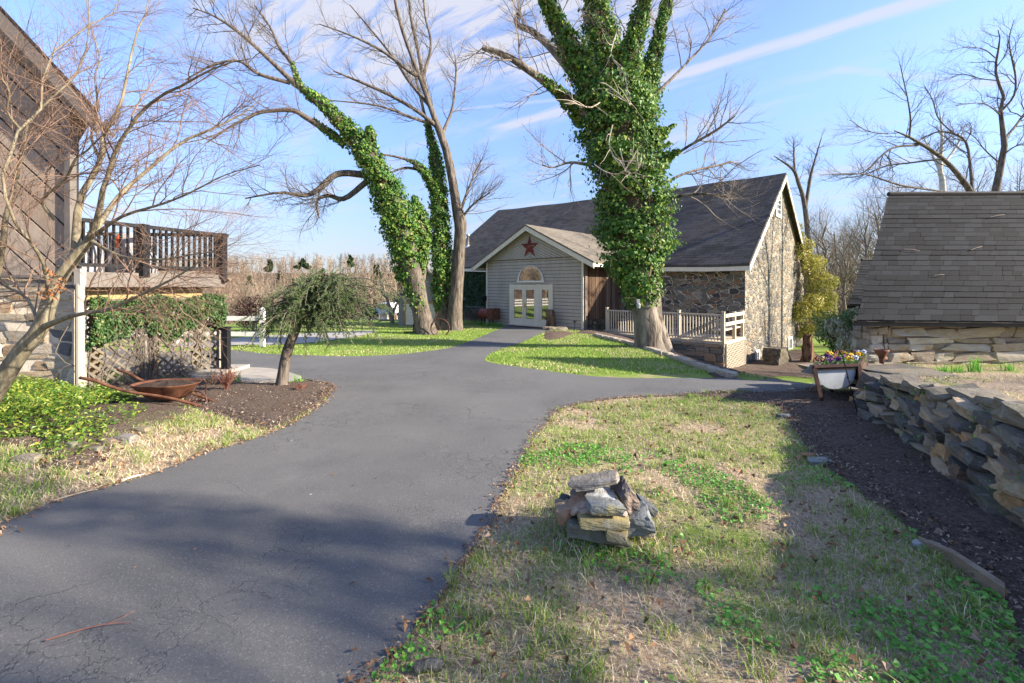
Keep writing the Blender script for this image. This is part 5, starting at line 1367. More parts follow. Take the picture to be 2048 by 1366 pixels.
add_ivy(tB, [q_(q, dC + .2) for q in [[(884, 622, 0, 12), (882, 600, 0, 16), (882, 555, 0, 19), (881, 500, 0, 21), (880, 440, 0, 21), (878, 380, 0, 17), (871, 320, 0, 14), (863, 280, 0, 10), (853, 245, 0, 5)], [(872, 388, 0, 10), (850, 348, -.3, 10), (832, 328, -.5, 7), (815, 320, -.6, 3)]]], 440, 0.10)
limbC = [q_([(910, 668, 0, 46), (908, 650, 0, 34), (911, 600, 0, 28), (917, 520, 0, 25), (921, 462, 0, 23), (920, 440, 0, 26), (911, 400, 0, 18), (903, 350, -.1, 17), (892, 300, -.1, 16), (879, 262, -.2, 15), (868, 238, -.2, 12)], dC),
  q_([(872, 246, -.2, 11), (852, 190, -.3, 9), (832, 135, -.4, 8), (806, 65, -.6, 7), (790, 0, -.8, 6), (778, -70, -1, 4)], dC),
  q_([(882, 268, -.2, 11), (863, 215, .3, 9), (846, 155, .6, 8), (836, 100, .9, 7), (822, 35, 1.2, 6), (815, -50, 1.5, 4)], dC),
  q_([(876, 256, -.2, 10), (840, 226, -.6, 8), (785, 193, -1.1, 7), (728, 167, -1.5, 6), (667, 142, -2, 3)], dC),
  q_([(836, 150, -.4, 8), (821, 145, -.6, 7), (766, 103, -1.1, 6), (702, 71, -1.6, 4), (638, 48, -2, 2)], dC),
  q_([(862, 215, -.3, 8), (820, 165, .3, 7), (790, 120, .8, 5), (755, 75, 1.2, 4), (700, 10, 1.7, 2)], dC),
  q_([(870, 248, -.2, 8), (840, 241, -.5, 6), (790, 222, -.9, 5), (744, 209, -1.3, 4), (654, 200, -2, 2)], dC),
  q_([(846, 155, .6, 7), (862, 90, 1, 5), (850, 30, 1.2, 4), (846, -40, 1.4, 3)], dC),
  q_([(920, 425, 0, 7), (940, 370, .3, 4), (962, 320, .6, 2)], dC), q_([(884, 270, 0, 8), (905, 215, .6, 5), (912, 150, 1, 4), (910, 110, 1.2, 2)], dC), q_([(921, 440, 0, 6), (945, 410, -.3, 4), (980, 385, -.6, 2)], dC)]
tC = tree('bare_tree', 'tall bare forked tree with a burl on its trunk between ivy wall and ivied trunk', limbC, BARK, TWIG,
  [dict(n=15, length=(0.9, 2.9), ang=(0.4, 0.9), up=0.09, wob=0.12, K=6, rmax=0.02, t0=0.15, pick=slice(1, None)), dict(n=7, length=(0.5, 1.3), ang=(0.35, 0.8), up=0.08, wob=0.15, K=5, rmax=0.010, rend=0.5), dict(n=3, length=(0.3, 0.7), ang=(0.4, 0.8), up=0.06, wob=0.2, K=4, rmax=0.006, rend=0.7)], lump=0.012)

# --- the small maple in front of the house
dM = 4.85
limbM = [q_([(-110, 935, 0, 56.8), (-40, 830, 0, 53.3), (0, 768, 0, 49.0), (40, 706, 0, 43.0), (82, 655, 0, 39.6), (100, 600, .05, 36.1), (120, 555, .1, 32.7), (152, 512, .1, 27.5), (178, 482, .1, 22.4)], dM),
  q_([(150, 515, .1, 22.4), (153, 464, .2, 19.8), (157, 414, .3, 17.2), (172, 370, .35, 14.6), (205, 322, .4, 12.0), (203, 282, .45, 10.3), (214, 256, .5, 9.5), (231, 231, .5, 8.6), (247, 190, .6, 6.9), (253, 154, .6, 6.0), (262, 115, .7, 5.2), (273, 64, .8, 4.3), (290, 33, .9, 3.4), (300, -20, 1, 1.7)], dM),
  q_([(172, 488, .1, 18.9), (196, 440, 0, 15.5), (203, 390, -.1, 12.9), (218, 345, -.1, 11.2), (232, 297, -.2, 9.5), (256, 261, -.3, 8.6), (276, 231, -.3, 7.7), (320, 192, -.4, 6.9), (359, 174, -.5, 6.0), (400, 151, -.6, 5.2), (449, 128, -.7, 3.4), (500, 118, -.8, 1.7)], dM),
  q_([(176, 484, .1, 17.2), (213, 426, .3, 12.9), (247, 382, .5, 10.3), (290, 345, .7, 8.6), (359, 287, .9, 6.9), (410, 264, 1, 6.0), (449, 246, 1.1, 4.3), (487, 226, 1.2, 3.4), (520, 200, 1.3, 1.7)], dM),
  q_([(180, 478, .1, 12.0), (244, 433, -.2, 7.7), (324, 408, -.5, 6.0), (381, 385, -.7, 4.3), (450, 350, -.9, 2.6), (520, 330, -1, 1.7)], dM),
  q_([(182, 482, .1, 11.2), (228, 507, -.1, 7.7), (266, 517, -.3, 6.0), (324, 519, -.5, 5.2), (381, 510, -.7, 3.4), (450, 500, -.8, 1.7)], dM),
  q_([(84, 655, 0, 18.9), (145, 631, -.2, 12.0), (213, 620, -.4, 9.5), (266, 597, -.6, 7.7), (305, 578, -.7, 6.9), (343, 559, -.8, 5.2), (381, 536, -.9, 3.4), (430, 500, -1, 1.7)], dM),
  q_([(100, 605, 0, 15.5), (95, 566, -.1, 11.2), (88, 528, -.2, 10.3), (76, 505, -.3, 9.5), (53, 475, -.4, 7.7), (30, 445, -.5, 7.7), (11, 395, -.6, 7.7), (5, 350, -.6, 7.7), (20, 312, -.6, 7.7), (36, 262, -.5, 6.9), (82, 218, -.4, 6.0), (85, 159, -.3, 4.3), (108, 102, -.2, 4.3), (180, 49, 0, 3.4), (225, 28, .1, 2.6), (242, -10, .2, 1.7)], dM),
  q_([(80, 655, 0, 12.0), (65, 616, .2, 7.7), (45, 590, .3, 6.9), (15, 575, .4, 6.0), (-20, 550, .5, 4.3), (-60, 500, .6, 2.6)], dM),
  q_([(-10, 560, .1, 20.6), (5, 500, 0, 15.5), (12, 430, -.1, 12.9), (30, 370, -.1, 10.3), (45, 300, -.2, 7.7), (60, 240, -.2, 6.9), (110, 190, -.1, 5.2), (150, 150, 0, 4.3), (175, 90, .1, 3.4), (178, 0, .2, 2.6)], dM + .3),
  q_([(110, 440, .1, 10.3), (85, 400, 0, 8.6), (130, 360, -.1, 6.9), (150, 320, -.2, 6.0), (175, 300, -.2, 4.3), (230, 245, -.2, 2.6)], dM),
  q_([(38, 256, -.5, 6.9), (15, 223, -.6, 5.2), (17, 180, -.7, 4.3), (-10, 140, -.8, 2.6)], dM), q_([(200, 320, .4, 7.7), (182, 270, .6, 6.0), (195, 215, .7, 5.2), (190, 150, .8, 4.3), (200, 115, .8, 3.4), (180, 50, .9, 2.6), (170, -20, 1, 1.7)], dM)]
tM = tree('maple_tree', 'small multi-stemmed maple with pale smooth bark and fine red twigs before the stone house', limbM, BARKM, TWIGM,
  [dict(n=14, length=(0.5, 1.5), ang=(0.35, 0.9), up=0.02, wob=0.14, K=7, rmax=0.008, t0=0.12, bias=(0.05, 0, 0), pick=slice(1, None)), dict(n=11, length=(0.3, 0.85), ang=(0.35, 0.85), up=0.01, wob=0.16, K=6, rmax=0.0038, rend=0.5, bias=(0.03, 0, 0)), dict(n=4, length=(0.14, 0.38), ang=(0.4, 0.8), up=0.01, wob=0.18, K=4, rmax=0.0022, rend=0.7)])
b = MB()
for c_ in ((95, 590), (108, 585), (120, 567), (100, 545)):
    p_ = at(*c_, dM - .12); n = 14; V, fq = leaves(p_ + RNG.normal(size=(n, 3)) * 0.03, RNG.normal(size=(n, 3)) + (0, -.6, .2), 0.045, 0.7, 0.6, 0.2); b.add(V, fq)
b.build('dry_leaves', leafmat('dry_leaf', [(0, (0.30, 0.12, 0.05)), (1, (0.5, 0.26, 0.12))], 0.8, 0.1, 0.2), tM)

# --- bare trees on the slope behind the spring house
def cfg(s=1.0): return [dict(n=11, length=(1.2 * s, 3.0 * s), ang=(0.4, 1.0), up=0.05, wob=0.2, K=6, rmax=0.03, t0=0.2), dict(n=6, length=(0.7 * s, 1.6 * s), ang=(0.4, 0.95), up=0.05, wob=0.24, K=5, rmax=0.014, rend=0.5), dict(n=4, length=(0.3 * s, 0.8 * s), ang=(0.4, 0.9), up=0.04, wob=0.25, K=4, rmax=0.009, rend=0.7)]
dE = 24
tree('bare_tree', 'crooked dark bare tree rising highest above the spring house roof', [q_([(1975, 640, 0, 26.9), (1986, 430, 0, 20.7), (1991, 385, 0, 18.6), (2000, 338, 0, 16.1), (2009, 292, 0, 14.0), (2003, 240, 0, 10.4), (2001, 215, 0, 9.4), (2008, 197, 0, 7.8), (1997, 166, 0, 6.8), (1991, 140, 0, 6.2), (1994, 114, 0, 5.7), (2000, 80, 0, 3.6), (1996, 60, 0, 2.1)], dE),
  q_([(2009, 278, 0, 7.3), (2031, 252, .4, 6.2), (2050, 226, .8, 5.7), (2080, 190, 1, 4.2), (2100, 140, 1.2, 2.1)], dE), q_([(2003, 222, 0, 6.2), (2028, 191, -.3, 5.2), (2031, 154, -.5, 4.7), (2025, 123, -.6, 4.2), (2018, 80, -.7, 3.1), (2028, 40, -.8, 1.6)], dE),
  q_([(2001, 230, 0, 4.2), (1978, 212, -.6, 3.1), (1954, 206, -1, 2.6), (1911, 211, -1.5, 1.6)], dE), q_([(1993, 161, 0, 3.1), (1960, 157, .5, 2.6), (1926, 148, .9, 2.1), (1900, 155, 1.2, 1.3)], dE), q_([(1991, 116, 0, 3.1), (1966, 98, -.4, 2.6), (1926, 95, -.8, 1.6), (1895, 105, -1, 1.3)], dE), q_([(2003, 330, 0, 4.7), (1970, 300, .5, 3.1), (1950, 275, .8, 2.1), (1930, 262, 1, 1.3)], dE), q_([(2005, 310, 0, 4.2), (2040, 290, -.6, 3.1), (2090, 300, -1, 1.6)], dE)], BARK, TWIG, cfg(0.85))
dF = 22
tree('bare_tree', 'spreading bare tree arching low over the end of the spring house roof', [q_([(1965, 640, 0, 23.8), (1955, 430, 0, 18.6), (1941, 385, 0, 15.6), (1920, 354, 0, 13.0), (1889, 320, -.3, 10.4), (1849, 292, -.6, 8.3), (1818, 274, -.9, 5.7), (1790, 262, -1.1, 2.6)], dF),
  q_([(1836, 290, -.6, 6.2), (1788, 295, -1, 5.2), (1757, 317, -1.2, 4.2), (1726, 345, -1.4, 3.1), (1665, 350, -1.8, 1.6)], dF), q_([(1818, 276, -.9, 5.2), (1821, 240, -1, 4.2), (1815, 197, -1, 3.1), (1808, 165, -1, 2.6), (1800, 128, -1, 1.6)], dF), q_([(1880, 318, -.4, 5.2), (1818, 326, -.2, 4.2), (1772, 332, 0, 3.6), (1726, 350, .2, 2.6), (1680, 357, .3, 1.6)], dF),
  q_([(1945, 395, 0, 9.4), (1941, 338, .5, 7.3), (1932, 285, .7, 6.2), (1905, 267, .9, 5.2), (1874, 264, 1, 4.2), (1843, 278, 1.1, 2.6)], dF), q_([(1908, 268, .9, 4.2), (1877, 237, 1.1, 3.1), (1865, 200, 1.3, 2.6), (1849, 172, 1.4, 1.6)], dF), q_([(1950, 400, 0, 7.3), (1889, 384, -.8, 5.7), (1803, 371, -1.4, 4.7), (1741, 351, -1.8, 3.6), (1695, 347, -2.1, 2.1), (1640, 350, -2.4, 1.3)], dF), q_([(1775, 268, -1, 2.6), (1735, 262, -1.3, 2.1), (1700, 240, -1.6, 1.3)], dF)], BARK, TWIG, cfg(0.8))
tree('bare_tree', 'slender twin stemmed bare tree beside the barn gable peak', [q_([(1626, 640, 0, 16), (1618, 500, 0, 12), (1609, 409, 0, 10), (1597, 366, 0, 8), (1585, 338, 0, 6), (1548, 312, 0, 2)], 42), q_([(1611, 415, 0, 8), (1620, 360, .3, 7), (1627, 330, .5, 5), (1643, 275, .8, 2)], 42), q_([(1590, 350, 0, 5), (1588, 315, .4, 4), (1587, 283, .6, 2)], 42)], BARK, TWIG, cfg(0.9))
tree('bare_tree', 'pale barked bare tree behind the arching tree', [q_([(1890, 640, 0, 18), (1886, 385, 0, 14), (1880, 340, 0, 11), (1884, 280, 0, 7), (1880, 230, 0, 3)], 34), q_([(1882, 345, 0, 8), (1860, 300, .5, 5), (1845, 270, .8, 2)], 34), q_([(1882, 335, 0, 8), (1915, 290, .5, 5), (1930, 250, .8, 2)], 34)], plain('white_bark', (0.5, 0.46, 0.40), 0.8, 0.25), TWIGT, cfg(0.7))

# prototypes of bare woodland trees, then single copies and the far wood
def bare_proto(h, n1, n2, n3, spread=1.0):
    P = np.array([[(RNG.normal() * .012 * h * k / 9, RNG.normal() * .012 * h * k / 9, h * 0.8 * k / 9) for k in range(10)]]); Rr = np.linspace(h * 0.016, h * 0.004, 10)[None]
    out = [(P, Rr, 7)]
    A, B = grow(P, Rr, n1, (0.28 * h * spread, 0.5 * h * spread), (0.35, 0.9), 0.10, 0.12, 6, rmax=0.09, t0=0.3); out.append((A, B, 4))
    A, B = grow(A, B, n2, (0.12 * h, 0.22 * h), (0.4, 0.9), 0.09, 0.16, 5, rmax=0.035, rend=0.4); out.append((A, B, 3))
    if n3: A, B = grow(A, B, n3, (0.05 * h, 0.11 * h), (0.4, 0.9), 0.06, 0.2, 4, rmax=0.016, rend=0.6); out.append((A, B, 3))
    return out
protos = []
for k in range(3):
    o_ = bare_proto(12, 15, 9, 6, 0.9)
    a = MB(); skin(a, *o_[0][:2], 9); skin(a, *o_[1][:2], 4)
    c = MB(); [skin(c, A, B, s_) for A, B, s_ in o_[2:]]
    protos.append((a.mesh('trunk', (BARKR,), True), c.mesh('crown', (TWIGT,))))
def put_tree(k, x, y, z, s, label, group):
    t = thing('bare_tree', label, 'tree', (x, y, z), RNG.uniform(0, 6.28), group); t.scale = (s, s, s)
    for nm, me in zip(('trunk', 'crown'), protos[k % 3]):
        o = bpy.data.objects.new(nm, me); COL.objects.link(o); o.parent = t
k = 0
for px, dd, top in ((1612, 50, 440), (1648, 38, 385), (1672, 44, 400), (1690, 36, 430), (1702, 52, 405), (1730, 40, 375), (1755, 48, 350), (1790, 40, 310), (1830, 46, 330), (1960, 40, 300), (1910, 50, 310), (2035, 44, 290), (1487, 62, 335), (1520, 60, 340), (1465, 66, 345), (1640, 62, 440), (1715, 66, 440), (1768, 60, 400)):
    x = (px - CX) / F * dd; z = float(gz(x, dd)) - 0.2; hgt = EYE + (HY - top) / F * dd - z
    put_tree(k, x, dd, z, hgt / 12.5, 'leafless tan tree in the wood behind the barn and spring house', 'bare woodland trees behind the buildings'); k += 1
# trees along the lane out of view that throw the long shadows
for x, y, s, k_ in ((12.0, -1.2, 0.75, 2), (13.5, -2.9, 0.8, 0), (20.0, 8.5, 0.75, 1), (24, 1.5, 0.9, 1), (27, 21, 1.0, 0), (34, 26, 1.1, 1), (22.5, 14.8, .7, 2)):
    put_tree(k_, x, y, float(gz(x, y)) - .1, s, 'leafless tree of the row along the lane beyond the spring house', 'bare trees along the lane')
# far hillside wood: one mass of leafless crowns
lowp = []
for k in range(4):
    o_ = bare_proto(11, 9, 6, 2, 1.0)
    a = MB(); skin(a, o_[0][0], o_[0][1], 3)
    for A, B, s_ in o_[1:]: skin(a, A[:, ::2], np.maximum(B[:, ::2], 0.03), 3)
    lowp.append((np.vstack(a.v), np.vstack(a.f)))
m = Mat('woodland', 0.95, 0.05); n = m.noise(0.035, 3); 
c = m.ramp(m.noise(0.09, 2), [(0.35, (0.25, 0.195, 0.14)), (0.5, (0.16, 0.128, 0.095)), (0.6, (0.28, 0.19, 0.135)), (0.7, (0.35, 0.285, 0.20))])
m.color(m.mix(m.step(n, 0.45, 0.6, 0, 0.5), c, (0.36, 0.30, 0.21)))
wood = MB()
def plant(n, xr, yr, sc):
    for _ in range(n):
        y = RNG.uniform(*yr); x = RNG.uniform(*xr) * y if abs(xr[1]) < 5 else RNG.uniform(*xr)
        V, fq = lowp[RNG.integers(4)]; s = RNG.uniform(*sc); a_ = RNG.uniform(0, 6.28)
        Rm = np.array(((math.cos(a_), -math.sin(a_), 0), (math.sin(a_), math.cos(a_), 0), (0, 0, 1))) * s
        wood.add(V @ Rm.T + (x, y, float(gz(x, y)) - .3), fq)
plant(760, (-0.80, -0.12), (95, 262), (0.35, 1.12)); plant(240, (-0.75, -0.2), (50, 95), (0.5, 0.8)); plant(260, (0.55, 1.0), (70, 190), (0.8, 1.2)); plant(200, (-85, -44), (4, 60), (0.5, 0.9))
stuff(wood, 'woodland', m.m, 'tan leafless woodland covering the hillside beyond the valley', 'woodland')

# --- foliage clouds
def cloud(blobs, n, size, wid=0.6, droop=0.3, fold=0.1):
    """leaves through a union of blobs (x, y, z, rx, ry, rz), denser at their skins"""
    w = np.array([b_[3] * b_[4] + b_[4] * b_[5] for b_ in blobs]); k = RNG.choice(len(blobs), n, p=w / w.sum()); B = np.array(blobs)[k]
    u = unit(RNG.normal(size=(n, 3))); r = 1 - 0.45 * RNG.random(n) ** 1.6
    return leaves(B[:, :3] + u * B[:, 3:] * r[:, None], u + RNG.normal(size=(n, 3)) * 0.5 + (0, 0, .3), size * RNG.uniform(0.6, 1.4, n), wid, droop, fold)
def bush(name, label, cat, base, blobs, n, size, mat, stem=None, group=None, **kw):
    t = thing(name, label, cat, tuple(base), 0, group); mb = MB(); mb.add(*cloud(blobs, n, size, **kw)); mb.build('foliage', mat, t)
    s_ = MB(); A = []
    for b_ in blobs: A.append(spline([base, (np.array(base) + np.array(b_[:3])) / 2 + RNG.normal(size=3) * 0.05, b_[:3]], 6))
    A = np.array(A); skin(s_, A, np.repeat(np.linspace(0.03, 0.012, 6)[None] * max(1, b_[3]), len(A), 0), 5); s_.build('stem', stem or BARK, t)
    return t
def lobes(c, r, k, s=0.45):
    out = []
    for _ in range(k):
        u = unit(RNG.normal(size=3)) * RNG.uniform(0.35, 0.85); q = RNG.uniform(s * .7, s * 1.2); out.append((c[0] + u[0] * r[0], c[1] + u[1] * r[1], c[2] + u[2] * r[2], r[0] * q, r[1] * q, r[2] * q))
    return out
GOLD = leafmat('golden_leaf', [(0, (0.18, 0.22, 0.04)), (0.4, (0.38, 0.36, 0.07)), (0.8, (0.56, 0.46, 0.11)), (1, (0.62, 0.52, 0.2))], 0.5, 0.3, 0.3)
PIERIS = leafmat('pieris_leaf', [(0, (0.09, 0.18, 0.04)), (0.6, (0.16, 0.28, 0.07)), (1, (0.28, 0.36, 0.12))], 0.4, 0.5, 0.2)
BLOOM = leafmat('pieris_bloom', [(0, (0.5, 0.47, 0.32)), (1, (0.72, 0.68, 0.52))], 0.7, 0.2, 0.2)
FIR = leafmat('dark_conifer', [(0, (0.02, 0.04, 0.016)), (0.7, (0.045, 0.075, 0.028)), (1, (0.08, 0.10, 0.045))], 0.7, 0.2, 0.1)
REDB = leafmat('red_shrub_leaf', [(0, (0.10, 0.035, 0.03)), (1, (0.22, 0.09, 0.07))], 0.7, 0.2, 0.1)
bl = []
for y_, hw, xc in ((470, 12, 1600), (500, 20, 1606), (530, 27, 1614), (560, 32, 1620), (595, 34, 1622), (630, 32, 1616), (665, 24, 1610)):
    for s_ in range(4):
        p = at(xc + 5 + RNG.normal() * hw * .45, y_ + RNG.normal() * 8, 29 + RNG.normal() * .5); q = hw * 0.62 * 29 / F; bl.append((*p, q, q, q * .9))
bb = ground_at(1612, 712)
bush('climbing_shrub', 'golden green evergreen climbing the far corner of the rubble gable', 'shrub', (bb[0] + .3, 29, float(gz(bb[0], 29))), bl, 7000, 0.15, GOLD, droop=0.8)
c_ = at(1687, 660, 10.8)
pie = bush('pieris_shrub', 'rounded evergreen shrub with drooping cream flower tassels by the spring house', 'shrub', (c_[0], 10.8, float(gz(c_[0], 10.8)) - .1), lobes(c_, (0.72, 0.7, 0.62), 16), 5200, 0.075, PIERIS, wid=0.4)
b = MB(); b.add(*[x for x in cloud([(q[0] - .08, q[1] - .34, q[2] + .10, q[3], q[4], q[5]) for q in lobes(c_, (0.72, 0.7, 0.62), 14, 0.3)], 2200, 0.10, 0.3, 1.5)]); b.build('flower', BLOOM, pie)
bush('evergreen_tree', 'evergreen added out of view to throw a band of shade over the driveway', 'tree', (11, 0.2, float(gz(11, .2))), [(11 + RNG.normal() * .25, .15 + RNG.normal() * .12, z_, .55, .36, .5) for z_ in np.arange(3.6, 8.4, 0.42)], 2000, 0.1, leafmat('shade_evergreen', [(0, (.03, .06, .02)), (1, (.08, .12, .04))]))  # unseen evergreen, added and shaped to cast the driveway's shade band
def conifer(px, dd, top, bot, wpx, n, label):
    x = (px - CX) / F * dd; z0 = EYE + (HY - bot) / F * dd; z1 = EYE + (HY - top) / F * dd; g = float(gz(x, dd)); bl = []
    for k in range(7):
        f = k / 6; w = wpx * dd / F * (1 - 0.75 * f) * .8
        for s_ in range(2): bl.append((x + RNG.normal() * w * .5, dd + RNG.normal() * w * .4, z0 + (z1 - z0) * f, w * .62, w * .62, (z1 - z0) / 7))
    return bush('evergreen_tree', label, 'tree', (x, dd, g), bl, n, 0.02 * dd / 3, FIR, droop=1.0)
conifer(795, 60, 540, 622, 24, 2600, 'dark evergreen tree beside the leaning ivied tree')
conifer(752, 85, 537, 600, 22, 2400, 'olive evergreen crown behind the weeping conifer')
for px_, dd_, tp_, bt_, w_, lb_ in ((540, 190, 522, 540, 12, 'dark evergreen low on the far hill crest'), (645, 150, 540, 565, 14, 'olive evergreen in a hollow of the tan woods'), (500, 130, 556, 590, 15, 'dull evergreen near the deck end among tan woods'), (700, 210, 512, 530, 10, 'tiny evergreen on the ridge near the leaning tree'), (585, 110, 560, 588, 13, 'small olive evergreen in the middle of the valley woods')): conifer(px_, dd_, tp_, bt_, w_, 700, lb_)
conifer(605, 175, 519, 534, 12, 500, 'small far evergreen standing on the hill crest')
conifer(560, 170, 545, 570, 16, 700, 'dull green evergreen among tan woods on the hillside')
x, y_, z = ground_at(738, 652); bush('round_bush', 'small round dark bush at the end of the gravel path', 'bush', (x, y_, z), lobes((x, y_, z + .75), (0.55, .55, .6), 8), 900, 0.09, FIR)
x, y_, z = ground_at(465, 682); bush('red_bush', 'dark red bush behind the white rail fence', 'bush', (x, y_ + 1.5, z), lobes((x - .2, y_ + 1.5, z + 0.85), (0.8, .7, .62), 10), 1900, 0.07, REDB)
# pale bare shrub tree by the shed
tree('bare_shrub', 'pale bare shrub beside the grey shed', [q_([(786, 660, 0, 10), (782, 625, 0, 8), (772, 592, 0, 5), (766, 565, 0, 2)], 29), q_([(783, 630, 0, 6), (795, 605, .3, 4), (800, 590, .5, 2)], 29), q_([(784, 640, 0, 5), (760, 640, .3, 3), (735, 630, .5, 2)], 29)], TWIGT, TWIGT, [dict(n=14, length=(0.6, 1.5), ang=(0.4, 0.9), up=0.05, wob=0.18, K=5, rmax=0.014, rend=0.5), dict(n=7, length=(0.3, 0.8), ang=(0.4, 0.9), up=0.04, wob=0.2, K=4, rmax=0.009, rend=0.6)], cat='shrub')
# ivy over the barn wall and over the lattice
iv = thing('wall_ivy', 'dense dark ivy covering the barn wall beside the entrance', 'ivy', tuple(bw(-16.5, -.2, -1)))
n = 13000; x = RNG.uniform(-21.5, -13.65, n); z = RNG.uniform(-0.7, 3.0, n); y_ = -0.16 - 0.22 * fnoise(x * 1.0, z, 1.2) - RNG.random(n) * .06
ok = (RNG.random(n) < ss(z, -0.75, -0.1) + .1) & (x < -13.62); x, y_, z = x[ok], y_[ok], z[ok]
P = np.array(P2)[None] - U[None] * x[:, None] + Vv[None] * y_[:, None]; nn = np.array((-Vv[0], -Vv[1], 0.25))[None] + RNG.normal(size=(len(x), 3)) * .4
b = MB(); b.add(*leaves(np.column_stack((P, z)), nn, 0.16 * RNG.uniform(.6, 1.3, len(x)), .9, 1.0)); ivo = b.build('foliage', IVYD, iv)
b = MB(); c0, c1 = bw(-21.5, -.1), bw(-13.6, -.1); b.bar((*c0[:2], 1.0), (*c1[:2], 1.0), 0.12, 3.7); b.build('stems', STEMS, ivo)
lv = thing('lattice_ivy', 'ivy mat draped over the top of the wooden lattice', 'ivy', tuple(dp(1.2, 1.0)))
n = 7500; s_ = RNG.uniform(0.05, 2.42, n); z = RNG.uniform(0.55, 1.44, n); bot = 0.80 + 0.5 * (fnoise(s_, s_ * 0, 3.5) - .5) + 0.10 * ss(s_, 1.2, 2.4) - 0.15 * ss(-s_, -0.8, -0.2)
ok = (z > bot - 0.15 * RNG.random(n)) & (z < 1.26 + 0.26 * fnoise(s_, s_ * 0 + 4, 4.0)); s_, z = s_[ok], z[ok]
n_ = 0.06 + 0.20 * fnoise(s_, z, 2.4) * np.sin(np.clip((z - .6) / .85, 0, 1) * PI) ** .5 + RNG.random(len(s_)) * .05
P = S0[None] + g3[None] * s_[:, None] - h3[None] * n_[:, None] + uz[None] * z[:, None]; nn = -h3[None] + (0, 0, .5) + RNG.normal(size=(len(z), 3)) * .45
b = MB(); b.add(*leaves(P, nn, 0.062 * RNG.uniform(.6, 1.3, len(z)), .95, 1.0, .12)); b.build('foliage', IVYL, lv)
A = []
for k in range(34):
    s0 = RNG.uniform(0.1, 2.4); A.append(spline([dp(s0, -0.3, .05), dp(s0 + RNG.normal() * .15, 0.1, .06), dp(s0 + RNG.normal() * .25, 0.5, .07), dp(s0 + RNG.normal() * .3, 0.95, .08)], 8))
for k in range(14):
    s0 = RNG.normal() * .06 + 0.95; A.append(spline([dp(s0, -0.35, .07), dp(s0 + RNG.normal() * .06, 0.1, .08), dp(s0 + RNG.normal() * .12, 0.5, .08), dp(s0 + RNG.normal() * .2, 0.95, .09)], 8))
A = np.array(A); b = MB(); skin(b, A, np.full((len(A), 8), 0.008), 4); A2, B2 = grow(A, np.full((len(A), 8), .008), 14, (.1, .4), (.4, 1.3), -.02, .3, 5, rmax=.0035); skin(b, A2, B2, 3); b.build('stems', TWIG, lv)

# --- weeping conifer
dW = ground_at(565, 775)[1]
wt = thing('weeping_conifer', 'small weeping conifer with a leaning trunk in the mulch bed', 'tree', tuple(ground_at(565, 775)))
P, Rr = limbs3([q_([(562, 780, 0, 29), (566, 750, 0, 24), (574, 705, 0, 22), (590, 662, 0, 20), (606, 625, 0, 16), (622, 592, 0, 13), (634, 566, 0, 8)], dW), q_([(632, 570, 0, 6), (645, 558, -.05, 5), (668, 560, -.1, 3), (690, 580, -.15, 2)], dW), q_([(605, 628, 0, 12), (655, 600, .1, 8), (705, 592, .2, 4)], dW)])
b = MB(); skin(b, P, Rr, 12); b.build('trunk', BARK, wt, smooth=True)
A = []
for k in range(250):
    f = RNG.random() ** 0.7; st = P[0][int(9 + f * 6)] if k % 3 else P[2][RNG.integers(3, 14)] if k % 2 else P[1][RNG.integers(0, 14)]
    az = RNG.uniform(0, 2 * PI); ln = RNG.uniform(0.4, 1.5) * (0.72 + 0.28 * math.sin(az * 3 + 1)) * (1.0 - 0.35 * f); dr = np.array((math.cos(az), math.sin(az) * .85, 0)); rise = RNG.uniform(-.12, .10)
    A.append(spline([st, st + dr * ln * .35 + (0, 0, rise), st + dr * ln * .75 + (0, 0, rise * .4 - .1), st + dr * ln + (0, 0, -RNG.uniform(.18, .5) * (1.25 - .5 * f))], 10))
A = np.array(A); A[:, :, 2] = np.maximum(A[:, :, 2], float(gz(0, dW)) + 0.42)
b = MB(); skin(b, A, np.repeat(np.linspace(.012, .004, 10)[None], len(A), 0), 4)
A2, B2 = grow(A, np.full((len(A), 10), .006), 13, (.10, .34), (.4, 1.1), -.06, .16, 6, rmax=.004); skin(b, A2, B2, 3)
cr_ = b.build('branches', BARK, wt)
S2 = np.concatenate((A2, A[:, 4:]), 0); N = 34
t_ = RNG.random((len(S2), N)) * (S2.shape[1] - 1.01); i_ = t_.astype(int); f_ = (t_ - i_)[..., None]; mm_ = np.arange(len(S2))[:, None]
pos = (S2[mm_, i_] * (1 - f_) + S2[mm_, i_ + 1] * f_).reshape(-1, 3); tn = unit(S2[mm_, i_ + 1] - S2[mm_, i_]).reshape(-1, 3)
dr = unit(tn * 0.7 + RNG.normal(size=tn.shape) * .8); L = RNG.uniform(.025, .05, (len(pos), 1)); sd = unit(np.cross(dr, RNG.normal(size=dr.shape))) * 0.0036
V = np.stack((pos - sd, pos + sd, pos + dr * L), 1).reshape(-1, 3); b = MB(); b.add(V, np.arange(len(V)).reshape(-1, 3))
b.build('crown', leafmat('weeping_needles', [(0, (0.06, 0.11, 0.045)), (0.6, (0.13, 0.195, 0.075)), (1, (0.24, 0.27, 0.11))], 0.6, 0.25, 0.2), wt)
print('weeping needles', len(pos))

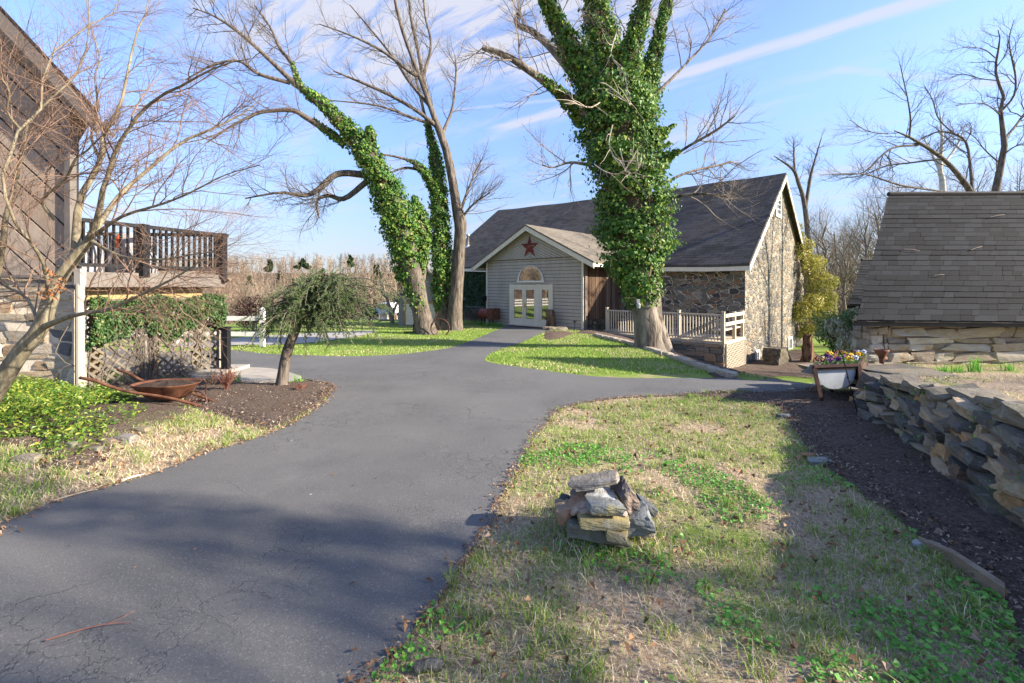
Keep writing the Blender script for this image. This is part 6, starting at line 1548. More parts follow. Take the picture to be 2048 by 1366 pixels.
# ------------------------------------------------------------------ things on the ground
RUST = Mat('rusty_iron', 0.75, 0.35); n = RUST.noise(7, 7, 0.7)
RUST.color(RUST.ramp(n, [(0.3, (0.055, 0.024, 0.015)), (0.5, (0.145, 0.058, 0.03)), (0.72, (0.25, 0.12, 0.066))])); RUST.b.inputs['Metallic'].default_value = 0.15; RUST.bump(n, 0.4, 0.008); RUST = RUST.m
RUSTD = plain('dark_rusty_iron', (0.075, 0.035, 0.025), 0.7, 0.4, 12, 0.3)
SOIL = plain('dark_soil', (0.045, 0.03, 0.022), 0.95, 0.5, 30, 0.8)
ZINC = plain('chalky_zinc', (0.50, 0.53, 0.54), 0.5, 0.12, 9, 0.1, 0.4, 0.3)

def stone_col(name, base, spot):
    m = Mat(name, 0.85, 0.25); n = m.noise(9, 7, 0.7); c = m.ramp(n, [(0.28, tuple(x * .55 for x in base)), (0.55, base), (0.8, tuple(min(1, x * 1.35) for x in base))])
    c = m.mix(m.step(m.noise(4.5, 5), 0.52, 0.66, 0, 0.75), c, spot); m.color(c); m.bump(m.math('ADD', n, m.math('MULTIPLY', m.noise(45, 4), .4)), 0.8, 0.02); return m.m
dS = ground_at(1205, 1078)[1]
GR, TN, DK = (0.17, 0.175, 0.17), (0.30, 0.235, 0.15), (0.08, 0.085, 0.085)
for (px, py, w, h, tilt, dd, dep, base, spot, lab) in [
  (1189, 960, 94, 21, 10, .06, .17, (0.25, 0.215, 0.17), (0.32, 0.29, 0.24), 'long grey brown lintel stone laid across the top of the pile'),
  (1158, 992, 29, 32, 4, .10, .16, (0.27, 0.21, 0.16), (0.2, 0.17, 0.14), 'upright brown stone propping the low end of the lintel'),
  (1215, 990, 62, 30, 0, .26, .12, (0.05, 0.052, 0.055), (0.09, 0.085, 0.08), 'black stone at the back of the hollow under the lintel'),
  (1199, 988, 54, 17, -4, .04, .22, (0.42, 0.42, 0.41), (0.5, 0.5, 0.48), 'pale grey flat slab inside the hollow of the pile'),
  (1251, 990, 30, 66, 33, .05, .20, (0.13, 0.11, 0.10), (0.36, 0.26, 0.19), 'leaning dark and pink stone propping the high end of the lintel'),
  (1160, 1006, 50, 20, 24, -.02, .16, (0.33, 0.20, 0.12), (0.42, 0.36, 0.3), 'tilted rusty orange stone below the upright brown stone'),
  (1209, 1011, 64, 32, -6, -.09, .17, (0.22, 0.225, 0.21), (0.38, 0.32, 0.13), 'grey block with yellow lichen in the middle of the pile'),
  (1127, 1023, 28, 48, 10, .0, .16, (0.30, 0.22, 0.14), (0.36, 0.17, 0.09), 'standing tan stone with orange bands leaning on the pile end'),
  (1131, 1002, 20, 24, -20, .14, .12, DK, (0.14, 0.14, 0.13), 'small dark stone tucked behind the standing tan stone'),
  (1204, 1036, 98, 24, -5, -.10, .20, (0.36, 0.29, 0.13), (0.27, 0.25, 0.18), 'long yellow tan stone in the lower front of the pile'),
  (1188, 1051, 112, 36, -11, -.04, .26, (0.17, 0.16, 0.115), (0.12, 0.12, 0.10), 'long olive base stone lying on the lawn'),
  (1232, 1064, 46, 27, -14, -.16, .17, (0.36, 0.28, 0.13), (0.25, 0.22, 0.16), 'yellow tan stone at the foot of the pile above the green seedling'),
  (1268, 1037, 64, 56, 14, .02, .24, (0.20, 0.21, 0.20), (0.15, 0.16, 0.155), 'big blue grey boulder beside the leaning stone'),
  (1238, 1021, 32, 13, -18, -.05, .12, (0.40, 0.31, 0.26), (0.3, 0.24, 0.2), 'thin pink stone wedged above the yellow tan stone'),
  (1290, 1010, 38, 26, -30, .24, .15, (0.10, 0.105, 0.11), (0.16, 0.16, 0.15), 'dark slate stone behind the blue grey boulder'),
  (1291, 1062, 22, 18, 10, -.03, .10, (0.2, 0.2, 0.19), (0.26, 0.2, 0.15), 'small grey stone half buried beside the blue grey boulder'),
  (1171, 1019, 26, 16, 14, -.08, .10, (0.40, 0.31, 0.24), (0.3, 0.2, 0.14), 'small pinkish stone wedged under the rusty orange stone')]:
    Y = dS + dd; c_ = at(px, py, Y); a_ = R(tilt); yw = RNG.uniform(-.25, .25)
    ax = np.array(((math.cos(a_) * math.cos(yw), math.sin(yw), math.sin(a_)), (-math.sin(yw), math.cos(yw), 0), (-math.sin(a_), 0, math.cos(a_)))); ax[0] = unit(ax[0]); ax[1] = unit(ax[1] - (ax[1] @ ax[0]) * ax[0]); ax[2] = np.cross(ax[0], ax[1])
    b = MB(); he = max(0.55 * h, h - 0.40 * dep * F / Y); rock(b, c_, (w * Y / F * 1.02, dep * .9, he * Y / F * 1.08), ax, 8, 0.24, 0.11, 0.045)
    solo(b, 'pile_stone', lab, 'stone', stone_col('pile_stone_' + str(px), base, spot), tuple(c_), 'stones of the stacked pile on the lawn')
p = ground_at(1208, 1080); b = MB(); pp = p + np.column_stack((RNG.normal(size=(12, 2)) * 0.022, RNG.uniform(.01, .05, 12))); pp[0] = p + (0.01, -.01, .06)
b.add(*leaves(pp, RNG.normal(size=(12, 3)) * .5 + (0, -.4, 1), .028, .95, .1)); solo(b, 'seedling', 'bright green seedling at the foot of the stone pile', 'seedling', CLOVER, tuple(p))

# rusty wheelbarrow
wd = 6.25; wg = ground_at(380, 812)
wbar = thing('wheelbarrow', 'rusty old wheelbarrow full of soil resting on its long handles', 'wheelbarrow', (at(336, 790, wd)[0], wd, float(gz(-4.8, wd))))
tc, zt_ = at(336, 765, wd), at(336, 766, wd)[2]
def ring(cx, cy, z, lx, ly, n=28, e=2.6):
    t = np.arange(n) * 2 * PI / n; c, s = np.cos(t), np.sin(t)
    return np.stack((cx + lx * np.sign(c) * np.abs(c) ** (2 / e), cy + ly * np.sign(s) * np.abs(s) ** (2 / e), np.full(n, z)), 1)
b = MB(); rs = [ring(tc[0], wd, zt_ - .20, .21, .14), ring(tc[0] - .01, wd, zt_ - .165, .27, .18), ring(tc[0] - .02, wd, zt_ - .01, .42, .26), ring(tc[0] - .02, wd, zt_ + .010, .44, .275), ring(tc[0] - .02, wd, zt_ - .004, .42, .262), ring(tc[0] - .015, wd, zt_ - .04, .38, .235)]
V = np.vstack(rs); n = 28; b.add(V, [[i * n + j, i * n + (j + 1) % n, (i + 1) * n + (j + 1) % n, (i + 1) * n + j] for i in range(5) for j in range(n)], [list(range(n))[::-1]])
b.build('tray', RUST, wbar, smooth=True)
b = MB(); rg = ring(tc[0] - .015, wd, zt_ - .022, .395, .245); g_ = [np.array((tc[0] - .015, wd, zt_ + .03))]; mid = ring(tc[0] - .015, wd, zt_ + .015, .22, .13); mid[:, 2] += RNG.normal(size=n) * .012
b.add(np.vstack((rg, mid, g_)), [[j, (j + 1) % n, n + (j + 1) % n, n + j] for j in range(n)], [[n + j, n + (j + 1) % n, 2 * n] for j in range(n)]); b.build('soil', SOIL, wbar)
hpx = [(160, 757), (190, 763), (222, 775), (262, 786), (330, 796), (380, 808), (415, 819)]
for dy in (-.24, .24):
    b = MB(); P = spline([at(x, y, wd - .24) + (0, (dy + .24) * (1.2 - .12 * i), .01) for i, (x, y) in enumerate(hpx)], 26); b.tube(P, 0.021, 8); b.build('handle', RUST, wbar, smooth=True)
wc = at(392, 803, wd); wr = 0.15
b = MB(); t = np.linspace(0, 2 * PI, 29); b.tube(np.stack((wc[0] + wr * np.cos(t), np.full(29, wd), wc[2] + wr * np.sin(t)), 1), 0.013, 6, False)
for k in range(8): b.tube([wc, wc + wr * np.array((math.cos(k * PI / 4), 0, math.sin(k * PI / 4)))], .005, 5)
b.tube([wc - (0, .2, 0), wc + (0, .2, 0)], .012, 6); b.build('wheel', RUSTD, wbar)
for dy in (-.2, .2):
    b = MB(); b.tube([at(297, 790, wd) + (0, dy, 0), at(292, 811, wd) + (0, dy, 0)], .012, 6); b.tube([at(372, 792, wd) + (0, dy * .5, 0), at(338, 805, wd) + (0, dy * .5, 0)], .008, 6); b.tube([at(402, 768, wd) + (0, dy * .5, 0), wc + (0, dy, 0)], .008, 6); b.build('leg', RUSTD, wbar)

# wash tub planter
tub = thing('wash_tub_planter', 'old zinc wash tub planter on a rusty angle iron stand', 'planter', tuple(ground_at(1680, 808)))
A_, B_ = at(1627, 733, 6.2), at(1718, 729.5, 6.25); dv = np.array((0.85, 0.95, 0.0)); C_, D_ = B_ + dv, A_ + dv
ft = [ground_at(1644, 813), ground_at(1720, 815)]
gl, gr = np.array(at(1645, 813, 6.2)), np.array(at(1724, 815, 6.2))
b = MB()
for p, q in ((A_, B_), (B_, C_), (C_, D_), (D_, A_)): b.bar(p, q, .035, .035)
b.build('rim', RUSTD, tub)
for tp_, bt in ((A_, gl), (B_, gr), (C_, gr + dv * .9), (D_, gl + dv * .8)):
    b = MB(); bt = np.array((bt[0], bt[1], float(gz(bt[0], bt[1])) - .0)); b.bar(tp_, bt, .045, .02, (0, 1, 0)); b.bar(tp_ + (.018, .012, 0), bt + (.018, .012, 0), .02, .04, (0, 1, 0)); b.build('leg', RUSTD, tub)
b = MB(); b.bar(gl + (0, 0, .03), gr + (0, 0, .03), .03, .04); b.build('brace', RUSTD, tub); b = MB(); b.bar(gl + dv * .8 + (0, 0, .12), gr + dv * .9 + (0, 0, .12), .03, .04); b.bar(gr + (0, 0, .1), gr + dv * .9 + (0, 0, .1), .03, .04); b.build('brace', RUSTD, tub)
exv = B_ - A_; W = np.linalg.norm(exv); exv = exv / W; th_ = np.linspace(PI, 2 * PI, 22)
prof = [(W * .5 + W * .43 * math.copysign(abs(math.cos(t)) ** .75, math.cos(t)), (48 * 6.2 / F) * (-abs(math.sin(t)) ** .85)) for t in th_]
prof = [(W * .07, 0.0)] + prof[1:-1] + [(W * .93, 0.0)]
fr = np.array([A_ + exv * a + uz * (z + .0) + dv * .035 for a, z in prof]); bk_ = fr + dv * .93; k = len(fr)
b = MB(); b.add(np.vstack((fr, bk_)), [[i, i + k, i + 1 + k, i + 1] for i in range(k - 1)], [list(range(k))], [list(range(2 * k - 1, k - 1, -1))]); b.build('tub', ZINC, tub, label='chalky white zinc tub')
b = MB(); b.add([A_ + dv * .0 + uz * -.01, B_ + uz * -.01, C_ + uz * -.04, D_ + uz * -.04, A_ + dv * .0 + uz * -.06 , B_ + uz * -.06], [[0, 1, 2, 3]], [[4, 5, 1, 0]]); b.build('soil', SOIL, tub)
b = MB(); nz_ = unit(np.cross(uz, dv)); P = [B_ + (0.0, 0, 0), C_, C_ - uz * .28, B_ - uz * .20]; b.add(P + [p - nz_ * .01 for p in P], [[0, 1, 2, 3], [7, 6, 5, 4]]); b.build('side_panel', RUSTD, tub)
PANS = {'yellow': ((0.75, 0.42, 0.01), (0.10, 0.02, 0.01)), 'purple': ((0.13, 0.02, 0.12), (0.05, 0.01, 0.05)), 'dark red': ((0.16, 0.015, 0.02), (0.5, 0.25, 0.02)), 'white': ((0.75, 0.75, 0.72), (0.3, 0.1, 0.3))}
pm = {k_: (plain('pansy_' + k_.replace(' ', '_'), v_[0], .6, .15, 20), plain('pansy_eye_' + k_.replace(' ', '_'), v_[1], .6, .1)) for k_, v_ in PANS.items()}
pf = Mat('pansy_leaf', .45, .4); pf.color(pf.ramp(pf.island(), [(0, (.04, .12, .02)), (1, (.16, .32, .06))])); pf.thin(.25); pf = pf.m
def pansy(c, col):
    t = thing('pansy', col + ' flowered pansy in the zinc wash tub', 'pansy', tuple(c), 0, 'pansies in the wash tub'); b = MB(); n = 46
    pp = c + RNG.normal(size=(n, 3)) * (.05, .05, .022) + (0, 0, .045); b.add(*leaves(pp, RNG.normal(size=(n, 3)) * .6 + (0, -.3, 1), .035 * RNG.uniform(.6, 1.3, n), .7, .2)); b.build('foliage', pf, t)
    for _ in range(2):
        b = MB(); e = MB(); o = c + (RNG.uniform(-.05, .05), RNG.uniform(-.05, .05), RNG.uniform(.075, .105)); nn = unit(np.array((-.4 + RNG.normal() * .25, -1, .35 + RNG.normal() * .2))); a = unit(np.cross(nn, uz)); u = np.cross(a, nn)
        for j in range(5):
            g = j * 2 * PI / 5 + .3; cc = o + (a * math.cos(g) + u * math.sin(g)) * .019; ring_ = np.array([cc + (a * math.cos(x_) + u * math.sin(x_)) * .019 - nn * (.003 * (j % 2)) for x_ in np.arange(9) * 2 * PI / 9]); b.add(np.vstack((ring_, [cc + nn * .006])), [[i, (i + 1) % 9, 9] for i in range(9)])
        ee = np.array([o + (a * math.cos(x_) + u * math.sin(x_)) * .012 + nn * .009 for x_ in np.arange(8) * PI / 4]); e.add(ee, [list(range(8))])
        fo = b.build('flower', pm[col][0], t); e.build('eye', pm[col][1], fo)
for f, g, col in ((.14, .12, 'dark red'), (.30, .10, 'purple'), (.52, .14, 'purple'), (.70, .12, 'yellow'), (.86, .16, 'white'), (.18, .42, 'purple'), (.38, .40, 'dark red'), (.60, .40, 'purple'), (.80, .42, 'yellow'), (.16, .76, 'yellow'), (.36, .78, 'dark red'), (.52, .72, 'yellow'), (.70, .80, 'dark red'), (.88, .76, 'white'), (.90, .5, 'yellow')):
    pansy(A_ + (B_ - A_) * f + dv * g - uz * .02, col)
b = MB(); P = spline([at(1718, 838, 5.6), at(1700, 770, 5.62), at(1684, 712, 5.64), at(1668, 688, 5.66), at(1652, 672, 5.67), at(1646, 680, 5.67)], 24); b.tube(P, .007, 6); b.tube(spline([at(1705, 762, 5.6), at(1697, 760, 5.55), at(1694, 754, 5.5), at(1696, 750, 5.5)], 8), .005, 5)
solo(b, 'shepherd_hook', 'thin black iron hook pole leaning in front of the wash tub', 'garden hook', BLACKMETAL, tuple(P[0]))
b = MB(); c_ = at(1763, 706, 7.45); b.lathe([(.03, -.12), (.035, -.05), (.05, .0), (.10, .08), (.105, .11), (.095, .11), (.04, .02)], c_ + (0, 0, -.05), 16); b.tube([c_ + (0.0, 0, -.18), c_ + (.02, 0, -.1), c_ + (.08, 0, -.08)], .032, 8)
solo(b, 'rusty_funnel', 'rusty iron funnel standing on the flat stones at the spring house corner', 'funnel', RUST, (c_[0], c_[1], float(terrace(c_[0], c_[1]))), smooth=True)
bh = thing('birdhouse', 'grey wooden birdhouse with a red roof by the spring house corner', 'birdhouse', tuple(at(1733, 674, 8.3)))
c_ = at(1733, 663, 8.3); b = MB(); b.box(c_, (.10, .12, .16)); b.box(c_ + (0, 0, -.09), (.13, .15, .02)); b.build('box', GREYWOOD, bh); b = MB()
for sg in (-1, 1): b.bar(c_ + (sg * .10, 0, .09), c_ + (0, 0, .16), .20, .014)
b.build('roof', RUST, bh); b = MB(); b.lathe([(0, 0), (.02, 0), (.02, .004), (0, .004)], c_ + (0, -.066, .02), 10, ((1, 0, 0), (0, 0, 1), (0, -1, 0))); b.build('hole', DARK, bh)
b = MB(); b.bar(c_ + (.04, .09, -.1), c_ + (.04, .09, -1.0), .04, .04, (0, 1, 0)); b.build('post', GREYWOOD, bh)

# by the barn entrance
p = bw(-13.05, -4.05, -0.15); t = thing('tank', 'rusty red tank on iron legs below the entrance corner', 'tank', (p[0], p[1], -.8), barn.rotation_euler[2])
b = MB(); a3 = np.array(((0, 1, 0), (0, 0, 1), (1, 0, 0)), float); b.lathe([(0, -.62), (.24, -.6), (.30, -.5), (.30, .5), (.24, .6), (0, .62)], (0, 0, .68), 18, a3); b.build('drum', plain('faded_red_paint', (0.22, 0.055, 0.035), .6, .4, 4, .2), t, False, True)
b = MB(); b.box((.52, 0, .70), (.45, .64, .64)); b.build('cover', RUST, t, False, bevel=.02)
for x_ in (-.35, .35):
    b = MB(); b.tube([(x_, -.16, -.1), (x_, -.12, .42)], .03, 6); b.tube([(x_, .16, -.1), (x_, .12, .42)], .03, 6); b.build('leg', RUSTD, t, False)
p = bw(-8.35, -4.0, -.72); b = MB(); pr = [(.24, 0), (.25, .2), (.21, .55), (.24, .85), (.20, 1.02), (.0, 1.03)]; b.lathe(pr, (0, 0, 0), 22); V = b.v[0]; th = np.arctan2(V[:, 1], V[:, 0]); V[:, :2] *= (1 + .10 * np.sin(th * 5 + 1) + .05 * np.sin(th * 11 + V[:, 2] * 4))[:, None]; V[:, 0] += .05 * np.sin(V[:, 2] * 4)
b.v[0] = V + p; solo(b, 'hollow_log', 'standing gnarled log beside the glass doors', 'log', barkmat('log_bark', (.06, .035, .022), (.24, .16, .10), 8), tuple(p), smooth=True)
for k, (x_, y_, s_, lab) in enumerate(((-8.0, -4.6, .5, 'flat tan edging rock below the standing log'), (-7.4, -4.55, .8, 'long flat brown rock beside the path light'), (-7.5, -4.95, .34, 'small round pale rock at the lawn edge by the entrance'))):
    p = bw(x_, y_); p[2] = float(gz(p[0], p[1])); b = MB(); rock(b, p + (0, 0, .06), (s_, s_ * .6, .2), None, 5, .3, .15, .05); solo(b, 'edging_rock', lab, 'rock', stone_col('edging_rock' + str(k), (.3, .24, .17), (.36, .32, .26)), tuple(p))
for x_, y_, lab in ((-6.75, -4.05, 'small black path light by the entrance corner'), (-5.6, -4.1, 'small black path light by the porch end')):
    p = bw(x_, y_); p[2] = float(gz(p[0], p[1])); b = MB(); b.tube([p, p + (0, 0, .42)], .018, 6); b.lathe([(.02, 0), (.07, .0), (.11, .04), (.0, .12)], p + (0, 0, .40), 10); solo(b, 'path_light', lab, 'path light', BLACKMETAL, tuple(p), 'path lights by the entrance')
tr = thing('wire_trellis', 'low bowed wire trellis before the ivy covered barn wall', 'trellis', tuple(bw(-15.5, -1.8, -.8))); b = MB()
for k in range(7):
    x0 = -17.5 + k * .62; t = np.linspace(0, PI, 12); P = np.array([bw(x0 + .5 - .5 * math.cos(q), -2.0, -.85 + .95 * math.sin(q) ** .7) for q in t]); b.tube(P, .016, 5)
b.tube([bw(-17.5, -2.0, .12), bw(-13.5, -2.0, .12)], .014, 5); b.build('wires', plain('grey_wire', (.25, .24, .22), .6, .1), tr)
A = []
for k in range(130): x_ = RNG.uniform(-17.5, -13.7); p0 = bw(x_, RNG.uniform(-2.6, -1.2), -.85); A.append(spline([p0, p0 + (RNG.normal() * .15, 0, .3), p0 + (RNG.normal() * .35, RNG.normal() * .2, RNG.uniform(.5, .95))], 6))
A = np.array(A); b = MB(); skin(b, A, np.full((len(A), 6), .012), 4); A2, B2 = grow(A, np.full((len(A), 6), .01), 6, (.2, .5), (.4, 1.), .05, .2, 4, rmax=.008); skin(b, A2, B2, 3); solo(b, 'dry_hydrangea', 'tangle of dry tan shrub stems below the wall ivy', 'shrub', TWIGT, tuple(bw(-15.5, -2, -.85)))
p = bw(-12.6, -4.5, 0); bl = [(*(bw(x_, -4.35, -.72)), .3, .3, .14) for x_ in (-13.3, -12.7, -12.1, -11.8)]; bush('low_plants', 'fresh green low plants below the rusty tank', 'plants', (p[0], p[1], float(gz(p[0], p[1]))), bl, 900, .07, CLOVER)

# edging stones between lawn and barn bed
ed = [ground_at(*p) for p in ((1190, 672), (1225, 681), (1262, 690), (1300, 702), (1340, 715), (1385, 732), (1425, 745), (1460, 756))]
E_ = spline(ed, 46); cumE = np.concatenate(([0], np.cumsum(np.linalg.norm(np.diff(E_, axis=0), axis=1)))); s = 0.0
ESM = stonemat('edging_stone_mat', [(.40, .34, .27), (.33, .28, .22), (.46, .40, .32), (.28, .24, .2)], 4, .3)
while s < cumE[-1] - .2:
    L = RNG.uniform(.28, .55); p, q = (np.array([np.interp(x_, cumE, E_[:, i]) for i in range(3)]) for x_ in (s, s + L)); t = unit(q - p); nn = np.array((-t[1], t[0], 0)); b = MB(); rock(b, (p + q) / 2 + (0, 0, .05), (L * .95, .2, .15), (t, unit(nn), np.cross(t, unit(nn))), 4, .2, .16, .05)
    solo(b, 'edging_stone', 'pale edging stone of the row between front lawn and barn bed', 'stone', ESM, tuple((p + q) / 2), 'edging stones along the barn bed'); s += L
b = MB(); p, q = ground_at(1838, 1090), ground_at(2010, 1205); P = spline([p + (0, 0, .0), (p * .6 + q * .4) + (0.01, 0.02, .025), q + (0, 0, .02)], 8)
V0 = [];
for i, c_ in enumerate(P):
    w_, h_ = .022 + .010 * i / 7 + RNG.normal() * .002, .045 + .02 * i / 7 + RNG.normal() * .004
    for dx_, dz_ in ((-w_, -.05), (w_, -.05), (w_ * .9, h_), (-w_, h_ * .95)): V0.append(c_ + (dx_ * .7, dx_ * .7 * .9, dz_))
b.add(V0, [[i * 4 + j, (i + 1) * 4 + j, (i + 1) * 4 + (j + 1) % 4, i * 4 + (j + 1) % 4] for i in range(7) for j in range(4)], [[0, 1, 2, 3], [31, 30, 29, 28]])
solo(b, 'edging_timber', 'weathered brown edging timber between the clover lawn and mulch', 'timber', plain('edging_wood', (.22, .165, .11), .9, .35, 9, .5), tuple(p))
for k, (px, py, L, h, lab) in enumerate(((1640, 928, .22, .05, 'thin grey slate lying flat at the mulch edge'), (1616, 915, .14, .04, 'small orange rock beside the thin slate'), (1850, 1095, .13, .04, 'pale grey splinter of stone beside the edging timber'), (1565, 838, .16, .07, 'small dark edging stone at the mulch corner'))):
    p = ground_at(px, py); b = MB(); rock(b, p + (0, 0, h * .4), (L, L * .5, h), None, 4, .15, .2, .05); solo(b, 'edging_rock', lab, 'rock', stone_col('edge_rock' + str(px), ((.28, .29, .28), (.34, .2, .1), (.4, .39, .36), (.12, .13, .14))[k], (.3, .27, .22)), tuple(p))
for k, (px, py, w, h, lab) in enumerate(((252, 886, .26, .12, 'rounded pale grey rock at the edge of the ground cover'), (215, 892, .24, .10, 'brown rock beside the rounded pale rock'), (143, 905, .14, .16, 'upright greenish rock against the ground cover'), (55, 925, .34, .10, 'flat tan rock in front of the ground cover'), (190, 908, .16, .10, 'small olive rock below the brown rock'), (284, 865, .26, .08, 'flat mossy rock in the grass by the wheelbarrow'))):
    p = ground_at(px, py); b = MB(); rock(b, p + (0, 0, h * .15 + .02), (w * .6, w * .42, h * .7), None, 6, .35, .14, .05); solo(b, 'bed_rock', lab, 'rock', stone_col('bed_rock' + str(px), ((.24, .22, .19), (.22, .16, .12), (.16, .16, .11), (.26, .22, .16), (.18, .17, .12), (.23, .19, .12))[k], (.3, .28, .2)), tuple(p))
for k, (a_, c_, r_0, lab) in enumerate((((242, 968), (288, 955), .010, 'thick pale stick at the driveway edge below the grass verge'), ((100, 1010), (195, 985), .005, 'long thin dead twig along the driveway edge'), ((92, 1292), (258, 1255), .0035, 'thin red brown twig lying alone on the asphalt'))):
    p, q = ground_at(*a_) + (0, 0, .026), ground_at(*c_) + (0, 0, .026); b = MB(); m_ = (p + q) / 2 + (.01, .02, .006); P = spline([p, m_, q], 10); b.tube(P, np.linspace(r_0, r_0 * .5, 10), 6)
    if k: b.tube([P[6], P[6] + (q - p) * .18 + (.02, .05, .01)], r_0 * .5, 5)
    solo(b, 'stick', lab, 'stick', plain('stick' + str(k), ((.5, .44, .36), (.4, .33, .25), (.22, .1, .07))[k], .85, .2, 20), tuple(p))
p = ground_at(873, 1342 - 0); 
b = MB(); p, q = ground_at(832, 1345), ground_at(884, 1340); b.tube(spline([p + (0, 0, .02), (p + q) / 2 + (0, 0, .03), q + (0, 0, .02)], 8), .022, 9); solo(b, 'branch_chunk', 'short grey rotten branch piece half sunk in the lawn', 'branch', barkmat('rotten', (.06, .06, .055), (.18, .17, .15), 20), tuple(p))

# patio end: black newel post, step, shrubs
p = ground_at(452, 745); t = thing('newel_post', 'black railing post on the walkway beyond the lattice end', 'railing post', tuple(p)); pt = at(452, 737, p[1])
b = MB(); zt2 = at(450, 655, p[1])[2]; b.box((p[0], p[1], (p[2] + zt2) / 2 + .05), (.125, .125, zt2 - p[2] - .1)); b.box((p[0], p[1], zt2), (.15, .15, .03)); b.box((p[0], p[1], p[2] + .07), (.16, .16, .05)); b.build('post', BLACKMETAL, t)
b = MB(); b.tube([(p[0] - .06, p[1], zt2 - .05), (p[0] - .9, p[1] + .25, zt2 + .1)], .022, 8); b.tube([(p[0] - .06, p[1], p[2] + .25), (p[0] - .9, p[1] + .25, p[2] + .4)], .02, 8); b.build('rail', BLACKMETAL, t)
b = MB(); b.box((p[0] - .75, p[1] + .05, p[2] + .0), (1.9, .9, .16)); solo(b, 'stone_step', 'tan stone step under the black railing post', 'step', CONCRETE, tuple(p))
def dry_plant(name, lab, px, py, h, w, mat, n=26):
    p = ground_at(px, py); A = []
    for k in range(n): a_ = RNG.uniform(0, 6.28); r0 = w * RNG.random(); A.append(spline([p, p + (r0 * .4 * math.cos(a_), r0 * .4 * math.sin(a_), h * .5), p + (r0 * math.cos(a_), r0 * math.sin(a_), h * RNG.uniform(.6, 1.1))], 5))
    A = np.array(A); b = MB(); skin(b, A, np.full((n, 5), .004), 3); A2, B2 = grow(A, np.full((n, 5), .004), 6, (h * .15, h * .4), (.4, 1), .04, .2, 4, rmax=.003); skin(b, A2, B2, 3)
    V, f_ = leaves(A2[:, 2:].reshape(-1, 3), RNG.normal(size=(len(A2) * 2, 3)), .02 * max(1, h * 2), .6, .3); b.add(V, f_); solo(b, name, lab, 'plant', mat, tuple(p))
DRY = plain('dry_red_brown', (.20, .085, .055), .85, .35, 9); DRYT = plain('dry_tan', (.34, .24, .16), .85, .3, 9)
dry_plant('dry_shrub', 'red brown dry shrub by the lattice end', 452, 785, .38, .22, DRY, 40)
dry_plant('dry_shrub', 'tan dry plant at the bottom corner of the lattice', 425, 775, .28, .3, DRYT, 26)
dry_plant('dry_tuft', 'small red dry tuft beside the weeping conifer trunk', 602, 785, .13, .12, DRY, 26)
for px, py, h, lab in ((475, 766, .2, 'green daffodil shoots at the walkway edge'), (594, 770, .2, 'green daffodil shoots right behind the weeping conifer trunk'), ):
    p = ground_at(px, py); x = p[0] + RNG.normal(size=26) * .05; y = p[1] + RNG.normal(size=26) * .04; b = MB(); b.add(*blades(x, y, h, .012, .4)); solo(b, 'daffodil_shoots', lab, 'plant', CLOVER, tuple(p))
for px, dd, h, lab in ((1948, 7.1, .24, 'tall clump of daffodil shoots before the spring house wall'), (1888, 6.9, .13, 'small clump of shoots between two stones of the terrace'), (2022, 7.2, .14, 'low clump of shoots beside the tall daffodil clump'), (1915, 7.0, .12, 'short shoots near the small clump on the terrace')):
    x0 = (px - CX) / F * dd; x = x0 + RNG.normal(size=34) * .05; y = dd + RNG.normal(size=34) * .04; V, a_, c_ = blades(x, y, h, .014, .35); V[:, 2] += np.repeat(terrace(x, y) - gz(x, y), 5); b = MB(); b.add(V, a_, c_); solo(b, 'daffodil_shoots', lab, 'plant', CLOVER, (x0, dd, float(terrace(x0, dd))))

# twigs blown onto the spring house roof
for k, (f, g_, L, an) in enumerate(((.28, .5, .32, -.15), (.95, .50, .22, .5), (.62, .30, .18, .1), (1.12, .78, .3, .3))):
    p = EL + (RL - EL) * g_ + (ER - EL) * f * .32; sl_ = unit(RL - EL); nn = unit(np.cross(ER - EL, RL - EL)); q = p + (unit(ER - EL) * math.cos(an) + sl_ * math.sin(an)) * L; b = MB(); b.tube(spline([p + nn * .045, (p + q) / 2 + nn * .06, q + nn * .045], 8), .006, 5)
    solo(b, 'twig', ('pale curved twig low on the spring house roof', 'short hooked twig high on the dark spring house roof', 'small pale twig near the roof middle of the spring house', 'thin twig near the ridge of the spring house roof')[k], 'twig', TWIGT, tuple(p))
# stone block and stump by the gable
p = ground_at(1552, 726); b = MB(); a_ = math.atan2(Vv[1], Vv[0]); ax = np.array(((math.cos(a_), math.sin(a_), 0), (-math.sin(a_), math.cos(a_), 0), (0, 0, 1)))
c_ = at(1551, 712, p[1] - .3); rock(b, c_, (1.65, .8, .8), ax, 8, .18, .15, .05); solo(b, 'stone_block', 'mossy brown stone block against the rubble gable foot', 'stone block', stone_col('block', (.10, .08, .06), (.17, .16, .07)), tuple(p))
p = ground_at(1617, 726); b = MB(); b.lathe([(.40, -.2), (.27, .3), (.21, .8), (.19, 1.1), (.1, 1.35), (0, 1.3)], p, 18); V = b.v[0]; V += RNG.normal(size=V.shape) * .05; solo(b, 'tree_stump', 'shaggy brown stump below the golden climbing shrub', 'stump', barkmat('stump_bark', (.06, .03, .018), (.22, .13, .075), 6), tuple(p))

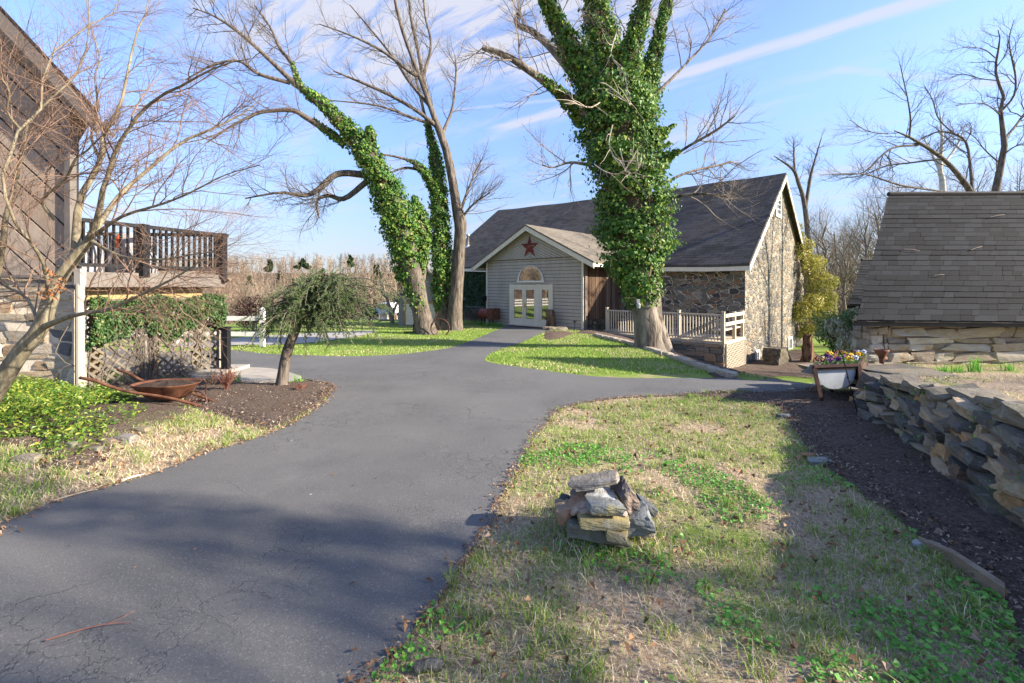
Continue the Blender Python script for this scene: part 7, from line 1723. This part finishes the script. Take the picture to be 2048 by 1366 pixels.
# ------------------------------------------------------------------ beyond the far lawn
def fence(name, lab, pts, rails, hgt, group=None):
    p0 = pts[0]; t = thing(name, lab, 'fence', (p0[0], p0[1], float(gz(*p0)))); pts = [np.array((x, y, float(gz(x, y)))) for x, y in pts]
    for p in pts: b = MB(); b.box(p + (0, 0, hgt / 2 + .02), (.13, .13, hgt + .1)); b.lathe([(.10, 0), (.0, .08)], p + (0, 0, hgt + .07), 4); b.build('post', WHITE, t)
    b = MB()
    for p, q in zip(pts, pts[1:]):
        for z in rails: b.bar(p + (0, 0, z), q + (0, 0, z), .04, .14)
    b.build('rail', WHITE, t); return t
f0 = ground_at(525, 694)
fence('rail_fence', 'white rail fence beyond the gravel path', [(f0[0] - 5.4, f0[1] - .2), (f0[0] - 2.7, f0[1] - .1), (f0[0], f0[1])], (.42, .92), 1.15)
f1 = at(775, 663, 50.0)
fence('rail_fence', 'short white rail fence between the gravel path and the shed', [(f1[0] - 4.2, f1[1] + 1.2), (f1[0] - 2.1, f1[1] + .6), (f1[0], f1[1])], (.45, .95), 1.15)
fence('rail_fence', 'white three rail fence across the field facing the glass doors', [(-37.5 - k * .35, 8 + k * 2.6) for k in range(11)], (.35, .75, 1.15), 1.35)
sd = 26.6; sx0, sx1 = at(797, 600, sd)[0], at(912, 600, sd)[0]; sxm = at(856, 600, sd)[0]; zb_ = float(gz(sx0, sd)) - .2; ze, za = at(797, 597, sd)[2], at(856, 543, sd)[2]
shed = thing('shed', 'grey clapboard shed with cream double doors behind the ivied trunks', 'shed', (sx0, sd, zb_))
poly = [(sx0, zb_), (sx1, zb_), (sx1, ze), (sxm, za), (sx0, ze)]
b = MB(); strips(b, poly, (0, sd, 0), (1, 0, 0), (0, 0, 1), 0, .17, .015, .03); b.prism(poly, (0, sd + .0, 0), (1, 0, 0), (0, 0, 1), -3.0); b.build('wall', plain('shed_grey', (.30, .29, .275), .7, .08, 4), shed)
b = MB()
for (xa, za_), (xb, zb2_) in (((sx0 - .25, ze - .2), (sxm, za + .08)), ((sxm, za + .08), (sx1 + .25, ze - .2))): b.bar((xa, sd + 1.4, za_), (xb, sd + 1.4, zb2_), 3.3, .1)
b.build('roof', plain('shed_roof', (.13, .12, .115), .9, .2, 8), shed)
dz0, dz1 = zb_ + .25, at(830, 607, sd)[2]; dxa, dxb, dxc = at(812, 640, sd)[0], at(846, 640, sd)[0], at(882, 640, sd)[0]
for xa, xb in ((dxa, dxb), (dxb + .03, dxc)):
    b = MB(); b.box(((xa + xb) / 2, sd - .06, (dz0 + dz1) / 2), (xb - xa, .05, dz1 - dz0)); dr_ = b.build('door', CREAM, shed); b = MB()
    for z_ in (dz0 + .08, (dz0 + dz1) / 2, dz1 - .08): b.bar((xa, sd - .1, z_), (xb, sd - .1, z_), .03, .13)
    b.bar((xa + .05, sd - .098, dz1 - .1), (xb - .05, sd - .098, (dz0 + dz1) / 2), .025, .1); b.build('rails', CREAM, dr_)
b = MB(); b.bar((dxa - .06, sd - .08, dz0), (dxa - .06, sd - .08, dz1 + .1), .12, .1, (0, 1, 0)); b.bar((dxa - .1, sd - .08, dz1 + .08), (dxc + .1, sd - .08, dz1 + .08), .1, .16); b.build('door_frame', TIMBER, shed)
# old cultivator and wheel leaning at the shed
gd = ground_at(822, 668)[1]; b = MB(); b.tube([at(808, 664, gd), at(846, 664, gd)], .03, 6); b.tube([at(826, 664, gd), at(829, 640, gd), at(833, 625, gd)], .03, 6); b.tube([at(826, 652, gd), at(836, 628, gd)], .025, 6); b.tube([at(829, 650, gd), at(833, 664, gd)], .025, 6)
solo(b, 'iron_plow', 'old iron garden plow standing before the cream shed door', 'garden tool', BLACKMETAL, tuple(at(826, 666, gd)))
b = MB(); t = np.linspace(0, 2 * PI, 25); c_ = at(880, 656, gd - .5); b.tube(np.stack((c_[0] + .40 * np.cos(t), np.full(25, c_[1]), c_[2] + .40 * np.sin(t)), 1), .03, 6, False)
for k in range(6): b.tube([c_, c_ + (.4 * math.cos(k * PI / 3), 0, .4 * math.sin(k * PI / 3))], .012, 5)
b.tube([at(862, 655, gd - .5), at(876, 622, gd - .5)], .025, 6); solo(b, 'wheel_hoe', 'rusty spoked wheel hoe with a handle bar between the ivied trunks', 'garden tool', RUSTD, tuple(c_ - (0, 0, .4)))
# house and car down the valley
hd = 60; x = (763 - CX) / F * hd; z = float(gz(x, hd)); fh = thing('far_house', 'small grey roofed house down the valley beyond the shed', 'house', (x, hd, z)); b = MB(); b.box((x, hd + 2, z + 1.4), (2.6, 4, 3.4)); b.build('wall', WHITE, fh); b = MB(); zr = at(763, 606, hd)[2]
b.prism([(x - 1.7, zr - 1.5), (x + 1.7, zr - 1.5), (x, zr)], (0, hd - .3, 0), (1, 0, 0), (0, 0, 1), -4.6); b.build('roof', plain('pale_roof', (.42, .43, .46), .8, .1), fh)
g = ground_at(766, 640); cd = 46; x = (766 - CX) / F * cd; z = EYE + (HY - 634) / F * cd; car = thing('parked_car', 'small white car parked down the valley', 'car', (x, cd, z)); b = MB()
b.prism([(-.9, .3), (.9, .3), (.9, .78), (.7, .85), (.55, 1.4), (-.55, 1.4), (-.7, .85), (-.9, .78)], (x, cd, z), (1, 0, 0), (0, 0, 1), -3.6); b.build('body', plain('white_car_paint', (.7, .7, .7), .3, .05, 3, 0, .6), car); b = MB(); b.prism([(-.6, .88), (.6, .88), (.48, 1.32), (-.48, 1.32)], (x, cd - .012, z), (1, 0, 0), (0, 0, 1), .01); b.build('windscreen', GLASS, car)
for sg in (-.75, .75): b = MB(); b.lathe([(0, -.1), (.32, -.1), (.32, .1), (0, .1)], (x + sg, cd + .5, z + .3), 14, ((0, 1, 0), (0, 0, 1), (1, 0, 0))); b.build('wheel', DARK, car)
b = MB(); A0, A1 = [np.array(((p_ - CX) / F * cd, cd, z)) for p_ in (750, 782)]
bpy.context.view_layer.update()
print('objects', len(bpy.data.objects))
